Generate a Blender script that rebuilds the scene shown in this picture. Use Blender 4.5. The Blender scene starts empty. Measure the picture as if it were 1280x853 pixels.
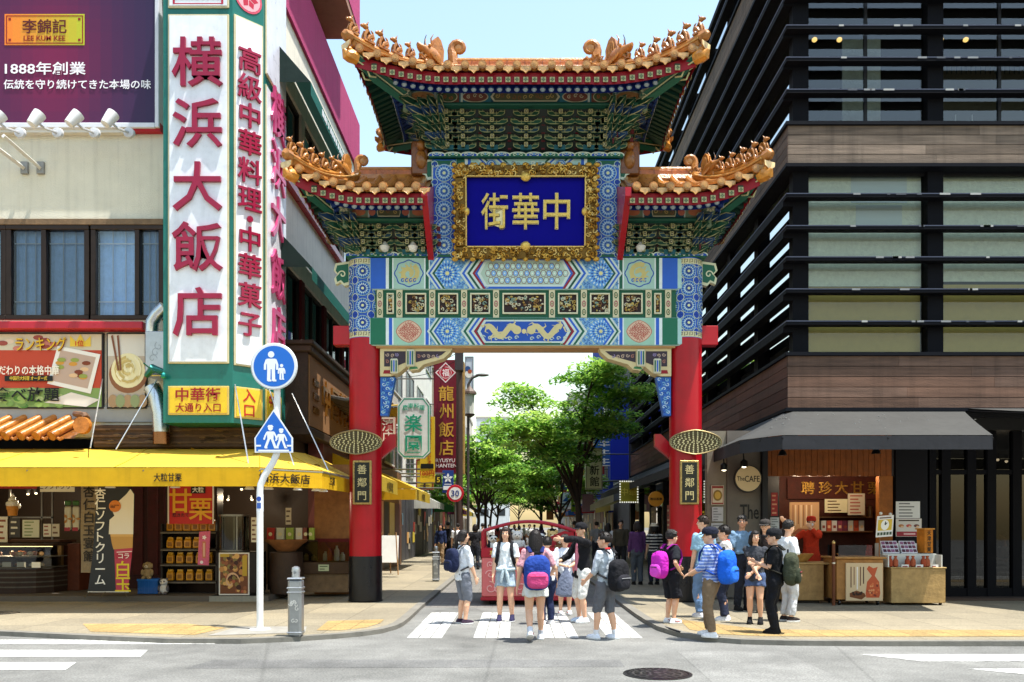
import bpy, bmesh, math, random
import numpy as np
from mathutils import Vector, Matrix, noise
R = math.radians
PI = math.pi
scene = bpy.context.scene
COL = scene.collection
rng = random.Random(7)
F, VX, VY, EYE = 1050.0, 645.0, 658.0, 1.55
cam = bpy.data.cameras.new("camera")
cam.sensor_width = 36.0
cam.lens = 36.0 * F / 1280.0
cam.shift_x = (640.0 - VX) / 1280.0
cam.shift_y = (VY - 426.5) / 1280.0
cam.clip_start, cam.clip_end = 0.1, 2000.0
cam_o = bpy.data.objects.new("camera", cam)
cam_o.location = (0, 0, EYE)
cam_o.rotation_euler = (R(90), 0, 0)
COL.objects.link(cam_o)
scene.camera = cam_o
SUN_DIR = Vector((-0.27, 0.13, -1.0)).normalized()
ELEV = math.asin(-SUN_DIR.z)
AZ = math.atan2(-SUN_DIR.x, -SUN_DIR.y)
world = bpy.data.worlds.new("World")
scene.world = world
world.use_nodes = True
wn = world.node_tree
wn.nodes.clear()
sky = wn.nodes.new("ShaderNodeTexSky")
sky.sky_type = 'NISHITA'
sky.sun_disc = False
sky.sun_elevation = ELEV
sky.sun_rotation = AZ
sky.air_density, sky.dust_density, sky.ozone_density = 2.0, 1.3, 1.0
bg = wn.nodes.new("ShaderNodeBackground")
bg.inputs[1].default_value = 0.142
wo = wn.nodes.new("ShaderNodeOutputWorld")
wn.links.new(sky.outputs[0], bg.inputs[0])
wn.links.new(bg.outputs[0], wo.inputs[0])
sun = bpy.data.lights.new("sun", 'SUN')
sun.energy = 5.0
sun.angle = R(0.53)
sun.color = (1.0, 0.955, 0.88)
sun_o = bpy.data.objects.new("sun", sun)
sun_o.rotation_euler = SUN_DIR.to_track_quat('-Z', 'Y').to_euler()
sun_o.location = (10, -10, 40)
COL.objects.link(sun_o)
scene.view_settings.view_transform = 'Standard'
scene.view_settings.look = 'None'
scene.view_settings.gamma = 1.0
scene.view_settings.use_curve_mapping = False
scene.view_settings.exposure = 0.95
scene.cycles.max_bounces = 8
scene.cycles.diffuse_bounces = 4
scene.cycles.glossy_bounces = 3
scene.cycles.transparent_max_bounces = 16
scene.cycles.use_denoising = True
scene.cycles.caustics_reflective = False
scene.cycles.caustics_refractive = False
def lin(c):
 """'rrggbb' or 0-255 triple in sRGB -> linear rgba"""
 if isinstance(c, str):
  c = [int(c[i:i + 2], 16) for i in (0, 2, 4)]
 o = []
 for v in c:
  v = v / 255.0
  o.append(v / 12.92 if v <= .04045 else ((v + .055) / 1.055) ** 2.4)
 return (o[0], o[1], o[2], 1.0)
def W(px, py, Y):
 return Vector(((px - VX) * Y / F, Y, EYE + (VY - py) * Y / F))
def WX(px, Y): return (px - VX) * Y / F
def WZ(py, Y): return EYE + (VY - py) * Y / F
MATS = {}
def make_mat(name, rough=.6, metal=0., noise_s=6., noise_a=.12, bump_s=0., bump_a=.0, coat=0., spec=.28,
    transl=0., kind='std', dirt=0., streak=0., stretch=None, ior=1.6):
 m = bpy.data.materials.new(name)
 m.use_nodes = True
 nt = m.node_tree
 N, L = nt.nodes, nt.links
 N.clear()
 out = N.new("ShaderNodeOutputMaterial")
 at = N.new("ShaderNodeAttribute"); at.attribute_name = "Col"
 tc = N.new("ShaderNodeTexCoord")
 b = N.new("ShaderNodeBsdfPrincipled")
 b.inputs["Roughness"].default_value = rough
 b.inputs["Metallic"].default_value = metal
 b.inputs["Specular IOR Level"].default_value = spec
 if coat:
  b.inputs["Coat Weight"].default_value = coat
  b.inputs["Coat Roughness"].default_value = .08
 col = at.outputs["Color"]
 if noise_a:
  nz = N.new("ShaderNodeTexNoise")
  nz.inputs["Scale"].default_value = noise_s
  nz.inputs["Detail"].default_value = 6.
  nz.inputs["Roughness"].default_value = .65
  if stretch:
   mp0 = N.new("ShaderNodeMapping"); mp0.inputs["Scale"].default_value = stretch
   L.new(tc.outputs["Object"], mp0.inputs["Vector"]); L.new(mp0.outputs[0], nz.inputs["Vector"])
  else: L.new(tc.outputs["Object"], nz.inputs["Vector"])
  mr = N.new("ShaderNodeMapRange")
  mr.inputs["From Min"].default_value = .25
  mr.inputs["From Max"].default_value = .75
  mr.inputs["To Min"].default_value = 1 - noise_a
  mr.inputs["To Max"].default_value = 1 + noise_a * .6
  L.new(nz.outputs["Fac"], mr.inputs["Value"])
  mx = N.new("ShaderNodeMix"); mx.data_type = 'RGBA'; mx.blend_type = 'MULTIPLY'
  mx.inputs["Factor"].default_value = 1.
  L.new(col, mx.inputs[6])
  L.new(mr.outputs[0], mx.inputs[7])
  col = mx.outputs[2]
  if rough > .12:
   rr = N.new("ShaderNodeMapRange")
   rr.inputs["To Min"].default_value = max(.04, rough - .12)
   rr.inputs["To Max"].default_value = min(1., rough + .12)
   L.new(nz.outputs["Fac"], rr.inputs["Value"])
   L.new(rr.outputs[0], b.inputs["Roughness"])
 if streak:
  mp = N.new("ShaderNodeMapping")
  mp.inputs["Scale"].default_value = (7, 7, .35)
  L.new(tc.outputs["Object"], mp.inputs["Vector"])
  n2 = N.new("ShaderNodeTexNoise"); n2.inputs["Scale"].default_value = 1.; n2.inputs["Detail"].default_value = 5.
  L.new(mp.outputs[0], n2.inputs["Vector"])
  m2 = N.new("ShaderNodeMapRange")
  m2.inputs["From Min"].default_value = .5; m2.inputs["From Max"].default_value = .75
  m2.inputs["To Min"].default_value = 1.; m2.inputs["To Max"].default_value = 1 - streak
  L.new(n2.outputs["Fac"], m2.inputs["Value"])
  mx2 = N.new("ShaderNodeMix"); mx2.data_type = 'RGBA'; mx2.blend_type = 'MULTIPLY'
  mx2.inputs["Factor"].default_value = 1.
  L.new(col, mx2.inputs[6]); L.new(m2.outputs[0], mx2.inputs[7])
  col = mx2.outputs[2]
 L.new(col, b.inputs["Base Color"])
 if bump_a:
  nb = N.new("ShaderNodeTexNoise")
  nb.inputs["Scale"].default_value = bump_s
  nb.inputs["Detail"].default_value = 4.
  L.new(tc.outputs["Object"], nb.inputs["Vector"])
  bp = N.new("ShaderNodeBump")
  bp.inputs["Strength"].default_value = bump_a
  bp.inputs["Distance"].default_value = .02
  L.new(nb.outputs["Fac"], bp.inputs["Height"])
  L.new(bp.outputs[0], b.inputs["Normal"])
 sh = b.outputs[0]
 if transl:
  t = N.new("ShaderNodeBsdfTranslucent")
  L.new(col, t.inputs["Color"])
  ms = N.new("ShaderNodeMixShader"); ms.inputs[0].default_value = transl
  L.new(sh, ms.inputs[1]); L.new(t.outputs[0], ms.inputs[2])
  sh = ms.outputs[0]
 if kind == 'glass':
  tr = N.new("ShaderNodeBsdfTransparent"); L.new(at.outputs["Color"], tr.inputs[0])
  gl = N.new("ShaderNodeBsdfGlossy"); gl.inputs["Roughness"].default_value = .02
  lw = N.new("ShaderNodeFresnel"); lw.inputs["IOR"].default_value = ior
  ms = N.new("ShaderNodeMixShader")
  L.new(lw.outputs[0], ms.inputs[0]); L.new(tr.outputs[0], ms.inputs[1]); L.new(gl.outputs[0], ms.inputs[2])
  sh = ms.outputs[0]
 if kind == 'emit':
  e = N.new("ShaderNodeEmission"); e.inputs[1].default_value = rough
  L.new(at.outputs["Color"], e.inputs[0]); sh = e.outputs[0]
 L.new(sh, out.inputs[0])
 MATS[name] = m
 return m
make_mat('paint', .5, noise_s=5, noise_a=.10)
make_mat('gloss', .3, noise_s=4, noise_a=.14, coat=.12, streak=.10)
make_mat('matte', .85, noise_s=4, noise_a=.16, bump_s=60, bump_a=.15)
make_mat('print', .4, noise_a=0)
make_mat('stucco', .9, noise_s=2.0, noise_a=.10, bump_s=45, bump_a=.55, streak=.16)
make_mat('metal', .35, metal=.85, noise_s=7, noise_a=.18)
make_mat('steel', .28, metal=1., noise_s=9, noise_a=.2)
make_mat('gold', .3, metal=.55, noise_s=25, noise_a=.35, bump_s=38, bump_a=.6)
make_mat('tile', .3, noise_s=9, noise_a=.5, bump_s=26, bump_a=.4, coat=.3)
make_mat('carved', .38, noise_s=22, noise_a=.4, bump_s=30, bump_a=.5)
make_mat('cloth', .9, noise_s=9, noise_a=.16, bump_s=22, bump_a=.9, spec=.2)
make_mat('awning', .7, noise_s=1.3, noise_a=.16, bump_s=4, bump_a=.45, transl=.25, streak=.14)
make_mat('skin', .48, noise_s=30, noise_a=.05, spec=.4)
make_mat('hair', .5, noise_s=40, noise_a=.3, bump_s=60, bump_a=.45, stretch=(1.6, 1.6, .25))
make_mat('wood', .62, noise_s=7, noise_a=.4, bump_s=24, bump_a=.3)
make_mat('bark', .9, noise_s=14, noise_a=.35, bump_s=30, bump_a=.8)
make_mat('leaf', .5, noise_s=1.2, noise_a=.3, transl=.45, spec=.3)
make_mat('glass', kind='glass', noise_a=0)
make_mat('coated_glass', kind='glass', noise_a=0, ior=1.95)
make_mat('lacquer', .32, noise_s=3, noise_a=.16, spec=.3, streak=.18)
make_mat('deep', .7, noise_a=.05, spec=.08)
make_mat('emit', 3.0, kind='emit', noise_a=0)
make_mat('concrete', .9, noise_s=3, noise_a=.22, bump_s=70, bump_a=.25, streak=.2)
make_mat('weathered', .85, noise_s=1., noise_a=.55, bump_s=40, bump_a=.3, streak=.3, stretch=(.9, .9, 13))
class MB:
 """collects faces with a colour and a material each; build() makes ONE mesh object"""
 def __init__(s, m='paint'):
  s.v, s.f, s.c, s.m = [], [], [], []
  s.mat = m
 def add(s, vs, fs, col, m=None):
  b = len(s.v)
  s.v.extend([tuple(p) for p in vs])
  m = m or s.mat
  if isinstance(col, str): col = lin(col)
  for f in fs:
   s.f.append([i + b for i in f]); s.c.append(col); s.m.append(m)
  return s
 def merge(s, o, M=None):
  b = len(s.v)
  s.v.extend([tuple(M @ Vector(p)) for p in o.v] if M else o.v)
  s.f.extend([[i + b for i in f] for f in o.f]); s.c.extend(o.c); s.m.extend(o.m)
  return s
 def quad(s, a, b, c, d, col, m=None):
  return s.add([a, b, c, d], [(0, 1, 2, 3)], col, m)
 def box(s, c, d, col, m=None, rz=0., ch=0., M=None):
  """centre, full size; ch = chamfer"""
  a, b, e = d[0] / 2, d[1] / 2, d[2] / 2
  if ch <= 0:
   vs = [(x * a, y * b, z * e) for x in (-1, 1) for y in (-1, 1) for z in (-1, 1)]
   fs = [(0, 1, 3, 2), (4, 6, 7, 5), (0, 4, 5, 1), (2, 3, 7, 6), (0, 2, 6, 4), (1, 5, 7, 3)]
  else:
   r = min(ch, a * .9, b * .9, e * .9)
   vs, ix = [], {}
   for x in (-1, 1):
    for y in (-1, 1):
     for z in (-1, 1):
      for k in range(3):
       q = [x * (a - r), y * (b - r), z * (e - r)]
       q[k] = (x * a, y * b, z * e)[k]
       ix[x, y, z, k] = len(vs); vs.append(tuple(q))
   fs = []
   sg = (-1, 1)
   for x in sg: fs.append([ix[x, y, z, 0] for y, z in ((-1, -1), (1, -1), (1, 1), (-1, 1))])
   for y in sg: fs.append([ix[x, y, z, 1] for x, z in ((-1, -1), (1, -1), (1, 1), (-1, 1))])
   for z in sg: fs.append([ix[x, y, z, 2] for x, y in ((-1, -1), (1, -1), (1, 1), (-1, 1))])
   for x in sg:
    for y in sg: fs.append([ix[x, y, -1, 0], ix[x, y, 1, 0], ix[x, y, 1, 1], ix[x, y, -1, 1]])
    for z in sg: fs.append([ix[x, -1, z, 0], ix[x, 1, z, 0], ix[x, 1, z, 2], ix[x, -1, z, 2]])
   for y in sg:
    for z in sg: fs.append([ix[-1, y, z, 1], ix[1, y, z, 1], ix[1, y, z, 2], ix[-1, y, z, 2]])
   for x in sg:
    for y in sg:
     for z in sg: fs.append([ix[x, y, z, k] for k in range(3)])
  T = Matrix.Translation(Vector(c))
  if rz: T = T @ Matrix.Rotation(rz, 4, 'Z')
  if M is not None: T = T @ M
  return s.add([T @ Vector(p) for p in vs], fs, col, m)
 def span(s, x0, x1, y0, y1, z0, z1, col, m=None, ch=0.):
  return s.box(((x0 + x1) / 2, (y0 + y1) / 2, (z0 + z1) / 2), (abs(x1 - x0), abs(y1 - y0), abs(z1 - z0)), col, m, ch=ch)
 def loft(s, rings, col, m=None, caps=True, closed=True):
  n = len(rings[0])
  vs = [p for r in rings for p in r]
  fs = []
  for i in range(len(rings) - 1):
   for j in range(n if closed else n - 1):
    k = (j + 1) % n
    fs.append((i * n + j, i * n + k, (i + 1) * n + k, (i + 1) * n + j))
  if caps:
   fs.append(list(range(n))[::-1]); fs.append([(len(rings) - 1) * n + j for j in range(n)])
  return s.add(vs, fs, col, m)
 def tube(s, pts, r, col, m=None, n=8, caps=True, flat=1.):
  pts = [Vector(p) for p in pts]
  rs = r if isinstance(r, (list, tuple)) else [r] * len(pts)
  rings = []
  up = None
  for i, p in enumerate(pts):
   d = (pts[min(i + 1, len(pts) - 1)] - pts[max(i - 1, 0)])
   if d.length < 1e-9: d = Vector((0, 0, 1))
   d.normalize()
   if up is None:
    up = Vector((0, 0, 1)) if abs(d.z) < .9 else Vector((0, 1, 0))
   u = (up - d * up.dot(d))
   if u.length < 1e-6: u = d.orthogonal()
   u.normalize(); up = u
   w = d.cross(u)
   rings.append([p + u * (math.cos(t) * rs[i] * flat) + w * (math.sin(t) * rs[i]) for t in [2 * PI * k / n for k in range(n)]])
  return s.loft(rings, col, m, caps)
 def cyl(s, a, b, r, col, m=None, n=12, r2=None, caps=True):
  return s.tube([a, b], [r, r if r2 is None else r2], col, m, n, caps)
 def lathe(s, prof, col, m=None, n=20, c=(0, 0, 0), caps=True, ax='z'):
  rings = []
  for r, z in prof:
   ring = []
   for k in range(n):
    t = 2 * PI * k / n
    x, y = r * math.cos(t), r * math.sin(t)
    p = (x, y, z) if ax == 'z' else ((x, z, y) if ax == 'y' else (z, x, y))
    ring.append((p[0] + c[0], p[1] + c[1], p[2] + c[2]))
   rings.append(ring)
  return s.loft(rings, col, m, caps)
 def ell(s, c, r, col, m=None, nu=14, nv=9, M=None, e=1.):
  """ellipsoid; e<1 makes it boxy"""
  rings = []
  sp = lambda v: math.copysign(abs(v) ** e, v)
  for i in range(nv + 1):
   ph = -PI / 2 + PI * i / nv
   cz, sz = sp(max(1e-3, math.cos(ph))), sp(math.sin(ph))
   ring = []
   for k in range(nu):
    t = 2 * PI * k / nu
    p = Vector((r[0] * cz * sp(math.cos(t)), r[1] * cz * sp(math.sin(t)), r[2] * sz))
    if M is not None: p = M @ p
    ring.append(Vector(c) + p)
   rings.append(ring)
  return s.loft(rings, col, m, True)
 def prism(s, poly, o, u, v, n, t, col, m=None, colside=None):
  """2-D outline (counter-clockwise) in frame o,u,v pushed t along n"""
  o, u, v, n = Vector(o), Vector(u), Vector(v), Vector(n)
  k = len(poly)
  a = [o + u * p[0] + v * p[1] for p in poly]
  bb = [p + n * t for p in a]
  s.add(a + bb, [list(range(k, 2 * k))], col, m)
  s.add(a + bb, [list(range(k))[::-1]] + [(i, (i + 1) % k, k + (i + 1) % k, k + i) for i in range(k)], colside or col, m)
  return s
 def build(s, name, parent=None, smooth=0, wp=True, fix=True):
  """wp: the vertices are in world space (the parent is unrotated and its location is taken off)"""
  me = bpy.data.meshes.new(name)
  off = Vector((0, 0, 0))
  if parent is not None and wp:
   q = parent
   while q is not None:
    off += q.location; q = q.parent
  vs = np.array(s.v, dtype=np.float64) - np.array(off)
  me.from_pydata(vs.tolist(), [], s.f)
  names = []
  for m in s.m:
   if m not in names: names.append(m)
  for nme in names: me.materials.append(MATS[nme])
  ix = {nme: i for i, nme in enumerate(names)}
  me.polygons.foreach_set('material_index', [ix[m] for m in s.m])
  a = me.attributes.new('Col', 'FLOAT_COLOR', 'FACE')
  a.data.foreach_set('color', np.array(s.c, dtype=np.float32).ravel())
  if fix and len(s.f) < 60000:
   bm = bmesh.new(); bm.from_mesh(me)
   bmesh.ops.recalc_face_normals(bm, faces=bm.faces)
   bm.to_mesh(me); bm.free()
  if smooth:
   me.polygons.foreach_set('use_smooth', [True] * len(me.polygons))
   me.set_sharp_from_angle(angle=R(smooth if smooth > 1 else 40))
  me.update()
  o = bpy.data.objects.new(name, me)
  COL.objects.link(o)
  if parent is not None: o.parent = parent
  return o
def tag(o, label=None, cat=None, group=None, kind=None):
 if label: o['label'] = label
 if cat: o['category'] = cat
 if group: o['group'] = group
 if kind: o['kind'] = kind
 return o
def thing(name, label, cat, loc=(0, 0, 0), rz=0., group=None):
 o = bpy.data.objects.new(name, None)
 o.empty_display_size = .1
 COL.objects.link(o)
 o.location = loc; o.rotation_euler = (0, 0, rz)
 return tag(o, label, cat, group)
def dup(root, loc, rz=None, label=None, group=None):
 c = root.copy(); COL.objects.link(c); c.location = loc
 if rz is not None: c.rotation_euler = (0, 0, rz)
 if label: c['label'] = label
 if group: c['group'] = group
 def rec(a, b):
  for ch in a.children:
   d = ch.copy(); COL.objects.link(d); d.parent = b; rec(ch, d)
 rec(root, c)
 return c
TXT = {}
def glyphs(s, bold):
 bold = min(bold, .012)
 k = (s, bold)
 if k not in TXT:
  c = bpy.data.curves.new('t', 'FONT'); c.body = s; c.offset = bold; c.resolution_u = 2
  c.fill_mode = 'BOTH' if hasattr(c, 'fill_mode') else c.fill_mode
  c.extrude = .02
  o = bpy.data.objects.new('t', c); COL.objects.link(o)
  dg = bpy.context.evaluated_depsgraph_get()
  me = bpy.data.meshes.new_from_object(o.evaluated_get(dg))
  vs = np.array([v.co[:] for v in me.vertices]) if len(me.vertices) else np.zeros((0, 3))
  fs = [list(p.vertices) for p in me.polygons]
  bpy.data.objects.remove(o); bpy.data.curves.remove(c); bpy.data.meshes.remove(me)
  TXT[k] = (vs, fs)
 return TXT[k]
def letters(mb, s, c, size, rz=0., col='000000', m='print', bold=.02, depth=.004, vertical=False, w=None, h=None, step=1.06, tilt=0.):
 """text centred on c on a plane facing -Y turned by rz; size = em height; w,h fit the whole text"""
 parts = []
 if vertical:
  n = len(s)
  for i, ch in enumerate(s):
   vs, fs = glyphs(ch, bold)
   if not len(vs): continue
   p = vs.copy(); mid = (p.max(0) + p.min(0)) / 2
   p[:, 0] -= mid[0]; p[:, 1] -= .38; p[:, 1] += (n / 2 - .5 - i) * step
   parts.append((p, fs))
 else:
  vs, fs = glyphs(s, bold)
  p = vs.copy(); mid = (p.max(0) + p.min(0)) / 2
  p[:, 0] -= mid[0]; p[:, 1] -= mid[1] if '\n' in s or ord(s[0]) < 128 else .38
  parts.append((p, fs))
 allp = np.concatenate([p for p, f in parts])
 ext = allp.max(0) - allp.min(0)
 sx = (w / ext[0]) if w else size
 sy = (h / ext[1]) if h else (size if not (w and size is None) else sx)
 if size is None and w and not h: sy = sx
 if size is None and h and not w: sx = sy
 ca, sa = math.cos(rz), math.sin(rz)
 ct, st = math.cos(tilt), math.sin(tilt)
 for p, fs in parts:
  q = []
  for x, y, z in p:
   x *= sx; y *= sy; z = z / .02 * depth / 2
   yy, zz = y * ct - z * st, y * st + z * ct
   q.append((c[0] + x * ca + zz * sa, c[1] + x * sa - zz * ca, c[2] + yy))
  mb.add(q, fs, col, m)
 return mb
def lettering(parent, s, c, size, name='lettering', wp=True, **k):
 mb = MB('print')
 letters(mb, s, c, size, **k)
 return mb.build(name, parent, wp=wp, fix=False)
class Deco:
 """2-D canvas mapped onto a surface: map(u,v,off)->point"""
 def __init__(s, mb, fn, m='print', step=.002):
  s.mb, s.fn, s.m, s.step, s.n = mb, fn, m, step, 0
 def poly(s, pts, col, lay=1):
  s.n = (s.n + 1) % 37      # a hair's breadth apart, so that inlays never share a plane
  s.mb.add([s.fn(p[0], p[1], lay * s.step + s.n * 2.2e-5) for p in pts], [list(range(len(pts)))], col, s.m)
 def rect(s, u0, v0, u1, v1, col, lay=1, n=1):
  for i in range(n):
   a, b = u0 + (u1 - u0) * i / n, u0 + (u1 - u0) * (i + 1) / n
   s.poly([(a, v0), (b, v0), (b, v1), (a, v1)], col, lay)
 def disc(s, u, v, r, col, lay=1, n=20, sy=1.):
  s.poly([(u + r * math.cos(2 * PI * k / n), v + sy * r * math.sin(2 * PI * k / n)) for k in range(n)], col, lay)
 def ring(s, u, v, r0, r1, col, lay=1, n=20, sy=1.):
  for k in range(n):
   a, b = 2 * PI * k / n, 2 * PI * (k + 1) / n
   s.poly([(u + r0 * math.cos(a), v + sy * r0 * math.sin(a)), (u + r1 * math.cos(a), v + sy * r1 * math.sin(a)),
     (u + r1 * math.cos(b), v + sy * r1 * math.sin(b)), (u + r0 * math.cos(b), v + sy * r0 * math.sin(b))], col, lay)
 def stroke(s, pts, w, col, lay=1, taper=False, closed=False):
  n = len(pts)
  L_, R_ = [], []
  for i, p in enumerate(pts):
   a = pts[i - 1] if (i > 0 or closed) else p
   b = pts[(i + 1) % n] if (i < n - 1 or closed) else p
   dx, dy = b[0] - a[0], b[1] - a[1]
   l = math.hypot(dx, dy) or 1
   ww = w / 2 * ((1 - .85 * i / (n - 1)) if taper else 1)
   L_.append((p[0] - dy / l * ww, p[1] + dx / l * ww)); R_.append((p[0] + dy / l * ww, p[1] - dx / l * ww))
  for i in range(n if closed else n - 1):
   k = (i + 1) % n
   s.poly([L_[i], R_[i], R_[k], L_[k]], col, lay)
 def curl(s, u, v, r, a0, turns, w, col, lay=2, sgn=1, n=14):
  pts = []
  for i in range(n + 1):
   t = i / n
   a = a0 + sgn * turns * 2 * PI * t
   rr = r * (1 - .82 * t)
   pts.append((u + rr * math.cos(a), v + rr * math.sin(a)))
  s.stroke(pts, w, col, lay)
 def petals(s, u, v, r0, r1, n, wid, col, lay=3, ph=0., sy=1.):
  for k in range(n):
   a = 2 * PI * k / n + ph
   ca, sa = math.cos(a), math.sin(a)
   q = []
   for rr, ww in ((r0, 0), ((r0 * .45 + r1 * .55), wid / 2), (r1, 0), ((r0 * .45 + r1 * .55), -wid / 2)):
    q.append((u + rr * ca - ww * sa, v + sy * (rr * sa + ww * ca)))
   s.poly(q, col, lay)
 def scrollwork(s, u0, v0, u1, v1, size, w, cols, lay=2, seed=1, dens=1.):
  rg = random.Random(seed)
  nu = max(1, int((u1 - u0) / size * dens)); nv = max(1, int((v1 - v0) / size * dens))
  for i in range(nu):
   for j in range(nv):
    u = u0 + (i + .5 + rg.uniform(-.15, .15)) * (u1 - u0) / nu
    v = v0 + (j + .5 + rg.uniform(-.15, .15)) * (v1 - v0) / nv
    s.curl(u, v, size * .46, rg.uniform(0, 6.28), rg.uniform(.8, 1.3), w, rg.choice(cols), lay, rg.choice((-1, 1)), 9)
def plane_map(o, rz=0.):
 o = Vector(o); u = Vector((math.cos(rz), math.sin(rz), 0)); n = Vector((math.sin(rz), -math.cos(rz), 0))
 z = Vector((0, 0, 1))
 return lambda a, b, off: o + u * a + z * b + n * off
# ================================================================== ground
KX0, KX1 = -1.9, 2.17            # kerb lines of the street
SW = 0.06                        # height of the pavements (dropped kerb)
def ground_mat(name, base, rough, speck, tile=None, line=.8, crack=0., stain=.25, wear=None):
 m = bpy.data.materials.new(name); m.use_nodes = True
 N, L = m.node_tree.nodes, m.node_tree.links
 b = N["Principled BSDF"]
 b.inputs["Roughness"].default_value = rough
 tc = N.new("ShaderNodeNewGeometry")
 at = N.new("ShaderNodeAttribute"); at.attribute_name = "Col"
 def nz(sc, det=6., ro=.6):
  n = N.new("ShaderNodeTexNoise"); n.inputs["Scale"].default_value = sc; n.inputs["Detail"].default_value = det
  n.inputs["Roughness"].default_value = ro
  L.new(tc.outputs["Position"], n.inputs["Vector"]); return n.outputs["Fac"]
 def rng_(v, a, bb, lo, hi):
  r = N.new("ShaderNodeMapRange"); r.inputs["From Min"].default_value = a; r.inputs["From Max"].default_value = bb
  r.inputs["To Min"].default_value = lo; r.inputs["To Max"].default_value = hi
  L.new(v, r.inputs["Value"]); return r.outputs[0]
 def mul(c, f):
  x = N.new("ShaderNodeMix"); x.data_type = 'RGBA'; x.blend_type = 'MULTIPLY'; x.inputs["Factor"].default_value = 1.
  L.new(c, x.inputs[6]); L.new(f, x.inputs[7]); return x.outputs[2]
 c = at.outputs["Color"]
 c = mul(c, rng_(nz(.5, 4), .3, .7, 1 - stain, 1 + stain * .5))
 c = mul(c, rng_(nz(2.7, 8, .7), .3, .7, 1 - stain * .5, 1 + stain * .35))
 sp = nz(speck, 2., .9)
 c = mul(c, rng_(sp, .35, .65, .62, 1.28))
 h = sp
 if tile:
  mp = N.new("ShaderNodeMapping"); mp.inputs["Scale"].default_value = (1, 1, 1)
  L.new(tc.outputs["Position"], mp.inputs["Vector"])
  br = N.new("ShaderNodeTexBrick")
  br.inputs["Scale"].default_value = 1.; br.inputs["Mortar Size"].default_value = .006
  br.inputs["Brick Width"].default_value = tile[0]; br.inputs["Row Height"].default_value = tile[1]
  br.inputs["Color1"].default_value = (1, 1, 1, 1); br.inputs["Color2"].default_value = (.76, .77, .80, 1)
  br.inputs["Mortar"].default_value = (.36, .35, .33, 1)
  br.offset = tile[2]
  L.new(mp.outputs[0], br.inputs["Vector"])
  c = mul(c, br.outputs["Color"])
 if crack:
  vo = N.new("ShaderNodeTexVoronoi"); vo.feature = 'DISTANCE_TO_EDGE'; vo.inputs["Scale"].default_value = .21
  L.new(tc.outputs["Position"], vo.inputs["Vector"])
  c = mul(c, rng_(vo.outputs["Distance"], 0, .006, 1 - crack, 1.))
 if wear:
  x = N.new("ShaderNodeMix"); x.data_type = 'RGBA'; L.new(rng_(nz(7, 9, .75), .48, .60, 0, .8), x.inputs["Factor"]); L.new(c, x.inputs[6]); x.inputs[7].default_value = wear; c = x.outputs[2]
 L.new(c, b.inputs["Base Color"])
 bp = N.new("ShaderNodeBump"); bp.inputs["Strength"].default_value = .5; bp.inputs["Distance"].default_value = .01
 L.new(h, bp.inputs["Height"]); L.new(bp.outputs[0], b.inputs["Normal"])
 MATS[name] = m
ground_mat('asphalt', None, .9, 42, crack=.22, stain=.42)
ground_mat('paving', None, .85, 60, tile=(.9, .9, 0.), stain=.18)
ground_mat('setts', None, .85, 55, tile=(.3, .15, .5), stain=.2)
ground_mat('roadpaint', None, .8, 30, stain=.2, wear=(.16, .16, .155, 1))
ground_mat('tactile', None, .8, 30, tile=(.3, .3, 0.), stain=.15)
g = MB('matte'); g.quad((-400, -60, -.012), (400, -60, -.012), (400, 900, -.012), (-400, 900, -.012), '6c6963')
tag(g.build('ground'), kind='structure')
a = MB('asphalt')
a.quad((-60, -40, 0), (60, -40, 0), (60, 16.0, 0), (-60, 16.0, 0), '757571')
tag(a.build('main_road'), kind='structure')
a = MB('setts')
a.quad((KX0 - .4, 16.0, 0), (KX1 + .4, 16.0, 0), (KX1 + .4, 300, 0), (KX0 - .4, 300, 0), '7d7972')
tag(a.build('street'), kind='structure')
def corner(side):
 """outline of the pavement edge: along the street, round the corner, along the main road"""
 pts = []
 if side < 0:
  pts = [(KX0, 300), (KX0, 15.6), (-1.88, 13.8), (-1.89, 13.0), (-1.94, 12.6), (-2.06, 12.2), (-2.26, 11.92), (-2.55, 11.68), (-3.03, 11.4), (-3.64, 11.2),
    (-4.57, 11.22), (-5.6, 11.5), (-7.4, 12.05), (-10, 12.5), (-60, 14)]
 else:
  pts = [(KX1, 300), (KX1, 14.4), (2.19, 13.4), (2.24, 12.5), (2.38, 11.85), (2.62, 11.4), (3.0, 11.15), (3.6, 11.03), (4.6, 10.98), (60, 10.98)]
 return pts
def pavement(side):
 e = corner(side)
 mb = MB('paving')
 far = [(-60 if side < 0 else 60, 300)]
 top = [(p[0], p[1], SW) for p in e] + [(far[0][0], far[0][1], SW)]
 mb.add(top, [list(range(len(top)))], '90866f')
 o = mb.build('pavement' if side < 0 else 'pavement')
 tag(o, kind='structure')
 k = MB('concrete')
 def off(i, d):
  a_ = Vector(e[max(i - 1, 0)] + (0,)); b_ = Vector(e[min(i + 1, len(e) - 1)] + (0,))
  t = (b_ - a_).normalized(); n = Vector((t.y, -t.x, 0)) * (1 if side < 0 else -1)
  return Vector(e[i] + (0,)) + n * d
 rings = []
 for i in range(len(e)):
  A, B = off(i, 0.03), off(i, -.14)
  rings.append([(A.x, A.y, 0), (A.x, A.y, SW - .012), (A.x * .85 + B.x * .15, A.y * .85 + B.y * .15, SW + .006), (B.x, B.y, SW + .006), (B.x, B.y, 0)])
 k.loft(rings, '77746c', caps=False)
 tag(k.build('kerb'), kind='structure')
 gq = MB('concrete')
 for i in range(len(e) - 1):
  A, B, C_, D = off(i, .03), off(i + 1, .03), off(i + 1, .30), off(i, .30)
  gq.quad((A.x, A.y, .004), (B.x, B.y, .004), (C_.x, C_.y, .004), (D.x, D.y, .004), '7d7a73')
 tag(gq.build('gutter'), kind='structure')
pavement(-1); pavement(1)
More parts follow.
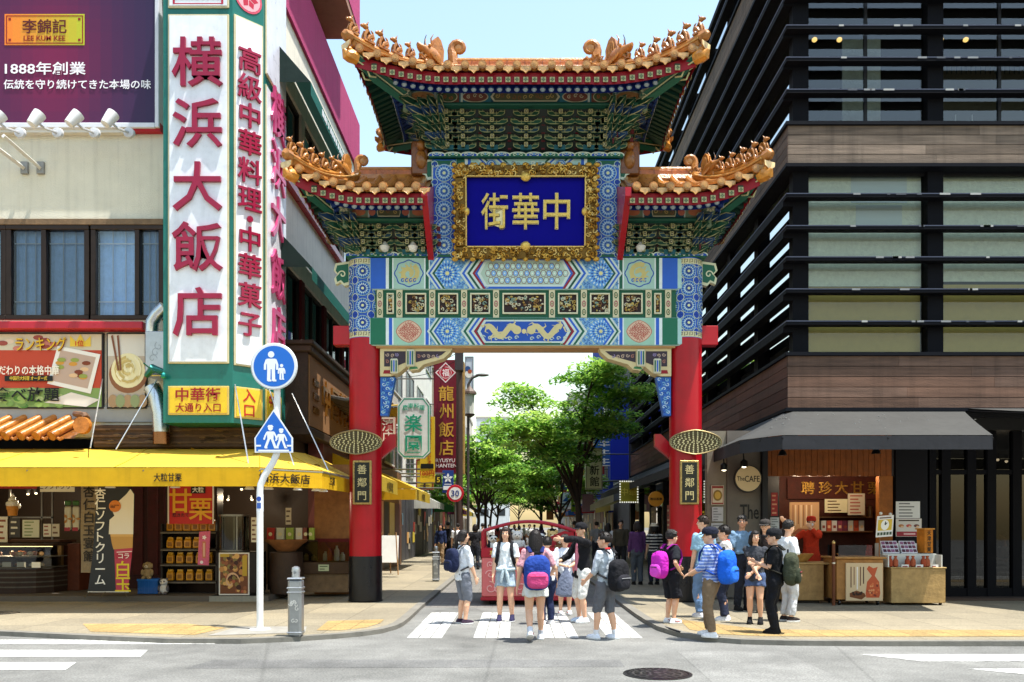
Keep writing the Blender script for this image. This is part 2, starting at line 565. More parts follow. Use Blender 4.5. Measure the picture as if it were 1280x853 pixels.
t = MB('tactile')
def strip(pts, z, col):
 t.add([(p[0], p[1], z) for p in pts], [list(range(len(pts)))], col)
strip([(-6.0, 11.85), (-4.4, 11.5), (-4.25, 12.3), (-5.0, 12.8), (-6.6, 12.8)], SW + .004, 'a88c56')
strip([(-2.95, 13.2), (-2.85, 12.0), (-2.5, 12.0), (-2.2, 12.35), (-2.08, 12.9), (-2.1, 13.4)], SW + .004, 'a88c56')
strip([(2.5, 12.1), (2.75, 11.62), (3.3, 11.38), (4.0, 11.32), (30, 11.32), (30, 12.05), (4.2, 12.05), (3.5, 12.15), (3.2, 12.6), (2.6, 13.4)], SW + .004, 'a88c56')
tag(t.build('tactile_paving'), kind='structure')
t = MB('concrete'); t.add([(-4.2, 11.42, SW + .005), (-2.95, 11.75, SW + .005), (-3.1, 12.45, SW + .005), (-4.1, 12.45, SW + .005)], [(0, 1, 2, 3)], '8f8c84')
tag(t.build('paving_patch'), kind='structure')
rp = MB('roadpaint')
for x0, x1 in ((-1.52, -1.02), (-.6, -.08), (.36, .88), (1.27, 1.76)):
 for j in range(3):
  xa = x0 + (x1 - x0) * j / 3 + .008; xb = x0 + (x1 - x0) * (j + 1) / 3 - .008
  ya = 11.62
  while ya < 15.0:
   yb = min(ya + (.86 if j != 1 else .84), 15.1)
   rp.quad((xa, ya, .004), (xb, ya, .004), (xb, yb - .015, .004), (xa, yb - .015, .004), 'cfcfca')
   ya = yb
for y0, y1, x1 in ((11.02, 11.45, -3.95), (9.95, 10.5, -4.45), (9.05, 9.55, -4.85), (8.1, 8.6, -5.2)):
 rp.quad((-30, y0, .004), (x1, y0, .004), (x1 - .15, y1, .004), (-30, y1, .004), 'cfcfca')
for y0, y1, x0 in ((9.62, 10.15, 4.15), (8.7, 9.12, 4.9)):
 rp.quad((x0, y1, .004), (x0 - .1 + .6, y0, .004), (30, y0, .004), (30, y1, .004), 'cfcfca')
tag(rp.build('crosswalk_markings'), kind='structure')
pt = MB('asphalt')
for x0, x1, y0, y1, c in ((-3.6, 1.2, 9.15, 9.75, '6a6a68'), (1.9, 3.3, 6.5, 10.4, '7d7d79'), (-9, -5.4, 5.5, 7.2, '6d6d6b'), (-.9, .4, 17.0, 60, '74706a')):
 pt.quad((x0, y0, .002), (x1, y0 + .1, .002), (x1, y1, .002), (x0 + .1, y1, .002), c)
tag(pt.build('road_patch'), kind='structure')
def manhole(x, y, r, label, group):
 o = thing('manhole_cover', label, 'manhole cover', (x, y, 0), 0, group)
 f = MB('metal'); f.lathe([(r, 0), (r, .008), (r * .9, .009), (r * .9, .0)], '4c4a48', n=40, c=(x, y, 0)); f.build('frame', o, smooth=1)
 c = MB('metal'); c.lathe([(0.001, .006), (r * .88, .006), (r * .88, .0)], '3f3e3d', n=40, c=(x, y, 0))
 d = Deco(c, lambda u, v, off: Vector((x + u, y + v, .007 + off)), 'metal', .003)
 for rr in (.2, .45, .68): d.ring(0, 0, r * rr, r * (rr + .07), '77746f', 1, 30)
 d.petals(0, 0, r * .27, r * .44, 8, r * .14, '7d7a74', 2)
 d.petals(0, 0, r * .52, r * .68, 14, r * .12, '7d7a74', 2)
 d.petals(0, 0, r * .74, r * .87, 24, r * .09, '7d7a74', 2)
 d.disc(0, 0, r * .12, '7d7a74', 2)
 c.build('lid', o)
manhole(WX(822, 8.8), 8.8, .36, 'round iron manhole cover with ring pattern in the road below the children', None)
manhole(WX(0, 14.4), 14.4, .3, 'dark iron manhole cover in the pavement at the left edge before the sweet showcase', None)
bpy.data.objects['manhole_cover.001'].location.z = SW
# ================================================================== the ceremonial gate
GX, GY = 0.19, 16.7
gate = thing('paifang_gate', 'tall ornate Chinatown gate with red pillars, blue painted beams and golden tiled roofs', 'gate', (GX, GY, SW))
CREAM, DGREEN, BLUE, MAROON = 'd8d2a8', '1c5a44', '2450b4', '7a1622'
PALE, SKYB, WHITE, GOLD = 'a9cdc8', '6fa3d8', 'd9e4e2', 'c2a760'
TILE, TILE2 = 'ac7236', 'b98a4e'
def rosette(d, u, v, r, lay=1, base=PALE):
 d.disc(u, v, r, BLUE, lay, 24); d.disc(u, v, r * .94, 'c8d8b4', lay + 1, 24); d.disc(u, v, r * .88, '5e93cf', lay + 2, 24)
 d.petals(u, v, r * .18, r * .42, 10, r * .17, '16398c', lay + 3)
 d.petals(u, v, r * .38, r * .66, 16, r * .16, 'cfe0d8', lay + 3, PI / 16)
 d.petals(u, v, r * .60, r * .88, 16, r * .18, '1a45a0', lay + 3)
 d.disc(u, v, r * .17, 'd9dba4', lay + 4, 12)
for px in (-2.99, 3.37):
 mb = MB('lacquer')
 mb.lathe([(.318, .96), (.318, 5.24)], 'a80c1c', n=40, c=(px, GY, 0), caps=True)
 p = mb.build('pillar', gate, smooth=1)
 mb = MB('gloss'); mb.lathe([(.335, SW), (.345, SW + .04), (.33, .10), (.325, .96)], '17171a', n=40, c=(px, GY, 0)); mb.build('pillar_base', p, smooth=1)
 mb = MB('paint')
 mb.lathe([(.318, 5.24), (.318, 6.86)], '2b5cba', n=40, c=(px, GY, 0))
 fn = lambda a, b, off, px=px: Vector((px + (.318 + off) * math.sin(a / .318), GY - (.318 + off) * math.cos(a / .318), b))
 d = Deco(mb, fn, 'paint', .003)
 for v in (5.30, 6.72):
  d.rect(-1.0, v - .05, 1.0, v + .06, 'cfc9a0', 1, 40)
  for k in range(20):
   u = -1.0 + k * .1
   d.stroke([(u + .02, v - .03), (u + .02, v + .04), (u + .075, v + .04), (u + .075, v - .01), (u + .045, v - .01)], .012, '57502f', 2)
 for j in range(4):
  v = 5.52 + j * .335
  for u in (-1.0, -.667, -.333, 0, .333, .667):
   rosette(d, u, v, .158)
   for q in (-1, 1):
    d.petals(u + .167, v + q * .167, 0, .075, 4, .06, '123a9a', 1)
    d.ring(u + .167, v + q * .167, .07, .082, 'cfd8b0', 1, 10)
 mb.build('painted_band', p)
 sx = px + (0.0)
 mb = MB('gold'); mb.box((sx, GY - .36, 2.40), (.37, .06, .86), 'a58a52', ch=.012); pl = mb.build('name_plate', gate)
 mb = MB('gloss'); mb.box((sx, GY - .385, 2.40), (.29, .02, .78), '101514'); mb.build('panel', pl)
 lettering(pl, '善鄰門', (sx, GY - .397, 2.40), .195, col='c9b984', vertical=True, bold=.0, step=1.3)
 sg = 1 if px < 0 else -1
 oz, oy, ox = WZ(553, GY - .36), GY - .38, px - sg * .12
 al = [(.5 * math.cos(t), .235 * (1 - .18 * abs(math.cos(t))) * math.copysign(abs(math.sin(t)) ** .85, math.sin(t))) for t in [2 * PI * k / 40 for k in range(40)]]
 mb = MB('metal'); mb.prism(al, (ox, oy + .035, oz), (1, 0, 0), (0, 0, 1), (0, -1, 0), .03, '4a4232')
 d = Deco(mb, plane_map((ox, oy + .004, oz)), 'matte', .002)
 for ring_i, (rr, n, sz) in enumerate(((.12, 6, .034), (.3, 12, .034), (.48, 18, .036), (.66, 24, .036), (.83, 30, .034), (.95, 36, .02))):
  for k in range(n):
   a = 2 * PI * (k + .5 * (ring_i % 2)) / n
   u, v = .5 * rr * math.cos(a), .22 * rr * math.sin(a) * (1 - .18 * abs(math.cos(a)))
   ca, sa = math.cos(a + .5), math.sin(a + .5)
   d.poly([(u + sz * ca, v + sz * sa), (u - sz * .4 * sa, v + sz * .4 * ca), (u - sz * .5 * ca, v - sz * .5 * sa), (u + sz * .4 * sa, v - sz * .4 * ca)], 'c4b988', 1)
 mb2 = MB('metal'); mb2.tube([(ox + a, oy, oz + b) for a, b in al] + [(ox + al[0][0], oy, oz + al[0][1])], .014, '8c7d58', n=6)
 mb.merge(mb2); mb.build('pierced_ornament', gate)
 mb = MB('gloss')
 mb.prism([(0, 0), (.34, .28), (.34, .52), (.22, .52), (0, .30)], (px + sg * .25, GY + .10, WZ(578, GY) + .05), (sg, 0, 0), (0, 0, 1), (0, 1, 0), .16, 'a81220')
 mb.build('brace', gate)
 mb = MB('gloss'); mb.span(px - sg * .26, px - sg * .62, GY - .12, GY + .12, WZ(433, GY), WZ(409, GY), 'a80c1c', ch=.01); mb.build('beam_stub', gate)
 ear = [(0, 0), (.12, -.03), (.2, .05), (.3, .0), (.33, .12), (.26, .2), (.34, .28), (.3, .42), (.0, .46)]
 ear = [(a * .95, b) for a, b in ear]
 mb = MB('paint'); o_ = (px - sg * .30, GY - .06, WZ(357, GY) - .0)
 mb.prism(ear, o_, (-sg, 0, 0), (0, 0, 1), (0, 1, 0), .13, 'd2d2ae')
 e2 = [(.03 + a * .78, .05 + b * .78) for a, b in ear]
 mb.add([(o_[0] - sg * a, o_[1] - .004, o_[2] + b) for a, b in e2], [list(range(len(e2)))], '1f5f48')
 d = Deco(mb, lambda a, b, off: Vector((o_[0] - sg * a, o_[1] - .005 - off, o_[2] + b)), 'paint')
 d.curl(.15, .2, .08, 0, 1.1, .025, 'd2d2ae', 1)
 mb.build('carved_ear', gate)
BY = 16.41
U = lambda x: (x - 655) / 63.98
zU1, zU0, zM0, zL0 = WZ(322, BY), WZ(362, BY), WZ(397, BY), WZ(432, BY)
bx0, bx1 = -2.99 + GX - .19 + .05, 3.32
def half_pattern(d, s, v0, v1, kind):
 m, h = (v0 + v1) / 2, (v1 - v0) / 2
 X = lambda u: s * u
 def rect(a, b, c, lay=1, w0=None, w1=None): d.rect(min(X(a), X(b)), v0 if w0 is None else w0, max(X(a), X(b)), v1 if w1 is None else w1, c, lay)
 rect(2.7, 3.0, '2c5fc0' if kind else '1d6a4e'); rect(2.64, 2.70, WHITE); rect(2.575, 2.64, DGREEN if kind else '2c5fc0'); rect(2.55, 2.575, WHITE)
 rect(1.95, 2.55, 'a0c2b4' if kind else '98c2ac')
 rect(1.925, 1.95, WHITE); rect(1.86, 1.925, DGREEN if kind else '2c5fc0'); rect(1.84, 1.86, WHITE)
 cu, r = 2.25, h * .86
 if kind:
  pts = [(X(cu) + r * 1.08 * (1 + .05 * math.cos(8 * t)) * math.cos(t), m + r * (1 + .05 * math.cos(8 * t)) * math.sin(t)) for t in [2 * PI * k / 40 for k in range(40)]]
  d.poly(pts, '2a4ea6', 2)
  d.poly([(X(cu) + (p[0] - X(cu)) * .92, m + (p[1] - m) * .92) for p in pts], 'a0c2b4', 3)
  d.curl(X(cu), m, r * .72, 1.0, 1.35, r * .34, 'c6b877', 4, s, 20)
  rg = random.Random(3)
  for k in range(11):
   a = 2 * PI * k / 11
   d.stroke([(X(cu) + r * .5 * math.cos(a), m + r * .5 * math.sin(a)), (X(cu) + r * .68 * math.cos(a + .25), m + r * .68 * math.sin(a + .25)), (X(cu) + r * .8 * math.cos(a + .1), m + r * .8 * math.sin(a + .1))], r * .16, 'c6b877', 5, True)
  for k in range(4): d.curl(X(cu) + r * .5 * (k - 1.5) * .6, m - r * .55, r * .16, 1, .9, r * .08, '3a64b4', 5)
 else:
  pts = [(X(cu) + r * 1.12 * math.copysign(abs(math.cos(t)) ** 1.25, math.cos(t)), m + r * .98 * math.copysign(abs(math.sin(t)) ** 1.25, math.sin(t))) for t in [2 * PI * k / 40 for k in range(40)]]
  d.poly(pts, 'b8705c', 2)
  d.poly([(X(cu) + (p[0] - X(cu)) * .93, m + (p[1] - m) * .93) for p in pts], 'd6b79c', 3)
  for k, n in ((.2, 6), (.45, 12), (.68, 16), (.86, 22)):
   for j in range(n):
    a = 2 * PI * (j + .5) / n
    d.curl(X(cu) + r * 1.02 * k * math.cos(a) * (.82 + .1 * math.cos(4 * a)), m + r * .92 * k * math.sin(a) * (.82 + .1 * math.cos(4 * a)), r * .12, a, .9, r * .055, 'ad4a3e', 4, 1, 6)
 rect(.9, 1.84, '6c9cc6', 1)
 rect(.55, .9, '5a8cc0', 1)
 rg = random.Random(5)
 for i in range(17):
  for j in range(9):
   u = .62 + 1.2 * (i + .5 + .5 * (j % 2)) / 17; v = v0 + (j + .5) * 2 * h / 9
   if math.hypot(u - 1.50, v - m) < h * .9 or u > 1.82: continue
   d.petals(X(u), v, 0, h * .12, 3, h * .07, ('1c46a0', 'c9d8a8', '174a8c')[(i + j) % 3], 2, (i * 2 + j) % 3)
 R0 = h * .88
 d.disc(X(1.50), m, R0, '5f98d4', 3, 28)
 d.petals(X(1.50), m, R0 * .16, R0 * .36, 10, R0 * .12, '173f98', 4)
 d.petals(X(1.50), m, R0 * .33, R0 * .56, 14, R0 * .12, 'd5dfb8', 4, .2)
 d.petals(X(1.50), m, R0 * .52, R0 * .76, 18, R0 * .12, '173f98', 4)
 d.petals(X(1.50), m, R0 * .74, R0 * .98, 22, R0 * .11, 'cfe0d8', 4, .1)
 d.disc(X(1.50), m, R0 * .15, 'd8cf90', 5, 12)
 for q in (v0, v1):
  dd = 1 if q == v0 else -1
  d.poly([(X(.98) + .1 * math.cos(PI * k / 8) , q + dd * .09 * math.sin(PI * k / 8)) for k in range(9)], 'd5d3a0', 3)
 def chev(u, col, w, lay=6):
  k = h * 1.12
  d.poly([(X(u), v0), (X(u + w), v0), (X(u + w + k * .62), m), (X(u + w), v1), (X(u), v1), (X(u + k * .62), m)], col, lay)
 c2 = ('174f3c', 'c6d4cc', '2b5fc0') if kind else ('2b5fc0', 'c6d4cc', '1d5e48')
 u = 1.54
 for c in c2 + ('c6d4cc',): chev(u, c, .042); u += .043
 u = .75
 for c in ('8c2030', 'c6d4cc', c2[0], 'c6d4cc', c2[2], 'c6d4cc'):
  chev(u, c, .05); u += .051
def beam(v0, v1, kind, name):
 mb = MB('paint')
 mb.span(bx0, bx1, BY, 2 * GY - BY, v0, v1, 'a9cdc8', ch=.03)
 d = Deco(mb, plane_map((GX - .033, BY, 0)), 'paint', .0014)
 for s in (-1, 1): half_pattern(d, s, v0 + .012, v1 - .012, kind)
 m, h = (v0 + v1) / 2, (v1 - v0) / 2 - .012
 def hexa(a, b, col, lay): d.poly([(-a, m), (-a + b * .55, m - b), (a - b * .55, m - b), (a, m), (a - b * .55, m + b), (-a + b * .55, m + b)], col, lay)
 hexa(.95, h * 1.0, '2b5fc0' if kind else DGREEN, 2); hexa(.91, h * .86, 'c6d4cc', 3); hexa(.85, h * .74, 'a9c0ae' if kind else '2450a8', 4)
 if kind:
  nu, nv = 15, 3
  cw = 1.62 / nu
  for j in range(nv):
   for i in range(nu):
    u = -.81 + (i + .5 + (.5 if j % 2 else 0)) * cw
    v = m + (j - 1) * h * .46
    if abs(u) > .81 - abs(v - m) * .5: continue
    d.disc(u, v, cw * .54, '7a3a32', 5, 6, 1.25); d.disc(u, v, cw * .44, ('7fb0dc', 'b9d2c4')[(i + j) % 2], 6, 6, 1.25); d.disc(u, v, cw * .14, 'e6ead8', 7, 6)
 else:
  rg = random.Random(9)
  for s in (-1, 1):
   pts = [(s * (.12 + .62 * t), m + h * .38 * math.sin(t * 8.5)) for t in [k / 24 for k in range(25)]]
   d.stroke(pts, h * .42, 'cdc08a', 6, False)
   d.disc(s * .14, m + h * .1, h * .33, 'cdc08a', 7, 12)
   for k in range(14):
    t = (k + .5) / 14
    u, v = s * (.12 + .68 * t), m + h * .38 * math.sin(t * 8.5)
    a = rg.uniform(0, 6.28)
    d.stroke([(u, v), (u + h * .42 * math.cos(a), v + h * .4 * math.sin(a)), (u + h * .6 * math.cos(a + .5), v + h * .52 * math.sin(a + .5))], h * .16, 'cdc08a', 5, True)
   for k in range(6): d.curl(s * (.15 + .13 * k), m - h * .5 + rg.uniform(-.02, .02), h * .16, 0, 1, h * .07, 'b9c4b0', 5)
  d.disc(0, m, h * .18, 'd8c890', 6, 10)
 return mb.build(name, gate)
beam(zU0, zU1, 1, 'painted_beam')
beam(zL0, zM0, 0, 'painted_beam')
mb = MB('paint'); mb.span(bx0 + .2, bx1 - .2, BY + .04, 2 * GY - BY - .04, zL0 - .035, zL0 + .003, 'b98d5a'); mb.build('beam_soffit', gate)
mb = MB('paint'); mb.span(bx0, bx1, BY + .06, 2 * GY - BY - .06, zM0, zU0, '1d5c42'); mb.build('carved_strip', gate)
def carved_panel(u0, u1, seed):
 v0, v1 = WZ(393, BY + .05), WZ(367, BY + .05)
 cx = (u0 + u1) / 2
 x0, x1 = GX - .033 + u0, GX - .033 + u1
 y = BY + .06
 mb = MB('paint')
 t = .028
 for a in ((x0, x1, v0, v0 + t), (x0, x1, v1 - t, v1)): mb.span(a[0], a[1], y - .05, y - .001, a[2], a[3], 'd9d4b4', ch=.006)
 for a in ((x0, x0 + t), (x1 - t, x1)): mb.span(a[0], a[1], y - .048, y - .001, v0 + t, v1 - t, 'd9d4b4', ch=.006)
 mb.quad((x0 + t, y - .004, v0 + t), (x1 - t, y - .004, v0 + t), (x1 - t, y - .004, v1 - t), (x0 + t, y - .004, v1 - t), '2a1512')
 rg = random.Random(seed)
 n = int(26 * (u1 - u0) / .4) + 6
 for k in range(n):
  u, v = rg.uniform(x0 + .06, x1 - .06), rg.uniform(v0 + .06, v1 - .06)
  c = rg.choice(('c2a85c', 'b08f45', 'cbc7a8', '8f6a3a', '7f9a8c', 'd8d0b0', '6d4a30'))
  if rg.random() < .6:
   r = rg.uniform(.025, .05); a0 = rg.uniform(0, 6.28); sg = rg.choice((-1, 1))
   pts = [(u + r * (1 - .7 * t_ / 9) * math.cos(a0 + sg * t_ * .62), y - .02, v + r * (1 - .7 * t_ / 9) * math.sin(a0 + sg * t_ * .62)) for t_ in range(10)]
   mb.tube(pts, .011, c, 'carved', n=5)
  else: mb.ell((u, y - .018, v), (rg.uniform(.012, .035), .02, rg.uniform(.012, .03)), c, 'carved', 7, 5)
 mb.build('carved_panel', gate, smooth=0)
def carved_post(u):
 x = GX - .033 + u
 mb = MB('paint'); y = BY + .02
 mb.span(x - .058, x + .058, y, y + .05, zM0 + .002, zU0 - .002, 'cfc6a2')
 d = Deco(mb, plane_map((x, y, 0)), 'paint', .0015)
 m = (zM0 + zU0) / 2
 for k, c in ((-1, '47603c'), (0, '9a4a52'), (1, '47603c')):
  d.ring(0, m + k * .165, .025, .04, c, 1, 12, 1.6); d.disc(0, m + k * .165, .014, '7a6a44', 1, 8, 1.8)
 mb.build('carved_post', gate)
for s in (-1, 1):
 for x in (474.5, 499, 540, 580, 620): carved_post(s * -U(x))
 for i, (a, b) in enumerate(((483, 492), (506.5, 532.5), (547.5, 572.5), (587.5, 612.5))):
  ua, ub = -U(a), -U(b)
  carved_panel(*(sorted((s * ua, s * ub))), seed=i * 7 + (s > 0))
carved_panel(U(628), U(682), 77)
def cloud_band(x0, x1, y, z, parent, h=.11, n=None):
 mb = MB('paint')
 mb.span(x0, x1, y, y + .5, z - .0, z + h * .55, '1d5e48')
 n = n or max(2, round((x1 - x0) / .33))
 w = (x1 - x0) / n
 d = Deco(mb, plane_map((0, y, 0)), 'paint', .002)
 for i in range(n):
  cx = x0 + (i + .5) * w
  c = ('2450b4', '1d6a4e')[i % 2]
  outl = [(-.5, .1), (-.34, .1), (-.28, .55), (-.12, .95), (.12, .95), (.28, .55), (.34, .1), (.5, .1), (.5, .3), (.4, .34), (.36, .85), (.16, 1.28), (0, 1.42), (-.16, 1.28), (-.36, .85), (-.4, .34), (-.5, .3)]
  up = 1 if i % 2 == 0 else -1
  full = [(cx + w * 1.05 * math.cos(t) * .5, z + h * .2 + h * .62 * max(0, math.sin(t)) ** .7) for t in [PI * k / 12 for k in range(13)]]
  mb.prism(full, (0, y, 0), (1, 0, 0), (0, 0, 1), (0, -1, 0), .012, c)
  d.stroke(full, .022, 'c9d4c0', 7)
  d.curl(cx - w * .2, z + h * .35, w * .12, 0, 1, .014, 'c9d4c0', 8); d.curl(cx + w * .2, z + h * .35, w * .12, PI, 1, .014, 'c9d4c0', 8, -1)
  d.petals(cx, z + h * .5, 0, w * .09, 4, w * .06, '7fb0dc', 8)
 return mb.build('cloud_band', parent)
cloud_band(-3.32, -1.62, BY - .03, WZ(322, BY) + .002, gate)
cloud_band(1.98, 3.72, BY - .03, WZ(322, BY) + .002, gate)
PZ0, PZ1 = zU1 + .003, WZ(209, BY)
TZ1 = WZ(195, BY)
for cx in (WX(555, BY), WX(760, BY)):
 mb = MB('paint'); mb.span(cx - .235, cx + .235, BY + .02, 2 * GY - BY - .02, PZ0, TZ1 - .06, '2a5cc0', ch=.01)
 d = Deco(mb, plane_map((cx, BY + .02, 0)), 'paint', .002)
 d.rect(-.235, PZ0 + .01, .235, PZ0 + .07, DGREEN, 1); d.rect(-.235, PZ0 + .07, .235, PZ0 + .10, 'c9d4c0', 1)
 d.rect(-.235, TZ1 - .17, .235, TZ1 - .08, DGREEN, 1); d.rect(-.235, TZ1 - .2, .235, TZ1 - .17, 'c9d4c0', 1)
 for u in (-.225, .225): d.rect(u - .009, PZ0, u + .009, TZ1 - .1, 'c9d4c0', 1)
 for j in range(5):
  v = WZ(306.5 - 22.6 * j, BY)
  rosette(d, 0, v, .182)
  for s in (-1, 1):
   for q in (-1, 1):
    d.petals(s * .185, v + q * .176, 0, .075, 4, .06, '123a9a', 1)
    d.ring(s * .185, v + q * .176, .055, .066, 'b9d2c4', 2, 10)
 mb.build('upper_post', gate)
ucx = (WX(555, BY) + WX(760, BY)) / 2
mb = MB('paint'); mb.span(WX(570, BY), WX(745, BY), BY + .05, 2 * GY - BY - .05, PZ1 - .05, TZ1 - .02, 'a9cdc8')
d = Deco(mb, plane_map((ucx, BY + .05, 0)), 'paint', .002)
v0, v1 = PZ1 - .05, TZ1 - .02
for s in (-1, 1):
 for a, b, c in ((1.2, 1.36, DGREEN), (1.14, 1.2, WHITE), (1.08, 1.14, '2b5fc0')): d.rect(min(s * a, s * b), v0, max(s * a, s * b), v1, c)
 for k, c in enumerate(('174f3c', 'c6d4cc', '2b5fc0', 'c6d4cc')):
  for u in (.45, .8):
   a = u + k * .05
   d.poly([(s * a, v1), (s * (a + .05), v1), (s * (a - .22), v0), (s * (a - .27), v0)], c, 2)
 rosette(d, s * .68, (v0 + v1) / 2, .1, 3)
d.scrollwork(-.4, v0 + .04, .4, v1 - .03, .1, .02, ['8f9a9c', 'd8dcd0'], 2, 4)
mb.build('top_beam', gate)
cloud_band(WX(536, BY), WX(779, BY), BY - .03, TZ1 - .04, gate, h=.11)
mb = MB('paint'); mb.span(WX(568, BY), WX(748, BY), BY + .12, BY + .4, PZ0, PZ1, '2a3a3a'); mb.build('backing_wall', gate)
for s, x in ((-1, WX(540, BY)), (1, WX(775, BY))):
 mb = MB('paint'); o_ = (x, BY + .08, WZ(222, BY))
 ear = [(0, 0), (.1, -.02), (.14, .08), (.2, .1), (.14, .2), (.2, .36), (0, .4)]
 mb.prism(ear, o_, (s, 0, 0), (0, 0, 1), (0, 1, 0), .1, 'c9d4c0')
 mb.add([(o_[0] + s * (.02 + a * .7), o_[1] - .004, o_[2] + .05 + b * .75) for a, b in ear], [list(range(len(ear)))], '1f5f48')
 mb.build('carved_ear', gate)
pq = bpy.data.objects.new('name_plaque', None); COL.objects.link(pq); pq.parent = gate
pq.location = (WX(657, 16.25) - GX, 16.25 - GY, WZ(266, 16.25) - SW)
pq.rotation_euler = (R(6), 0, 0)
pw, ph, fw = 2.74, 1.76, .235
mb = MB('deep'); mb.box((0, .02, 0), (pw - .3, .06, ph - .3), '0a087e'); mb.build('blue_board', pq, wp=False)
mb = MB('gold')
for s in (-1, 1):
 mb.box((0, -.01, s * (ph - fw) / 2), (pw, .1, fw), '6e5220', ch=.02)
 mb.box((s * (pw - fw) / 2, -.012, 0), (fw, .1, ph - 2 * fw + .004), '6e5220', ch=.02)
 mb.box((0, -.07, s * (ph / 2 - fw + .012)), (pw - 2 * fw, .05, .03), 'd9b868', ch=.008)
 mb.box((s * (pw / 2 - fw + .012), -.072, 0), (.03, .05, ph - 2 * fw), 'd9b868', ch=.008)
rg = random.Random(21)
def frame_pt():
 if rg.random() < pw / (pw + ph): return rg.uniform(-pw / 2 + .03, pw / 2 - .03), rg.choice((-1, 1)) * (ph / 2 - rg.uniform(.03, fw - .04))
 return rg.choice((-1, 1)) * (pw / 2 - rg.uniform(.03, fw - .04)), rg.uniform(-ph / 2 + .03, ph / 2 - .03)
for k in range(420):
 u, v = frame_pt()
 c = rg.choice(('d8b45a', 'c79a40', 'e8cc80', 'b08030', '6d4c18'))
 r = rg.uniform(.03, .06); a0 = rg.uniform(0, 6.28); sg = rg.choice((-1, 1))
 pts = [(u + r * (1 - .75 * t / 7) * math.cos(a0 + sg * t * .8), -.07 - .01 * (t % 3), v + r * (1 - .75 * t / 7) * math.sin(a0 + sg * t * .8)) for t in range(8)]
 mb.tube(pts, [.016 - .0013 * t for t in range(8)], c, n=5)
for k in range(60):
 a = k / 60 * 2 * PI
 u = max(-pw / 2, min(pw / 2, pw * .75 * math.cos(a))); v = max(-ph / 2, min(ph / 2, ph * .75 * math.sin(a)))
 mb.ell((u, -.03, v), (.05 + .02 * math.sin(k * 3), .04, .05), 'c79a40', 'gold', 8, 5)
for s in (-1, 1):
 mb.ell((0, -.08, s * (ph / 2 - fw)), (.1, .05, .09), 'd8b45a', 'gold', 10, 6)
 mb.ell((s * (pw / 2 - fw), -.08, 0), (.06, .05, .08), 'd8b45a', 'gold', 10, 6)
mb.build('frame', pq, wp=False, smooth=40)
mb = MB('gold')
for i, ch in enumerate('街華中'):
 letters(mb, ch, (-.60 + i * .60, -.03, .02 - .0), 1, w=.5, h=.66, col='d2b45e', m='gold', bold=.004, depth=.07)
mb.build('lettering', pq, wp=False, fix=False)
mb = MB('gold')
for i, ch in enumerate('街華中'):
 letters(mb, ch, (-.60 + i * .60, -.018, .02), 1, w=.52, h=.68, col='f0e4b0', m='paint', bold=.03, depth=.03)
mb.build('lettering_edge', pq, wp=False, fix=False)
for s, px in ((1, -2.67), (-1, 3.05)):
 y = GY - .2
 zt = zL0 - .036
 def wpt(a, b): return (px + s * a, b)
 mb = MB('paint')
 pr = [(0, 0), (0, -.55), (.2, -.55), (.35, -.5), (.52, -.36), (.6, -.44), (.75, -.42), (.85, -.32), (1.25, -.2), (1.38, -.08), (1.42, 0)]
 mb.prism(pr[::-1] if s > 0 else pr[::-1], (px, y, zt), (s, 0, 0), (0, 0, 1), (0, 1, 0), .3, 'cdbd8e')
 d = Deco(mb, lambda a, b, off: Vector((px + s * a, y - off, zt + b)), 'paint', .004)
 for pl_ in ([(.08, -.06), (.5, -.06), (.5, -.28), (.3, -.36), (.08, -.36)], [(.7, -.06), (1.3, -.06), (1.2, -.14), (.85, -.24), (.7, -.28)]):
  d.poly(pl_, '3a2f38', 1)
  us, vs_ = [p[0] for p in pl_], [p[1] for p in pl_]
  d.scrollwork(min(us) + .02, min(vs_) + .03, max(us) - .12, max(vs_) - .02, .085, .016, ['b39a86', '8a7aa0', 'a06a5a'], 2, 3)
 d.poly([(.08, -.43), (.26, -.43), (.32, -.5), (.06, -.5)], '8e1a24', 1)
 d.poly([(.56, -.42), (.75, -.40), (.72, -.36), (.6, -.36)], '3f7a50', 1)
 for cu, cz, w, h in ((.60, -.2, .16, .34), (.28, -.36, .15, .3)):
  x = px + s * cu
  mb.span(x - w / 2, x + w / 2, y - .06, y - .001, zt + cz - h / 2, zt + cz + h / 2, 'c9c7ac', ch=.02)
  for q in (-.045, 0, .045): mb.span(x + q - .013, x + q + .013, y - .066, y - .06, zt + cz - h / 2 + .04, zt + cz + h / 2 - .04, ('1f5f48', '2b5fc0', '1f5f48')[int(q / .045) + 1])
 mb.build('corner_bracket', gate)
 mb = MB('paint')
 tp = [(0, -.56), (0, -1.32), (.14, -1.32), (.29, -.56)]
 mb.prism(tp, (px, y + .04, zt), (s, 0, 0), (0, 0, 1), (0, 1, 0), .2, '2f62b0')
 d = Deco(mb, lambda a, b, off: Vector((px + s * a, y + .04 - off, zt + b)), 'paint', .003)
 for j in range(8):
  for i in range(3):
   wv = .14 + .15 * (j + .5) / 8
   d.curl(.03 + (i + .5) * (wv - .04) / 3, -1.28 + j * .09 + .04, .042, i + j, .9, .014, ('bcd4d8', '7fb4c8', '1a3f86')[(i + j) % 3], 1, 1 if i % 2 else -1, 7)
 mb.build('scroll_pendant', gate)
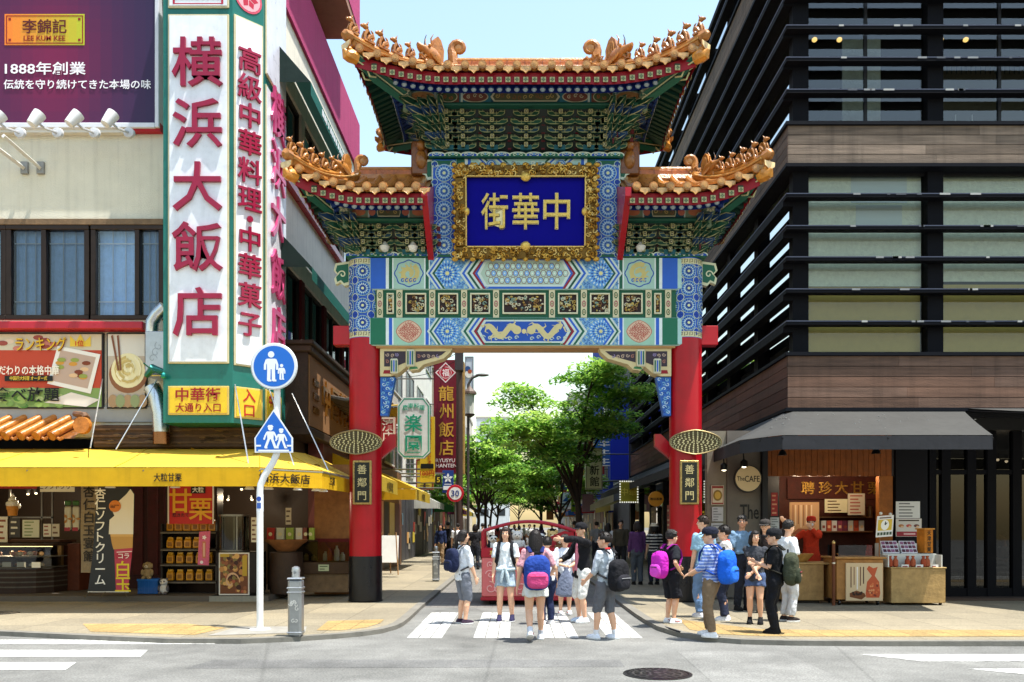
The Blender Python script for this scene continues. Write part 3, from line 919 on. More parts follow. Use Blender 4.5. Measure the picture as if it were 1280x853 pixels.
def beast_mesh(mb, M, sc=1., col=TILE):
 """small seated beast of glazed tile, looking along +x"""
 b = MB('tile')
 b.loft([[(x + .05 * r * math.cos(t), r * math.sin(t), z) for t in [2 * PI * k / 9 for k in range(9)]] for x, z, r in
   ((0, 0, .085), (-.01, .06, .10), (.0, .13, .085), (.02, .2, .06), (.035, .235, .045))], col)
 b.ell((.07, 0, .275), (.075, .05, .055), col, nu=9, nv=6)
 b.ell((.145, 0, .262), (.04, .034, .03), col, nu=8, nv=5)
 for s in (-1, 1):
  b.tube([(.05, s * .04, .19), (.10, s * .045, .09), (.11, s * .045, .0)], [.035, .027, .024], col, n=6)
  b.tube([(-.05, s * .06, .1), (.02, s * .075, .06), (.05, s * .07, .0)], [.05, .04, .03], col, n=6)
  b.cyl((.05, s * .035, .31), (.03, s * .05, .365), .02, col, n=5, r2=.004)
 b.tube([(-.08, 0, .03), (-.13, 0, .12), (-.10, 0, .22), (-.06, 0, .25)], [.03, .028, .02, .008], col, n=6)
 b.box((.01, 0, -.015), (.24, .16, .04), col)
 mb.merge(b, M @ Matrix.Scale(sc, 4))
def ridge_dragon(mb, M, sc=1.):
 b = MB('tile'); c, c2 = TILE, 'c08a4c'
 b.loft([[(x, w * math.cos(t), z + h * math.sin(t)) for t in [2 * PI * k / 10 for k in range(10)]] for x, z, w, h in
   ((-.18, .16, .10, .17), (-.05, .20, .13, .2), (.1, .22, .13, .17), (.22, .25, .11, .10), (.33, .28, .08, .06), (.38, .31, .04, .04))], c)
 b.loft([[(x, w * math.cos(t), z + h * math.sin(t)) for t in [2 * PI * k / 8 for k in range(8)]] for x, z, w, h in
   ((.0, .07, .10, .07), (.16, .06, .09, .045), (.28, .09, .06, .03), (.33, .13, .03, .02))], c)
 fin = [(-.28, .12), (-.12, .1), (.06, .3), (.0, .42), (-.04, .56), (-.13, .66), (-.22, .6), (-.3, .42)]
 b.prism(fin, (0, .06, 0), (1, 0, 0), (0, 0, 1), (0, -1, 0), .12, c)
 for k in range(5): b.tube([(-.26 + .05 * k, -.068, .22 + .03 * k), (-.24 + .04 * k, -.07, .4 + .02 * k), (-.2 + .025 * k, -.068, .58 - .01 * k)], .014, c2, n=5)
 for s in (-1, 1):
  b.ell((.14, s * .11, .34), (.04, .03, .035), c2, nu=8, nv=6)
  b.tube([(.06, s * .07, .38), (.1, s * .1, .5), (.05, s * .12, .6)], [.022, .016, .005], c, n=5)
  for k in range(5): b.tube([(-.12 + .06 * k, s * .13, .1 + .02 * k), (-.16 + .05 * k, s * .15, .0 + .02 * k)], [.03, .012], c2, n=5)
 for k in range(4): b.cyl((.1 + .06 * k, 0, .17), (.1 + .06 * k, 0, .11), .016, 'f0e2c0', n=5, r2=.004)
 b.tube([(.2, .0, .33), (.18, .0, .5), (.14, 0, .6)], [.012, .01, .008], '2a1a18', n=5)
 b.box((.0, 0, -.03), (.5, .24, .12), c, ch=.02)
 mb.merge(b, M @ Matrix.Scale(sc, 4))
def ridge_scroll(mb, M, sc=1.):
 b = MB('tile'); c, c2 = TILE, 'c08a4c'
 pts, rs = [(0, 0, 0), (.02, 0, .16), (.03, 0, .3)], [.13, .11, .10]
 for k in range(15):
  a = -.2 + k * .52
  r = .15 * (1 - .05 * k)
  pts.append((-.09 + r * math.cos(a), 0, .42 + r * math.sin(a))); rs.append(.08 - .0042 * k)
 b.tube(pts, rs, c, n=8)
 b.ell((-.09, 0, .43), (.1, .05, .1), c2)
 for k in range(8):
  a = k * .8
  b.tube([(.0 + .1 * math.cos(a), -.09, .12 + .07 * math.sin(a)), (.03 + .14 * math.cos(a + .5), -.12, .14 + .11 * math.sin(a + .5)), (.0 + .1 * math.cos(a + 1.1), -.1, .12 + .1 * math.sin(a + 1.1))], [.026, .022, .008], c2, n=5)
 b.tube([(-.06, -.05, .08), (-.18, -.07, .2), (-.26, -.04, .16)], [.05, .04, .01], c, n=6)
 b.box((.0, 0, -.03), (.36, .26, .14), c, ch=.02)
 mb.merge(b, M @ Matrix.Scale(sc, 4))
def bow(mb, o, u, n, w, h, t, c):
 """bow-shaped bracket arm seen from the front, cream outline round a coloured face"""
 pr = [(-w / 2, h / 2), (-w / 2, h * .05), (-w * .42, -h * .3), (-w * .3, -h / 2), (w * .3, -h / 2), (w * .42, -h * .3), (w / 2, h * .05), (w / 2, h / 2), (w * .3, h * .5), (w * .22, h * .15), (-w * .22, h * .15), (-w * .3, h * .5)]
 mb.prism(pr, o, u, (0, 0, 1), n, t, '989a6e', colside='173a30')
 b = .016
 q = [(a * (1 - 2 * b / w), max(-h / 2 + b, min(h / 2 - b, v))) for a, v in pr]
 q[9] = (w * .22 + b * .4, h * .15 - b); q[10] = (-w * .22 - b * .4, h * .15 - b)
 oo = Vector(o) + Vector(n) * (t + .003)
 mb.add([oo + Vector(u) * p[0] + Vector((0, 0, p[1])) for p in q], [list(range(len(q)))], c)
def bracket_cluster(o, u, n, T, h, ds, w, parent, cols=('1b4a3a', '17402f', '1a3f52')):
 """stack of stepped dougong arms: o = bottom centre, u sideways, n outwards"""
 mb = MB('paint')
 o, u, n = Vector(o), Vector(u), Vector(n)
 Z = Vector((0, 0, 1))
 ang = math.atan2(u.y, u.x)
 def bx(c, su, sn, sz, col, **k):
  mb.box(c, (su, sn, sz), col, rz=ang, **k)
 bx(o + Z * .04 + n * .0, .22, .2, .09, '1d5a66')
 for k in range(T):
  z = h * (k + .55) ; out = ds * k
  c = cols[k % len(cols)]
  L = out + .32
  bx(o + n * (out + .17 - L / 2) + Z * z, .062, L, .085, '15382c')
  e = o + n * (out + .171) + Z * z
  bx(e, .07, .008, .085, 'b3ad7c'); bx(e + n * .005, .042, .006, .055, '241a1a'); bx(e + n * .009, .018, .004, .024, 'c9c4a0')
  ww = w * (.78 + .16 * (k % 2))
  bow(mb, o + n * (out + .02) + Z * (z + .0), u, n, ww, h * .8, .065, c)
  bx(o + n * (out + .07) + Z * (z + h * .1), .05, .1, h, c)
  for s in (-1, 1): bx(o + n * (out + .122) + u * (s * .021) + Z * (z + h * .1), .011, .006, h, '989a6e')
  bx(o + n * (out - .01) + u * (w * .52) + Z * (z + h * .1), .07, .03, h * .7, '5a161c')
  bow(mb, o + n * (out - ds * .5 - .02) + Z * (z + h * .4), u, n, w * 1.02, h * .5, .05, c)
  for s in (-1, 0, 1):
   bx(o + n * (out + .05) + u * (s * ww * .42) + Z * (z + h * .45), .085, .085, h * .26, '8d8c63')
   bx(o + n * (out + .097) + u * (s * ww * .42) + Z * (z + h * .45), .06, .006, h * .15, c)
  for s in (-1, 1):
   bx(o + n * (out + .055) + u * (s * w * .14) + Z * z, .012, .07, h * .55, '9c9a70')
 return mb.build('bracket_cluster', parent)
def roof(xl, xr, rl, rr, D, ze, lift, zr, hipL, hipR, flatL, flatR, zb, T, yb, wtop, wbot, ncl, sc=1.):
 """hipped, upswept tiled roof; front at -D, mirrored behind"""
 parent = bpy.data.objects.new('tiled_roof', None); COL.objects.link(parent); parent.parent = gate
 parent.location = ((xl + xr) / 2 - GX, 0, ze - SW)
 push = .17
 def kx(x):
  k = 0.
  if hipL and x < flatL: k = (flatL - x) / (flatL - xl)
  if hipR and x > flatR: k = (x - flatR) / (xr - flatR)
  return k
 fy = .9                                    # where the side eaves start to rise
 def ky(y): return max(0., (abs(y - GY) - D * .35) / (D * .65))
 def front(x, s=-1):
  k = kx(x); return Vector((x, GY + s * (D + push * k ** 2), ze + lift * k ** 1.9))
 def side(y, s):
  k = min(1.12, ky(y)); xx = xl if s < 0 else xr
  return Vector((xx + (-s) * push * (1 - k ** 2) , y, ze + lift * k ** 1.9))
 prof = lambda t: .62 * t + .38 * t ** 2.2
 mb = MB('tile')
 def surf(x, t, s):
  e = front(x, s)
  return Vector((x, e.y + (GY - e.y) * t, e.z + (zr - e.z) * prof(t) + .03))
 def tmax(x):
  if hipL and x < rl: return max(0., (x - xl) / (rl - xl))
  if hipR and x > rr: return max(0., (xr - x) / (xr - rr))
  return 1.
 n = 40
 for s in (-1, 1):
  g = [[surf(xl + (xr - xl) * i / n, tmax(xl + (xr - xl) * i / n) * j / 6, s) for j in range(7)] for i in range(n + 1)]
  mb.loft(g, TILE, caps=False, closed=False)
 for s, hip, re in ((-1, hipL, rl), (1, hipR, rr)):
  if not hip:
   continue
  g = []
  for i in range(21):
   y = GY - D - push + 2 * (D + push) * i / 20
   tm = 1 - abs(y - GY) / (D + push)
   e = side(y, s)
   g.append([Vector((e.x + (re - e.x) * tm * j / 6, y, e.z + (zr - e.z) * prof(tm * j / 6) + .03)) for j in range(7)])
  mb.loft(g, TILE, caps=False, closed=False)
 surf_mb = mb
 edges = [('f', xl, xr, -1)]
 edges.append(('b', xl, xr, 1))
 if hipL: edges.append(('s', GY - D - push, GY + D + push, -1))
 if hipR: edges.append(('s', GY - D - push, GY + D + push, 1))
 rolls, ends, drip = MB('tile'), MB('tile'), MB('tile')
 pitch = .308
 for kind, a, b, s in edges:
  n = max(2, round((b - a) / pitch)); st = (b - a) / n
  for i in range(n):
   q = a + (i + .5) * st
   if kind != 's':
    e, nrm, ux = front(q, s), Vector((0, s, 0)), Vector((1, 0, 0))
    tm = tmax(q)
    pts = [surf(q, tm * j / 5, s) + Vector((0, 0, .03)) for j in range(6)]
    e2 = front(min(b, q + st / 2), s); mid = q + st / 2
   else:
    e, nrm, ux = side(q, s), Vector((s, 0, 0)), Vector((0, 1, 0))
    tm = 1 - abs(q - GY) / (D + push); re = rl if s < 0 else rr
    pts = [Vector((e.x + (re - e.x) * tm * j / 5, q, e.z + (zr - e.z) * prof(tm * j / 5) + .06)) for j in range(6)]
    e2 = side(min(b, q + st / 2), s)
   rolls.tube(pts, .068, TILE, n=8)
   c = e + nrm * .02 + Vector((0, 0, .035))
   ends.cyl(c - nrm * .08, c + nrm * .02, .078, TILE, n=14)
   ends.cyl(c + nrm * .02, c + nrm * .03, .056, TILE2, n=12); ends.cyl(c + nrm * .03, c + nrm * .038, .03, 'bd8a4c', n=10)
   if i < n - 1 or True:
    dd = [(-.105, .03), (-.09, -.035), (-.04, -.05), (0, -.095), (.04, -.05), (.09, -.035), (.105, .03)]
    o2 = e2 + Vector((0, 0, -.02)) - nrm * .0
    drip.prism(dd, o2, ux, (0, 0, 1), nrm, .02, 'c49c66', colside=TILE)
    drip.tube([o2 + ux * a_ + Vector((0, 0, b_)) + nrm * .02 for a_, b_ in dd], .01, 'bd8a4c', n=4)
 surf_mb.merge(rolls).merge(ends).merge(drip).build('roof_surface', parent, smooth=1)
 brd, sq, rd = MB('paint'), MB('paint'), MB('paint')
 prof_strips = [(.0, .0, .10, -.03, '5a1a1c'), (.07, -.06, .07, -.28, '8e1220'), (.07, -.27, .07, -.28, '8e1220'), (.07, -.14, .50, .08, '5a1820'),
     (.50, .07, .50, -.205, '1b2f7a'), (.50, -.10, 1.0, .12, '5a1420')]
 for kind, a, b, s in edges:
  n = 30
  hl = (hipL if kind != 's' else True); hr = (hipR if kind != 's' else True)
  pt = (lambda q: front(q, s)) if kind != 's' else (lambda q: side(q, s))
  nrm = Vector((0, s, 0)) if kind != 's' else Vector((s, 0, 0))
  def at(q, dd, dz):
   A = a + (dd if hl else 0); B = b - (dd if hr else 0)
   q2 = A + (B - A) * (q - a) / (b - a)
   e = pt(q2); return e - nrm * dd + Vector((0, 0, dz))
  for d0, z0, d1, z1, c in prof_strips:
   g = [[at(a + (b - a) * i / n, d0, z0), at(a + (b - a) * i / n, d1, z1)] for i in range(n + 1)]
   brd.loft(g, c, caps=False, closed=False)
  ns = max(3, round((b - a) / .158)); st = (b - a) / ns
  for i in range(ns):
   q = a + (i + .5) * st
   e = pt(q); ca = min(q - a if hl else 9, b - q if hr else 9)
   if ca < .25: continue
   L = min(.42, ca * .8)
   c = e - nrm * (.03 + L / 2) + Vector((0, 0, -.205))
   dims = (.088, L, .088) if kind != 's' else (L, .088, .088)
   tl = (Matrix.Rotation(s * -.44, 4, 'X') if kind != 's' else Matrix.Rotation(s * .44, 4, 'Y'))
   sq.box(c + Vector((0, 0, .10)), dims, '143a2e', M=tl)
   f_ = e - nrm * .028 + Vector((0, 0, -.205))
   ux = Vector((1, 0, 0)) if kind != 's' else Vector((0, 1, 0))
   sq.box(f_, (.09, .008, .09) if kind != 's' else (.008, .09, .09), 'a8a276')
   sq.box(f_ + nrm * .005, (.03, .006, .07) if kind != 's' else (.006, .03, .07), '5d6a48')
   sq.box(f_ + nrm * .006, (.07, .005, .022) if kind != 's' else (.005, .07, .022), '5d6a48')
   if ca < .62: continue
   L2 = min(.5, ca * .5)
   c0 = e - nrm * .44 + Vector((0, 0, -.165))
   rd.cyl(c0, c0 - nrm * L2 + Vector((0, 0, .22 * L2 / .5)), .05, '24407c', n=10)
   rd.cyl(c0 + nrm * .004, c0, .051, 'b9ccd4', n=10); rd.cyl(c0 + nrm * .008, c0 + nrm * .004, .03, 'e3ecec', n=10)
 brd.build('eave_board', parent); sq.build('rafter_end', parent); rd.build('rafter_end', parent)
 d_f = .78
 ftop, fbot = ze - .02, ze - .25
 fx0, fx1 = (xl + wtop[0] if hipL else xl), (xr - wtop[1] if hipR else xr)
 fy0 = GY - D + d_f
 fz = MB('paint')
 fz.span(fx0, fx1, fy0, 2 * GY - fy0, fbot, ftop, '27505a')
 d = Deco(fz, plane_map(((fx0 + fx1) / 2, fy0, 0)), 'paint', .003)
 hw = (fx1 - fx0) / 2; m = (ftop + fbot) / 2; h = (ftop - fbot) / 2
 for s in (-1, 1):
  k = hw / 2.3 if hw > 1.5 else hw / 1.3
  if hw > 1.5:
   for u, w in ((1.95, .3), (1.45, .2), (.95, .3)):
    d.rect(s * u - w * 1.0, m - h, s * u + w * 1.0, m + h, ('37707a', '6a8a86', '7a4a38')[int(u * 10) % 3], 1)
    d.disc(s * u, m, w * .85, 'c9bf98', 2, 18, h * .95 / (w * .85)); d.disc(s * u, m, w * .78, ('7a4a3a', 'c48a50', '54603c')[int(u * 10) % 3], 3, 18, h * .8 / (w * .78))
    d.scrollwork(s * u - w * .6, m - h * .6, s * u + w * .6, m + h * .6, .09, .014, ['c9bf98', 'b0603a'], 4, int(u * 10))
   for u in (1.7, 1.2, 2.25): d.rect(s * u - .02, m - h, s * u + .02, m + h, 'c3cbb8', 4)
  else:
   d.rect(s * hw * .75 - .18, m - h, s * hw * .75 + .18, m + h, '7f8a6a', 1); d.disc(s * hw * .75, m, .13, 'c9764e', 2, 16, .55)
   d.rect(s * hw * .5 - .015, m - h, s * hw * .5 + .015, m + h, 'c3cbb8', 2); d.disc(s * hw * .42, m, .07, 'c06a50', 2, 10)
 d.poly([(-hw * .3, m), (-hw * .27, m - h * .8), (hw * .27, m - h * .8), (hw * .3, m), (hw * .27, m + h * .8), (-hw * .27, m + h * .8)], 'c9bf98', 2)
 d.poly([(-hw * .28, m), (-hw * .26, m - h * .6), (hw * .26, m - h * .6), (hw * .28, m), (hw * .26, m + h * .6), (-hw * .26, m + h * .6)], '5e5a3c', 3)
 d.scrollwork(-hw * .26, m - h * .5, hw * .26, m + h * .5, .1, .016, ['b89a58', '8a5a3a'], 4, 8)
 fz.build('frieze', parent)
 gp = MB('paint'); gp.span(fx0 - .05, fx1 + .05, fy0 - .05, 2 * GY - fy0 + .05, fbot - .055, fbot - .001, '1c4f3f', ch=.015); gp.build('purlin', parent)
 for s, hip, x in ((-1, hipL, fx0), (1, hipR, fx1)):
  if hip:   # hanging flower pendant at the frieze corner
   pd = MB('paint'); pd.lathe([(.01, ze - .46), (.05, ze - .43), (.045, ze - .26), (.075, ze - .24), (.12, ze - .16), (.12, ze - .06), (.06, ze - .02)], '6a7a62', n=12, c=(x - s * -.06, fy0 - .05, 0))
   d2 = Deco(pd, plane_map((x + s * .06, fy0 - .175, ze - .11)), 'paint'); d2.petals(0, 0, .02, .1, 8, .05, 'c9bf98', 1)
   pd.build('pendant', parent, smooth=1)
 ztop = fbot - .055
 h = (ztop - zb) / (T + .25)
 ds = ((yb - fy0) - .12) / T
 bk = MB('paint')
 y_t = fy0 + .12
 bw0, bw1 = (wbot[0] if hipL else xl), (wbot[1] if hipR else xr)
 A = [(bw0, yb + .05, zb), (bw1, yb + .05, zb), (fx1 - (.1 if hipR else 0), y_t, ztop), (fx0 + (.1 if hipL else 0), y_t, ztop)]
 B = [(p[0], 2 * GY - p[1], p[2]) for p in A]
 bk.add(A + B, [(0, 1, 2, 3), (4, 5, 6, 7), (0, 3, 7, 4), (1, 2, 6, 5), (3, 2, 6, 7), (0, 1, 5, 4)], '18221e')
 bk.build('bracket_wall', parent)
 xs = ncl
 for x in xs: bracket_cluster((x, yb, zb), (1, 0, 0), (0, -1, 0), T, h, ds, .64 * sc, parent)
 for s, hip, x in ((-1, hipL, bw0), (1, hipR, bw1)):
  if not hip: continue
  for y in (yb + .05, GY, 2 * GY - yb - .05):
   bracket_cluster((x, y, zb), (0, -s, 0), (s, 0, 0), T, h, ds, .64 * sc, parent)
  for sy in (-1, 1):
   cb = MB('paint')
   for k in range(T + 1):
    z = zb + h * (k + .5)
    L = .30 + ds * k * 1.5
    for a in (4, 18, 32, 45, 58, 72, 86):
     dr = Vector((s * math.sin(R(a)), sy * math.cos(R(a)), 0))
     o_ = Vector((x - s * .1, GY + sy * (GY - yb) , z + .0))
     Lk = L * (1.18 if a == 45 else .92)
     sd = Vector((-dr.y, dr.x, 0))
     tip = o_ + dr * Lk + Vector((0, 0, .02))
     w_, hh = .05, .062
     r0 = [o_ + sd * p + Vector((0, 0, q)) for p, q in ((-w_, -hh), (w_, -hh), (w_, hh), (-w_, hh))]
     r1 = [tip - dr * .16 + sd * p + Vector((0, 0, q)) for p, q in ((-w_, -hh), (w_, -hh), (w_, hh), (-w_, hh))]
     r2 = [tip + sd * p + Vector((0, 0, q)) for p, q in ((-.01, -.02), (.01, -.02), (.01, .03), (-.01, .03))]
     cb.loft([r0, r1, r2], ('1b4a3a', '1e3f66', '17402f')[k % 3])
     for p in (-w_, w_):
      for q in (-hh, hh): cb.tube([o_ + sd * p + Vector((0, 0, q)), tip - dr * .16 + sd * p + Vector((0, 0, q)), tip], .009, 'a5a276', n=4)
   cb.build('corner_arms', parent)
 for s, hip, xc, re in ((-1, hipL, xl, rl), (1, hipR, xr, rr)):
  if not hip: continue
  for sy in (-1, 1):
   cor = front(xc, sy)
   end = Vector((re, GY, zr))
   dr = Vector((cor.x - re, cor.y - GY, 0)).normalized()
   hb = MB('paint')
   i0 = cor - dr * 1.25 + Vector((0, 0, -.42)); i1 = cor - dr * .5 + Vector((0, 0, -.24)); i2 = cor - dr * .02 + Vector((0, 0, -.13))
   hb.tube([i0, i1, i2], [.12, .11, .09], '1e5a46', n=4)
   hb.tube([i0 + Vector((0, 0, -.1)), i1 + Vector((0, 0, -.12)), i1 + dr * .22 + Vector((0, 0, -.03))], [.08, .08, .05], '1e5a46', n=4)
   sd = Vector((-dr.y, dr.x, 0))
   for p in (-.075, .075):
    for dz in (-.07, .05): hb.tube([i0 + sd * p + Vector((0, 0, dz)), i1 + sd * p + Vector((0, 0, dz)), i2 + sd * p * .8 + Vector((0, 0, dz))], .016, 'b9b98c', n=4)
    hb.tube([i1 + sd * p + Vector((0, 0, -.12)), i1 + sd * p + dr * .14 + Vector((0, 0, -.16)), i1 + sd * p + dr * .2 + Vector((0, 0, -.06))], .02, 'b9b98c', n=4)
   hb.build('hip_rafter', parent)
   cp = MB('tile')
   c0 = cor + Vector((0, 0, -.15)) - dr * .02
   cp.tube([c0 - dr * .1, c0 + dr * .03, c0 + dr * .12 + Vector((0, 0, -.01)), c0 + dr * .17 + Vector((0, 0, .06))], [.11, .12, .09, .03], 'd08a35', n=8)
   cp.ell(c0 + dr * .05 + Vector((0, 0, .09)), (.07, .07, .06), 'd08a35')
   cp.build('hip_end_cap', parent, smooth=1)
   N = 12
   line = []
   for k in range(N + 1):
    t = k / N
    x = xc + (re - xc) * t
    p = surf(x, t, sy); line.append(p)
   hr_ = MB('tile')
   hr_.tube([p + Vector((0, 0, .06)) for p in line], .10, TILE, n=8)
   hr_.tube([p + Vector((0, 0, .17)) for p in line[:-2]], .065, 'b87d3c', n=8)
   hr_.tube([p + sd * .1 + Vector((0, 0, .10)) for p in line[:-1]], .022, 'c69a5c', n=5)
   hr_.tube([p - sd * .1 + Vector((0, 0, .10)) for p in line[:-1]], .022, 'c69a5c', n=5)
   q = line[0]
   hr_.tube([q + Vector((0, 0, .14)), q + dr * .12 + Vector((0, 0, .15)), q + dr * .16 + Vector((0, 0, .12))], [.1, .095, .05], TILE, n=8)
   dd = [(-.13, .05), (-.12, -.03), (0, -.1), (.12, -.03), (.13, .05)]
   hr_.prism(dd, q + dr * .08 + Vector((0, 0, -.03)), sd, (0, 0, 1), dr, .03, 'e6c890', colside=TILE)
   hr_.build('hip_ridge', parent, smooth=1)
   if sy < 0 or s > 0:
    ang = math.atan2(dr.y, dr.x)
    tot = (line[0] - line[-1]).length
    nb = 6 if tot > 2.2 else 5
    for k in range(nb):
     t = .02 + k * (.66 if nb == 6 else .58) / (nb - 1) * 1.0
     j = t * N; i_ = int(j); p = line[i_].lerp(line[i_ + 1], j - i_) + Vector((0, 0, .245))
     bm_ = MB('tile')
     sc_ = (.82, .95, .95, .88, .78, .72)[k] * (1. if nb == 6 else .92)
     beast_mesh(bm_, Matrix.Translation(p) @ Matrix.Rotation(ang, 4, 'Z'), sc_)
     bm_.build('roof_beast', parent, smooth=1)
    t = .76 if nb == 6 else .74
    j = t * N; i_ = int(j); p = line[i_].lerp(line[i_ + 1], j - i_)
    bm_ = MB('tile'); ridge_dragon(bm_, Matrix.Translation(p + Vector((0, 0, .12))) @ Matrix.Rotation(ang, 4, 'Z') , .92 if nb == 6 else .72); bm_.build('roof_dragon', parent, smooth=1)
  bm_ = MB('tile')
  M = Matrix.Translation((re - s * .0, GY, zr + .05))
  if s < 0: M = M @ Matrix.Rotation(PI, 4, 'Z')
  ridge_scroll(bm_, M, .98 if sc >= 1 else .78); bm_.build('ridge_scroll', parent, smooth=1)
 rg_ = MB('tile')
 a, b = (rl if hipL else xl), (rr if hipR else xr)
 rg_.tube([(a, GY, zr + .0), (b, GY, zr + .0)], .13, TILE, n=8)
 rg_.span(a, b, GY - .07, GY + .07, zr + .02, zr + .2, 'b5652c', ch=.02)
 rg_.tube([(a, GY, zr + .22), (b, GY, zr + .22)], .055, 'b87d3c', n=8)
 for k in range(int((b - a) / .35)): rg_.span(a + k * .35, a + k * .35 + .012, GY - .074, GY + .074, zr + .03, zr + .19, '8a4a22')
 rg_.build('ridge', parent, smooth=1)
 return parent
c_ = (WX(555, BY) + WX(760, BY)) / 2
roof(GX - 3.13, GX + 3.10, GX - 1.42, GX + 1.38, 1.6, 9.80, .26, 10.58, True, True, GX - 1.35, GX + 1.35,
  WZ(189, BY), 5, BY + .02, (.92, .92), (c_ - 1.68, c_ + 1.68), [c_ + k * .655 for k in (-1, 0, 1)] + [c_ + s * q for s in (-1, 1) for q in (1.22, 1.52, 1.72)])
roof(-4.04, -1.66, -3.12, -1.66, 1.5, 7.66, .33, 8.42, True, False, -2.75, 0,
  WZ(319, BY), 4, BY + .02, (.86, 0), (-3.15, 0), [-2.95, -2.62, -2.1, -1.8], sc=.92)
roof(2.03, 4.46, 2.03, 3.52, 1.5, 7.66, .33, 8.42, False, True, 0, 3.12,
  WZ(319, BY), 4, BY + .02, (0, .86), (0, 3.55), [2.17, 2.47, 2.99, 3.32], sc=.92)
for s, x in ((-1, -1.66), (1, 2.03)):
 mb = MB('gloss')
 pr = [(-1.52, .72), (-1.52, .88), (0, 1.5), (1.5, .88), (1.5, .72), (.28, -.06), (-.28, -.06)]
 mb.prism(pr, (x - .055, GY, WZ(322, BY)), (0, 1, 0), (0, 0, 1), (1, 0, 0), .11, 'a31222'); mb.build('gable_board', gate)
 mb = MB('tile')
 x2 = x + s * .2
 mb.span(x2 - .2, x2 + .14 if s < 0 else x2 + .2, GY - .22, GY + .22, 8.45, 9.12, '7c4a22', ch=.03)
 mb.ell((x2, GY - .2, 8.75), (.12, .1, .2), '95602a', nu=10, nv=7); mb.ell((x2, GY - .26, 9.0), (.09, .09, .1), '95602a', nu=10, nv=7)
 mb.build('ridge_stop', gate, smooth=1)
for x, c in ((-2.55, 'd6d6d2'), (-2.0, 'e8e8e4'), (2.42, 'd6d6d2')):
 mb = MB('paint'); mb.lathe([(.02, .0), (.07, .02), (.10, .1), (.05, .17), (.02, .2)], c, n=12, c=(x, BY - .12, WZ(322, BY) + .07)); mb.build('beam_lamp', gate, smooth=1)
# ================================================================== left corner restaurant
LF = 17.0
def XL(px, Y=LF): return WX(px, Y)
def ZL(py, Y=LF): return WZ(py, Y)
lb = thing('restaurant_building', 'cream corner restaurant building with blue curtained windows and a magenta parapet', 'building', (-12, LF, 0))
CREAMW = 'd9d3c0'
wz0, wz1 = ZL(400), ZL(282)
mb = MB('stucco')
mb.span(-30, -5.05, LF, LF + .35, wz1, 13.2, CREAMW)
mb.span(-30, -5.05, LF, LF + .35, 3.35, wz0, CREAMW)
mb.span(XL(205), -5.05, LF, LF + .35, wz0, wz1, CREAMW)
mb.span(-30, -5.4, 26.2, 26.5, 0, 14.2, CREAMW)
mb.span(-30, -5.05, LF + .35, 26.4, 13.0, 13.2, 'b8b2a2')
mb.build('wall', lb)
mb = MB('stucco')
mb.span(-5.35, -5.0, LF + .36, 26.5, 11.15, 12.7, 'e2ddcc')
mb.span(-5.35, -5.0, LF + .36, 26.5, 7.3, 9.0, 'e6e2d6')
mb.span(-5.35, -5.0, LF + .36, 26.5, 3.2, 5.45, '4a3a30')
for y in (17.36, 19.6, 21.9, 24.2, 26.2): mb.span(-5.35, -5.002, y, y + .3, 9.0, 11.15, 'c9c2b2'); mb.span(-5.35, -5.002, y, y + .3, 5.45, 7.3, '5a1a20')
mb.build('side_wall', lb)
mb = MB('stucco'); mb.span(-5.3, -4.93, LF - .2, 26.5, 12.7, 14.2, 'a83a68'); mb.span(-30, -5.3, LF - .2, LF - .0, 13.2, 14.2, 'a83a68'); mb.build('parapet', lb)
mb = MB('stucco'); mb.span(-9, -5.31, 19.0, 26.0, 14.2, 15.0, 'a08070'); mb.span(-9, -4.35, 18.0, 23.2, 15.0, 15.2, '9c7464'); mb.build('roof_slab', lb)
mb = MB('stucco'); mb.span(-9, -4.33, 17.9, 23.3, 15.2, 16.6, 'b03e70'); mb.build('fascia', lb)
mb = MB('gloss'); mb.span(-5.0, -4.86, LF + .4, 26.5, 8.92, 9.08, 'b01a2c'); mb.build('red_trim', lb)
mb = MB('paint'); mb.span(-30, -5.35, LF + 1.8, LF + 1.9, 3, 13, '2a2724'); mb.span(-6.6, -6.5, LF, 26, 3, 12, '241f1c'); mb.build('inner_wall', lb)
for z0, z1 in ((9.0, 11.15), (5.45, 7.3)):
 for k in range(4):
  y0 = 17.66 + k * 2.26
  w = MB('paint')
  for a, b, c, d in ((y0, y0 + 1.95, z0, z0 + .07), (y0, y0 + 1.95, z1 - .07, z1)): w.span(-5.16, -5.06, a, b, c, d, '2a2624')
  for a in (y0, y0 + .95, y0 + 1.88): w.span(-5.155, -5.065, a, a + .07, z0 + .07, z1 - .07, '2a2624')
  wo_ = w.build('window', lb)
  p = MB('glass'); p.quad((-5.11, y0 + .05, z0 + .05), (-5.11, y0 + 1.9, z0 + .05), (-5.11, y0 + 1.9, z1 - .05), (-5.11, y0 + .05, z1 - .05), '8a93a0'); p.build('pane', wo_)
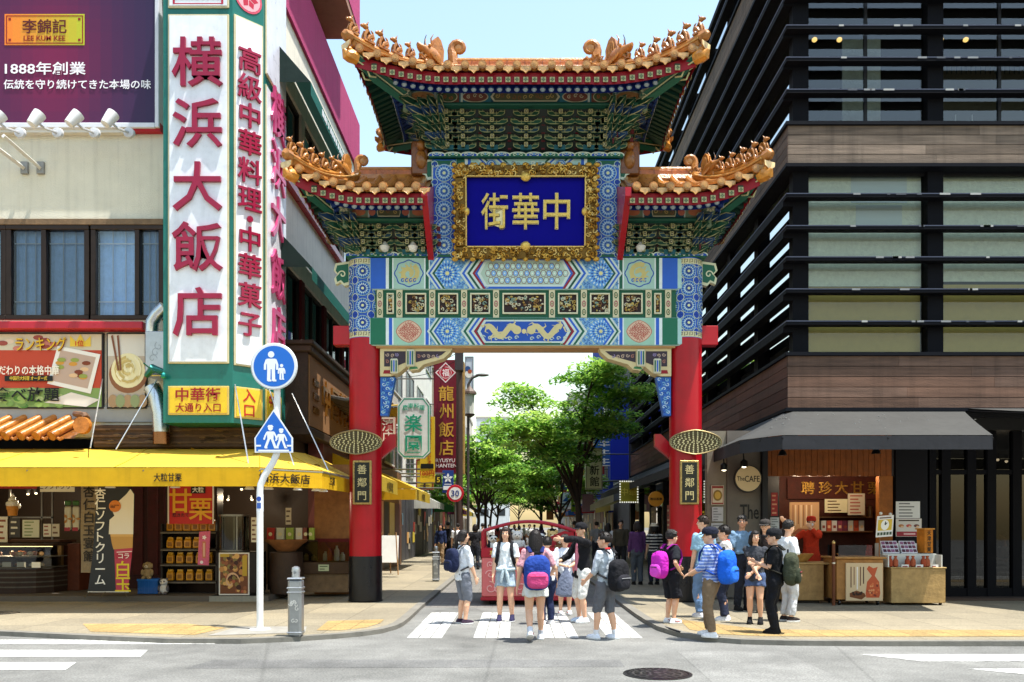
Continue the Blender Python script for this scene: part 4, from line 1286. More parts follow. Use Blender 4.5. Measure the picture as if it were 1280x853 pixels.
def sliding(x0, x1, split):
 w = MB('metal')
 z0, z1 = wz0, wz1
 for a, b in ((z0, z0 + .09), (z1 - .09, z1)): w.span(x0, x1, LF - .04, LF + .1, a, b, '3a302c', ch=.008)
 for a in (x0, split - .05, x1 - .1): w.span(a, a + .10, LF - .03, LF + .09, z0 + .09, z1 - .09, '3a302c', ch=.008)
 o = w.build('window', lb)
 for a, b, y in ((x0 + .1, split - .05, .03), (split + .05, x1 - .1, .05)):
  p = MB('glass'); p.quad((a, LF + y, z0 + .09), (b, LF + y, z0 + .09), (b, LF + y, z1 - .09), (a, LF + y, z1 - .09), 'e0e8ee'); p.build('pane', o)
  c = MB('cloth')
  n = 22
  g = [[(a + (b - a) * i / n, LF + .17 + .009 * math.sin(i * 1.9), z) for z in (z0, z1)] for i in range(n + 1)]
  c.loft(g, 'a8c8ee', caps=False, closed=False)
  c.build('curtain', o, smooth=1)
  m_ = MB('paint')
  for zz in (z0 + (z1 - z0) * .82, z0 + (z1 - z0) * .2): m_.span(a, b, LF + .11, LF + .13, zz, zz + .02, 'c9ccd0')
  for q in (.35, .68): m_.span(a + (b - a) * q, a + (b - a) * q + .02, LF + .112, LF + .128, z0, z1, 'aab4c0')
  m_.build('muntin', o)
 for q in (.3,):
  l = MB('emit'); l.ell((x0 + (x1 - x0) * .6, LF + .15, z0 + 1.05), (.06, .02, .02), 'ffffff');
sliding(XL(-120), XL(8), XL(-60)); sliding(XL(8) + .003, XL(112), XL(55)); sliding(XL(114), XL(205), XL(172))
mb = MB('gloss'); mb.span(-30, XL(186), LF - .28, LF - .001, ZL(412, 16.75), ZL(402, 16.75), 'a81e30', ch=.02); mb.build('ledge', lb)
mb = MB('wood'); mb.span(-30, XL(205), LF - .06, LF - .001, ZL(282), ZL(275), '7a6248'); mb.build('lintel', lb)
mb = MB('paint'); mb.span(-30, XL(205), LF - .05, LF - .001, ZL(528), ZL(509), '9a9a98'); mb.build('fascia_panel', lb)
mb = MB('wood'); mb.span(XL(124), -5.0, LF - .25, LF - .002, 3.12, ZL(533), '4a3524', ch=.02)
for k in range(3): mb.span(XL(126), -5.02, LF - .275, LF - .25, 3.2 + k * .13, 3.24 + k * .13, '5c4430')
rg = random.Random(4)
for k in range(60):
 x, z = rg.uniform(XL(140), -5.2), rg.uniform(3.18, 3.5)
 mb.ell((x, LF - .26, z), (rg.uniform(.05, .16), .02, .02), rg.choice(('6a5236', '3a2a1c')), nu=8, nv=5)
mb.build('timber_board', lb)
mb = MB('tile')
ex0, ex1 = XL(-70), XL(112)
mb.quad((ex0, LF, 3.66), (ex1, LF, 3.66), (ex1, LF - .62, 3.26), (ex0, LF - .62, 3.26), '7a4a20')
n = int((ex1 - ex0) / .3)
for k in range(n):
 x = ex0 + (k + .5) * .3
 mb.tube([(x + .3, LF, 3.74), (x, LF - .64, 3.33)], .085, 'b5702c', n=10)
 mb.cyl((x, LF - .64, 3.32), (x - .01, LF - .67, 3.30), .095, '9a5a24', n=12)
 mb.tube([(x + .1, LF - .64, 3.27), (x + .15, LF - .65, 3.24), (x + .2, LF - .64, 3.27)], .03, 'a8672c', n=6)
mb.build('tiled_eave', lb, smooth=1)
mb = MB('tile'); mb.lathe([(.02, -.1), (.16, -.1), (.17, .0), (.11, .04), (.1, .02), (.03, .02)], 'b5702c', n=18, c=(XL(122), LF - .55, 3.52), ax='y'); mb.tube([(XL(100), LF - .2, 3.8), (XL(116), LF - .3, 3.75), (XL(122), LF - .45, 3.66)], [.06, .07, .08], '6a4a34', n=8); mb.build('eave_stop', lb, smooth=1)
mb = MB('matte')
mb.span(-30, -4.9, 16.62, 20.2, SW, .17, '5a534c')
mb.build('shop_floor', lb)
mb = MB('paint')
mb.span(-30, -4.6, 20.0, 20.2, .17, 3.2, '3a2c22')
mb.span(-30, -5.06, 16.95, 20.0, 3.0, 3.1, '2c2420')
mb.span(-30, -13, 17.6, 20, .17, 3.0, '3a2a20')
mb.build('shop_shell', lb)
mb = MB('wood')
mb.span(-5.0, -4.46, 18.0, 26.2, 3.68, 5.28, '3a2a20')
mb.span(-5.0, -4.36, 17.9, 26.3, 5.28, 5.42, '4a3626', ch=.02); mb.span(-5.0, -4.3, 17.84, 26.36, 5.42, 5.52, '3a2a1e', ch=.02)
mb.span(-5.0, -4.4, 17.95, 26.2, 3.5, 3.68, '3a2a1e', ch=.02)
so = mb.build('timber_fascia', lb)
mb = MB('matte'); mb.span(-4.46, -4.43, 18.05, 26.1, 3.72, 5.24, '8a6440'); mb.build('relief_panel', so)
mb = MB('gold')
for i, ch in enumerate('中国料理'): letters(mb, ch, (-4.41, 19.5 + i * .95, 4.5), .85, rz=R(90), col='a06a28', m='gold', bold=.02, depth=.06)
for j in range(3):
 for i in range(2): letters(mb, '酒家', (-4.41, 18.45 + i * .2, 4.7 - j * .3), .16, rz=R(90), col='8a5a28', m='gold', bold=.02, depth=.03)
mb.build('relief_lettering', so, fix=False)
for y0, y1, z0, z1, lab in ((17.4, 25.2, 10.75, 11.6, 'long dark green awning with white strip under the magenta parapet'), (17.5, 26.0, 6.95, 7.75, 'dark green awning over the dark side windows of the cream restaurant')):
 o = thing('window_awning', lab, 'awning', (-5, y0, z0))
 a_ = MB('awning'); a_.quad((-4.99, y0, z1), (-4.99, y1, z1), (-4.25, y1, z0), (-4.25, y0, z0), '1f3a34'); a_.add([(-4.99, y0, z1), (-4.25, y0, z0), (-4.99, y0, z0)], [(0, 1, 2)], '1a302c'); a_.add([(-4.99, y1, z1), (-4.25, y1, z0), (-4.99, y1, z0)], [(0, 1, 2)], '1a302c'); a_.build('canopy', o, fix=False)
 a_ = MB('awning'); a_.quad((-4.25, y0, z0), (-4.25, y1, z0), (-4.25, y1, z0 - .26), (-4.25, y0, z0 - .26), '14685c'); a_.build('valance', o, fix=False)
 if z0 > 9:
  a_ = MB('paint')
  rg = random.Random(2)
  for k in range(26): a_.span(-4.248, -4.24, y0 + 1.0 + k * .2, y0 + 1.0 + k * .2 + rg.uniform(.08, .15), z0 - .2, z0 - .06, 'd9dede')
  a_.build('valance_print', o)
o = thing('billboard', 'purple billboard with white Japanese lettering and orange logo above the windows', 'billboard', (XL(100, 16.6), 16.6, 9.4))
bY = 16.82
bx1_, bz0 = XL(196, bY), ZL(156, bY)
mb = MB('print')
n = 26
x0 = XL(-170, bY); z1 = 13.3
def bcol(u, v):
 m1 = math.exp(-((u - .70) / .22) ** 2 - ((v - .35) / .5) ** 2)
 a, b = (84, 26, 66), (140, 20, 66); c = (50, 32, 70)
 r = [a[i] * (1 - u) + c[i] * u for i in range(3)]
 return lin([r[i] * (1 - m1 * .7) + b[i] * m1 * .7 for i in range(3)])
for i in range(n):
 for j in range(14):
  xa, xb = x0 + (bx1_ - x0) * i / n, x0 + (bx1_ - x0) * (i + 1) / n
  za, zb_ = bz0 + (z1 - bz0) * j / 14, bz0 + (z1 - bz0) * (j + 1) / 14
  mb.quad((xa, bY, za), (xb, bY, za), (xb, bY, zb_), (xa, bY, zb_), bcol((i + .5) / n * 1.08, (j + .5) / 14))
mb.build('print', o)
mb = MB('paint')
mb.span(x0, bx1_, bY + .01, bY + .17, bz0, z1, '8a8a90'); mb.span(bx1_ - .03, bx1_ + .05, bY - .03, bY + .175, bz0 - .06, z1, 'd9dbe2', ch=.01); mb.span(x0, bx1_ - .031, bY - .03, bY + .175, bz0 - .07, bz0 + .03, 'd9dbe2', ch=.01)
mb.build('frame', o)
lg = MB('print')
lx0, lx1, lz0, lz1 = XL(6, bY), XL(106, bY), ZL(57, bY), ZL(18, bY)
for i in range(10): lg.quad((lx0 + (lx1 - lx0) * i / 10, bY - .008, lz0), (lx0 + (lx1 - lx0) * (i + 1) / 10, bY - .008, lz0), (lx0 + (lx1 - lx0) * (i + 1) / 10, bY - .008, lz1), (lx0 + (lx1 - lx0) * i / 10, bY - .008, lz1), lin((236 - 6 * i, 128 + 6 * i, 40)))
d = Deco(lg, plane_map((lx0, bY - .008, lz0)), 'print', .003)
w_, h_ = lx1 - lx0, lz1 - lz0
for a in (.03, h_ - .05): d.rect(.03, a, w_ - .03, a + .02, '8a2018', 1)
for a in (.03, w_ - .05): d.rect(a, .05, a + .02, h_ - .05, '8a2018', 1)
for a, b in ((.08, .08), (w_ - .13, .08), (.08, h_ - .13), (w_ - .13, h_ - .13)): d.rect(a, b, a + .05, b + .05, '8a2018', 1)
lgo = lg.build('logo', o)
lettering(lgo, '李錦記', ((lx0 + lx1) / 2, bY - .014, lz0 + h_ * .60), .3, col='5a1a14', bold=.01)
lettering(lgo, 'LEE KUM KEE', ((lx0 + lx1) / 2, bY - .014, lz0 + h_ * .22), .12, col='8a2018', w=.83, h=.10)
lettering(o, '1888年創業', (XL(57, bY), bY - .012, ZL(86, bY)), .27, col='f2eef2', w=XL(106, bY) - XL(5, bY), bold=.02)
lettering(o, '伝統を守り続けてきた本場の味', (XL(97, bY), bY - .012, ZL(106, bY)), .2, col='f2eef2', w=XL(186, bY) - XL(2, bY), bold=.02)
mb = MB('paint'); mb.span(-14, XL(170), LF - .15, LF - .003, ZL(170), ZL(158), 'cfcac0'); mb.span(XL(170) + .003, XL(204), LF - .15, LF - .003, ZL(168), ZL(158), 'b0182a'); mb.build('lamp_rail', lb)
for i, x in enumerate((8, 56, 103, 147)):
 X0 = XL(x, 16.3)
 s = thing('spotlight', 'white spotlight under the billboard', 'spotlight', (X0, 16.7, ZL(164)), 0, 'spotlights under the purple billboard')
 m_ = MB('paint'); m_.lathe([(.03, -.05), (.1, -.04), (.11, .02), (.04, .08)], 'c9cacc', n=14, c=(X0 + .08, 16.62, ZL(166, 16.6)), ax='y'); m_.tube([(X0 + .08, 16.6, ZL(166, 16.6)), (X0 + .02, 16.25, ZL(162, 16.3)), (X0, 16.1, ZL(158, 16.2))], .025, 'b9babc', n=6); m_.build('arm', s, smooth=1)
 M = Matrix.Rotation(R(24 if i % 2 else 30), 4, 'Y') @ Matrix.Rotation(R(-20), 4, 'X')
 h = MB('paint')
 lam = MB('paint'); lam.lathe([(.03, -.17), (.09, -.15), (.115, .05), (.12, .14), (.10, .145), (.02, .12)], 'd6d7d8', n=16)
 h.merge(lam, Matrix.Translation((X0 - .06, 16.1, ZL(152, 16.2))) @ M); h.build('lamp_head', s, smooth=1)
for i, (xa, xb) in enumerate(((-15, 32), (12, 52))):
 mb = MB('paint'); mb.tube([(XL(xa, 16.2), 16.0, ZL(176, 16.2)), (XL(xb), LF, ZL(212))], .045, 'd0d0cc', n=4); mb.box((XL(xb), LF - .03, ZL(211)), (.14, .06, .24), '8a8a88'); mb.build('strut', lb)
def poster(px0, py0, px1, py1, Y, label, frame='2a2626', name='poster_board', cat='poster', t=.05):
 x0, x1, z0, z1 = XL(px0, Y), XL(px1, Y), ZL(py1, Y), ZL(py0, Y)
 o = thing(name, label, cat, ((x0 + x1) / 2, Y, z0))
 f = MB('paint'); f.span(x0 - .03, x1 + .03, Y + .004, Y + t + .02, z0 - .03, z1 + .03, frame, ch=.006); f.build('frame', o)
 p = MB('print'); d = Deco(p, lambda u, v, off: Vector((x0 + u * (x1 - x0), Y - off, z0 + v * (z1 - z0))), 'print', .002)
 return o, p, d, (x0, x1, z0, z1)
o, p, d, q = poster(-60, 418, 127, 509, LF - .08, 'wide food ranking poster in red and green beneath the red ledge')
d.rect(0, 0, 1, 1, 'b8432a', 1); d.rect(0, .78, 1, 1, 'c9bfa8', 2); d.rect(0, 0, 1, .26, '7f9a58', 2)
for k in range(60):
 u, v = rng.uniform(.02, .75), rng.uniform(0, .24); d.disc(u, v, .03, rng.choice(('4f7a34', '8fae5c', '6a8a48', 'a8b878')), 3 + k % 5, 8, 1.2)
for k in range(9): d.disc(rng.uniform(.3, .7), rng.uniform(.8, .96), .035, rng.choice(('c97a6a', '9a4a40', 'd9c4b0')), 3 + k % 4, 10)
d.poly([(.64, .32), (.93, .18), (.995, .72), (.71, .84)], 'e6e2da', 9); d.poly([(.67, .36), (.91, .25), (.965, .68), (.73, .78)], 'b9a090', 10)
for k in range(12): d.disc(rng.uniform(.72, .92), rng.uniform(.38, .66), .03, rng.choice(('c9903a', '7a3a20', 'd9b48a', '8f9a48')), 11 + k % 5, 9)
d.poly([(.62, .06), (.9, .0), (.99, .1), (.8, .2)], 'ded6cc', 9)
d.poly([(.79, .83), (.79, .98), (.83, .9), (.86, 1.0), (.89, .9), (.93, .98), (.93, .83)], 'e0c040', 6)
p.build('print', o)
X_ = lambda u: q[0] + (q[1] - q[0]) * u
Z_ = lambda v: q[2] + (q[3] - q[2]) * v
yy = LF - .125
lettering(o, 'ランキング', (X_(.60) + .012, yy + .004, Z_(.86) - .012), .3, col='6a1c10', w=1.02)
lettering(o, 'ランキング', (X_(.60), yy, Z_(.86)), .3, col='d9b020', bold=.05, w=1.02)
lettering(o, '1位', (X_(.86), yy - .004, Z_(.87)), .13, col='c0281c', bold=.03)
lettering(o, 'こだわりの本格中華', (X_(.50), yy, Z_(.50)), .2, col='f4eee0', bold=.03, w=1.35)
mbx = MB('print'); mbx.span(X_(.36), X_(.68), yy + .002, yy + .006, Z_(.35), Z_(.425), '1a1a18'); mbx.build('strip', o)
lettering(o, '中国四大料理 オーダー式', (X_(.52), yy - .002, Z_(.39)), .09, col='e0c040', w=.75)
lettering(o, '食べ放題', (X_(.51), yy, Z_(.17)), .3, col='141412', bold=.04, w=1.3)
o, p, d, q = poster(135, 418, 181, 509, LF - .08, 'narrow noodle poster with chopsticks beside the wide ranking poster')
d.rect(0, 0, 1, 1, 'b9aa98', 1); d.rect(0, .7, 1, 1, 'd6d2c8', 2)
d.disc(.55, .45, .52, '8a5a3a', 3, 24, .5); d.disc(.55, .5, .46, 'e6dcae', 4, 24, .52)
for k in range(26):
 a = rng.uniform(0, 6.28); r = rng.uniform(.05, .35)
 d.stroke([(.55 + r * math.cos(a + t) * 1.1, .52 + r * .6 * math.sin(a + t)) for t in (0, .5, 1., 1.5)], .035, rng.choice(('efe6c0', 'd2bf80', 'c4ac6a')), 5 + k % 6)
d.stroke([(.12, .98), (.3, .5)], .05, '7a4a30', 12); d.stroke([(.28, .98), (.36, .5)], .05, '7a4a30', 12)
for k in range(5): d.disc(.15 + .2 * k, .08, .13, ('a88a68', '8f9a70')[k % 2], 13 + k % 2, 12, .7)
p.build('print', o)
o = thing('exhaust_duct', 'silver exhaust duct with elbow pipes beside the green sign tower', 'duct', (XL(193, 16.5), 16.6, ZL(555, 16.5)))
mb = MB('metal'); mb.span(XL(181, 16.4), XL(207, 16.4), 16.4, 16.95, ZL(470, 16.4), ZL(414, 16.4), 'b0b3b8', ch=.015)
d = Deco(mb, plane_map((XL(194, 16.4), 16.4, ZL(442, 16.4))), 'metal', .003)
for k in range(3): d.curl(-.05 + .06 * k, -.1 + .12 * k, .09, k, 1, .012, '8f9398', 1)
mb.build('fan_box', o)
mb = MB('steel'); mb.tube([(XL(188, 16.6), 16.65, ZL(416, 16.6)), (XL(189, 16.6), 16.65, ZL(402, 16.6)), (XL(196, 16.6), 16.62, ZL(393, 16.6)), (XL(206, 16.6), 16.6, ZL(384, 16.6))], .125, 'c9ccd0', n=14); mb.build('elbow_pipe', o, smooth=50)
mb = MB('steel'); mb.tube([(XL(190, 16.6), 16.6, ZL(484, 16.6)), (XL(197, 16.6), 16.58, ZL(498, 16.6)), (XL(202, 16.6), 16.55, ZL(518, 16.6)), (XL(203, 16.6), 16.55, ZL(541, 16.6))], .16, 'c4c7ca', n=14); mb.tube([(XL(203, 16.6), 16.55, ZL(541, 16.6)), (XL(203, 16.6), 16.55, ZL(556, 16.6))], .162, '8a5f40', n=14); mb.build('down_pipe', o, smooth=50)
mb = MB('metal'); mb.tube([(XL(183, 16.3), 16.3, ZL(470, 16.3)), (XL(194, 16.3), 16.2, ZL(462, 16.3)), (XL(210, 16.3), 16.2, ZL(466, 16.3))], [.05, .09, .03], '2f6f68', n=8); mb.build('lamp', o, smooth=1)
o = thing('corner_sign_tower', 'tall green corner sign tower with red characters on white panels', 'sign', (-6, 16.3, 3.5))
P0, P1, P2, P3, P4 = (-6.72, 17.0), (-6.72, 16.0), (-5.40, 16.0), (-4.94, 16.44), (-4.94, 17.98)
tz0, tz1 = 3.52, 13.4
base = [P0, P1, P2, P3, P4, (-5.02, 17.98)]
def ins(p, k=0.): return p
mb = MB('gloss')
mb.loft([[(x, y, tz0) for x, y in base], [(x, y, tz1) for x, y in base]], '1c6a60')
mb.build('column', o)
GRN = '17584e'
def face(A, B):
 A3, B3 = Vector(A + (0,)), Vector(B + (0,))
 u = (B3 - A3).normalized(); n = Vector((u.y, -u.x, 0)); L = (B3 - A3).length
 return A3, u, n, L, math.atan2(u.y, u.x)
def panel(A, B, z0, z1, in0, in1, col, rim, name, t=.03):
 A3, u, n, L, rz = face(A, B)
 c = A3 + u * ((in0 + L - in1) / 2); w = L - in0 - in1
 m_ = MB('gloss')
 m_.box((c.x + n.x * t / 2, c.y + n.y * t / 2, (z0 + z1) / 2), (w, t, z1 - z0), rim, rz=rz, ch=.008)
 m_.box((c.x + n.x * (t + .006), c.y + n.y * (t + .006), (z0 + z1) / 2), (w - .07, .012, z1 - z0 - .07), col, rz=rz)
 q = m_.build(name, o)
 return q, c + n * (t + .014), rz, w
RIM = 'c9bf9a'
q, c, rz, w = panel(P1, P2, WZ(455, 16), WZ(19, 16), .1, .06, 'e4e8ee', RIM, 'white_panel')
mb = MB('print')
for ch, y in zip('横浜大飯店', (80, 156, 235, 310, 391)): letters(mb, ch, (c.x, c.y - .03, WZ(y, 16)), .98, rz=rz, col='92163a', m='gloss', bold=.022, depth=.06)
mb.build('lettering', q, fix=False)
q, c, rz, w = panel(P2, P3, WZ(459, 16.2), WZ(22, 16.2) - .05, .02, .02, 'e4e8ee', RIM, 'white_panel')
mb = MB('print')
nn = Vector((math.sin(rz), -math.cos(rz), 0)) * .025
for ch, y in zip('高級中華料理・中華菓子', (77, 111, 146, 180, 215, 250, 275, 300, 334, 370, 406)): letters(mb, ch, (c.x + nn.x, c.y + nn.y, WZ(y, 16.2)), .5, rz=rz, col='92163a', m='gloss', bold=.025, depth=.05)
mb.build('lettering', q, fix=False)
q, c, rz, w = panel(P3, P4, 4.64, 10.25, .08, .05, 'dfe3ea', RIM, 'white_panel')
mb = MB('print')
for ch, y in zip('横浜大飯店', (145, 210, 275, 345, 412)): letters(mb, ch, (c.x + .03, c.y, WZ(y, 17.2)), 1.0, rz=rz, col='c04878', m='gloss', bold=.022, depth=.05)
mb.build('lettering', q, fix=False)
panel(P3, P4, 10.45, 13.0, .08, .05, 'd9dbe6', RIM, 'white_panel')
q, c, rz, w = panel(P1, P2, WZ(11, 16), 12.6, .1, .06, 'e4e8ee', RIM, 'crest_panel')
mb = MB('print'); d = Deco(mb, plane_map((c.x, c.y, WZ(11, 16)), rz), 'print')
for a, b in ((.06, .08), (.14, .16)): d.rect(-.48, a, .48, b, 'b0223c')
for k in range(9): d.rect(-.42 + k * .1, .16, -.39 + k * .1, .5, 'b0223c')
d.rect(-.48, .06, -.44, .6, 'b0223c'); d.rect(.44, .06, .48, .6, 'b0223c'); mb.build('crest', q)
mb = MB('print'); A3, u, n, L, rz = face(P2, P3); c = A3 + u * (L / 2) + n * .01
d = Deco(mb, plane_map((c.x, c.y, WZ(-2, 16.2)), rz), 'print'); d.disc(0, 0, .28, 'c24a60'); d.disc(0, 0, .24, 'd9a0a8', 2); d.petals(0, 0, .02, .2, 6, .12, 'b0223c', 3); mb.build('round_crest', o)
YEL, RDK = 'd9b82a', '8e1a20'
q, c, rz, w = panel(P1, P2, WZ(519, 16), WZ(483, 16), .1, .06, YEL, 'c9b060', 'yellow_panel')
lettering(q, '中華街', (c.x, c.y - .004, WZ(494, 16)), .28, col=RDK, rz=rz, w=.85, bold=.02); lettering(q, '大通り入口', (c.x, c.y - .004, WZ(510, 16)), .18, col=RDK, rz=rz, w=.86, bold=.015)
q, c, rz, w = panel(P2, P3, WZ(524, 16.2), WZ(485, 16.2), .03, .03, YEL, 'c9b060', 'yellow_panel')
mb = MB('print'); letters(mb, '入口', (c.x + .003, c.y - .003, WZ(504, 16.2)), .27, rz=rz, col='b0201c', vertical=True, bold=.02); mb.build('lettering', q, fix=False)
q, c, rz, w = panel(P3, P4, 3.6, 4.25, .08, .4, YEL, 'c9b060', 'yellow_panel')
lettering(q, '中華街', (c.x + .004, c.y, 4.05), .28, col=RDK, rz=rz, w=.8)
mb = MB('metal')
for A, B in ((P1, P2), (P2, P3)):
 A3, u, n, L, rz = face(A, B)
 for z in (4.40,):
  p = A3 + u * (.05 if A == P1 else L - .02)
  mb.tube([p + Vector((0, 0, z)), p + n * .35 + u * -.1 + Vector((0, 0, z + .05)), p + n * .5 - u * .2 + Vector((0, 0, z + .16))], .015, '2f6f68', n=5); mb.ell(p + n * .1 + Vector((0, 0, z)), (.06, .06, .06), '2f8a80', nu=8, nv=6)
mb.build('lamp_arm', o)
o = thing('shop_awning', 'large bright yellow awning wrapping round the left corner shop', 'awning', (-6, 15.2, 2.2))
wall_l = [(-16, 16.85), (-5.15, 16.85), (-4.75, 17.2), (-4.5, 17.9), (-4.5, 19.6)]
edge_l = [(-16, 14.1), (-4.3, 14.1), (-3.45, 14.95), (-3.35, 16.3), (-3.35, 19.6)]
AZ_T, AZ_E, AZ_B = 3.10, 2.54, 2.22
AY = 'dcb640'
mb = MB('awning')
def sub(a, b, n): return [(a[0] + (b[0] - a[0]) * i / n, a[1] + (b[1] - a[1]) * i / n) for i in range(n)]
wl, el = [], []
for i in range(4):
 n = (24, 3, 3, 6)[i]
 wl += sub(wall_l[i], wall_l[i + 1], n); el += sub(edge_l[i], edge_l[i + 1], n)
wl.append(wall_l[-1]); el.append(edge_l[-1])
g = []
for i, (a, b) in enumerate(zip(wl, el)):
 row = []
 for j in range(7):
  t = j / 6
  sag = -.035 * math.sin(PI * t) * abs(math.sin(PI * i / 4))
  row.append((a[0] + (b[0] - a[0]) * t, a[1] + (b[1] - a[1]) * t, AZ_T + (AZ_E - AZ_T) * t + sag))
 g.append(row)
mb.loft(g, AY, caps=False, closed=False)
for i in (4, 9, 14, 19, 24, 27, 30):
 if i < len(g): mb.tube([Vector(p) + Vector((0, 0, .002)) for p in g[i]], .008, 'c4981a', n=5)
rg = random.Random(14)
for k in range(16):
 i = rg.randrange(len(g) - 1); j = rg.randrange(6); p = Vector(g[i][j]).lerp(Vector(g[i + 1][j + 1]), rg.random()); mb.ell(p + Vector((0, 0, -.006)), (rg.uniform(.02, .09), rg.uniform(.02, .12), .012), rg.choice(('b08a20', 'c9a02c', '9a8030')), nu=8, nv=4, M=Matrix.Rotation(R(-12), 3, 'X'))
mb.build('canopy', o, smooth=30, fix=False)
mb = MB('awning')
g = [[(b[0], b[1], AZ_E - .012), (b[0] * 1.001, b[1], (AZ_E + AZ_B) / 2), (b[0], b[1], AZ_B)] for b in el]
mb.loft(g, 'dcae18', caps=False, closed=False)
mb.build('valance', o, fix=False)
mb = MB('metal')
for b, a in zip(el[::4], wl[::4]): mb.tube([(a[0], a[1], AZ_T - .06), (b[0], b[1], AZ_E - .06)], .018, '8a8a86', n=6)
mb.tube([(b[0], b[1] + .02, AZ_E - .03) for b in el], .02, '9a9a94', n=6)
mb.build('awning_frame', o)
lettering(o, '大粒甘栗', (WX(210, 14.1), 14.085, WZ(597, 14.1)), .15, col='1a1812', bold=.04, w=.47)
cA, cB = Vector((-4.3, 14.1, 0)), Vector((-3.45, 14.95, 0))
lettering(o, '横浜大飯店', ((cA.x + cB.x) / 2 - .10 + .01, (cA.y + cB.y) / 2 - .10 - .01, 2.37), .18, col='1a1812', rz=R(45), bold=.03, w=.98)
lettering(o, '甘栗', (-3.385, 15.5, 2.38), .17, col='1a1812', rz=R(85.8), bold=.03)
for xa, ya, za, xb, yb_, zb_ in ((129, 470, LF, 113, 560, 15.6), (196, 475, LF - .6, 145, 562, 15.7), (292, 470, 16.2, 312, 588, 14.6), (336, 485, 16.6, 370, 590, 15.2), (365, 492, 17.2, 412, 592, 15.9)):
 mb = MB('metal'); mb.tube([W(xa, ya, za), W(xb, yb_, zb_)], .012, 'd9d9d4', n=5); mb.build('stay_rod', o)
for x, y, Y in ((138, 609, 14.25), (219, 609, 14.25), (312, 611, 14.3), (336, 611, 14.4), (372, 612, 14.7), (395, 613, 15.0), (404, 614, 15.3)):
 p = W(x, y, Y)
 mb = MB('paint'); mb.lathe([(.02, .06), (.05, .05), (.085, -.01), (.075, -.015), (.02, .0)], 'c9c9c4', n=12, c=p); mb.tube([p + Vector((0, 0, .05)), p + Vector((0, .1, .2))], .012, '9a9a98', n=5); mb.build('clip_lamp', o, smooth=1)
# ================================================================== right building: dark louvres, timber bands
RF, RX = 16.9, 5.47
ZR = lambda py: WZ(py, RF)
rb = thing('louvred_building', 'dark modern corner building with black louvres and weathered timber bands', 'building', (12, 25, 0))
DARK = '17181c'
xe, ye = 26.0, 40.0
GYl = RF + .32                    # glass line, front
GXl = RX + .32                    # glass line, street side
bands = [(ZR(510), ZR(445)), (ZR(205), ZR(157))]
bands.append((bands[1][0] + 4.7, bands[1][1] + 4.7))
TOP = 15.6
for (z0, z1), c in zip(bands, ('6e5446', '7c6c5e', '7c6c5e')):
 mb = MB('weathered')
 nb = 5 if z1 - z0 > .9 else 4
 rg = random.Random(int(z0 * 10))
 h = (z1 - z0) / nb
 def jit(cc):
  l = lin(cc); f = rg.uniform(.7, 1.25); g = rg.uniform(-.01, .02); return (l[0] * f + g, l[1] * f + g * .9, l[2] * f + g * .8, 1)
 for k in range(nb):
  x = RX
  while x < xe:
   x2 = min(xe, x + rg.uniform(2.2, 4.2)); mb.span(x + (.0 if x == RX else .004), x2, RF, RF + .05, z0 + k * h + .006, z0 + (k + 1) * h - .006, jit(c)); x = x2
  y = RF + .051
  while y < ye:
   y2 = min(ye, y + rg.uniform(2.2, 4.2)); mb.span(RX, RX + .05, y + .004, y2, z0 + k * h + .006, z0 + (k + 1) * h - .006, jit('5e4034' if z0 < 6 else '64584c')); y = y2
 b_ = mb.build('timber_band', rb)
 mb = MB('paint'); mb.span(RX + .055, xe, RF + .055, RF + .3, z0, z1, DARK); mb.span(RX + .055, RX + .3, RF + .3, ye, z0, z1, DARK)
 for z in (z0 - .07, z1 + .001): mb.span(RX - .05, xe, RF - .05, RF + .31, z, z + .068, '14161c', 'deep'); mb.span(RX - .05, RX + .31, RF + .31, ye, z, z + .068, '14161c', 'deep')
 mb.build('band_rail', rb)
lz = [ZR(y) for y in (404, 364, 324, 285, 245)]
lz2 = [ZR(y) for y in (115, 75, 35)] + [ZR(-5), ZR(-45)]
for z in lz + lz2 + [14.5 + .62, TOP - .05]:
 mb = MB('deep')
 mb.span(RX - .04, xe, RF - .04, RF + .17, z - .045, z + .045, '101116', ch=.006)
 mb.span(RX - .04, RX + .17, RF + .171, ye + .3, z - .15 if z < 9 else z - .09, z + .045, '101116', ch=.006)
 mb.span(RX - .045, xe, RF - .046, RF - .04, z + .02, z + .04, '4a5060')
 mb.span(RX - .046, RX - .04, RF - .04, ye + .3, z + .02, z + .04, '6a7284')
 rg = random.Random(int(z * 7))
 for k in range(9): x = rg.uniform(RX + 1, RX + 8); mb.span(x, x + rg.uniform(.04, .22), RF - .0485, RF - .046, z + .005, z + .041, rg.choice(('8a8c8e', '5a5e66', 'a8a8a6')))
 mb.build('louvre', rb)
levels = [(bands[0][1] + .07, bands[1][0] - .07), (bands[1][1] + .07, bands[2][0] - .07), (bands[2][1] + .07, TOP)]
px_ = [RX + .32 + k * 2.74 for k in range(8)]
py_ = [RF + .32 + k * 2.55 for k in range(10)]
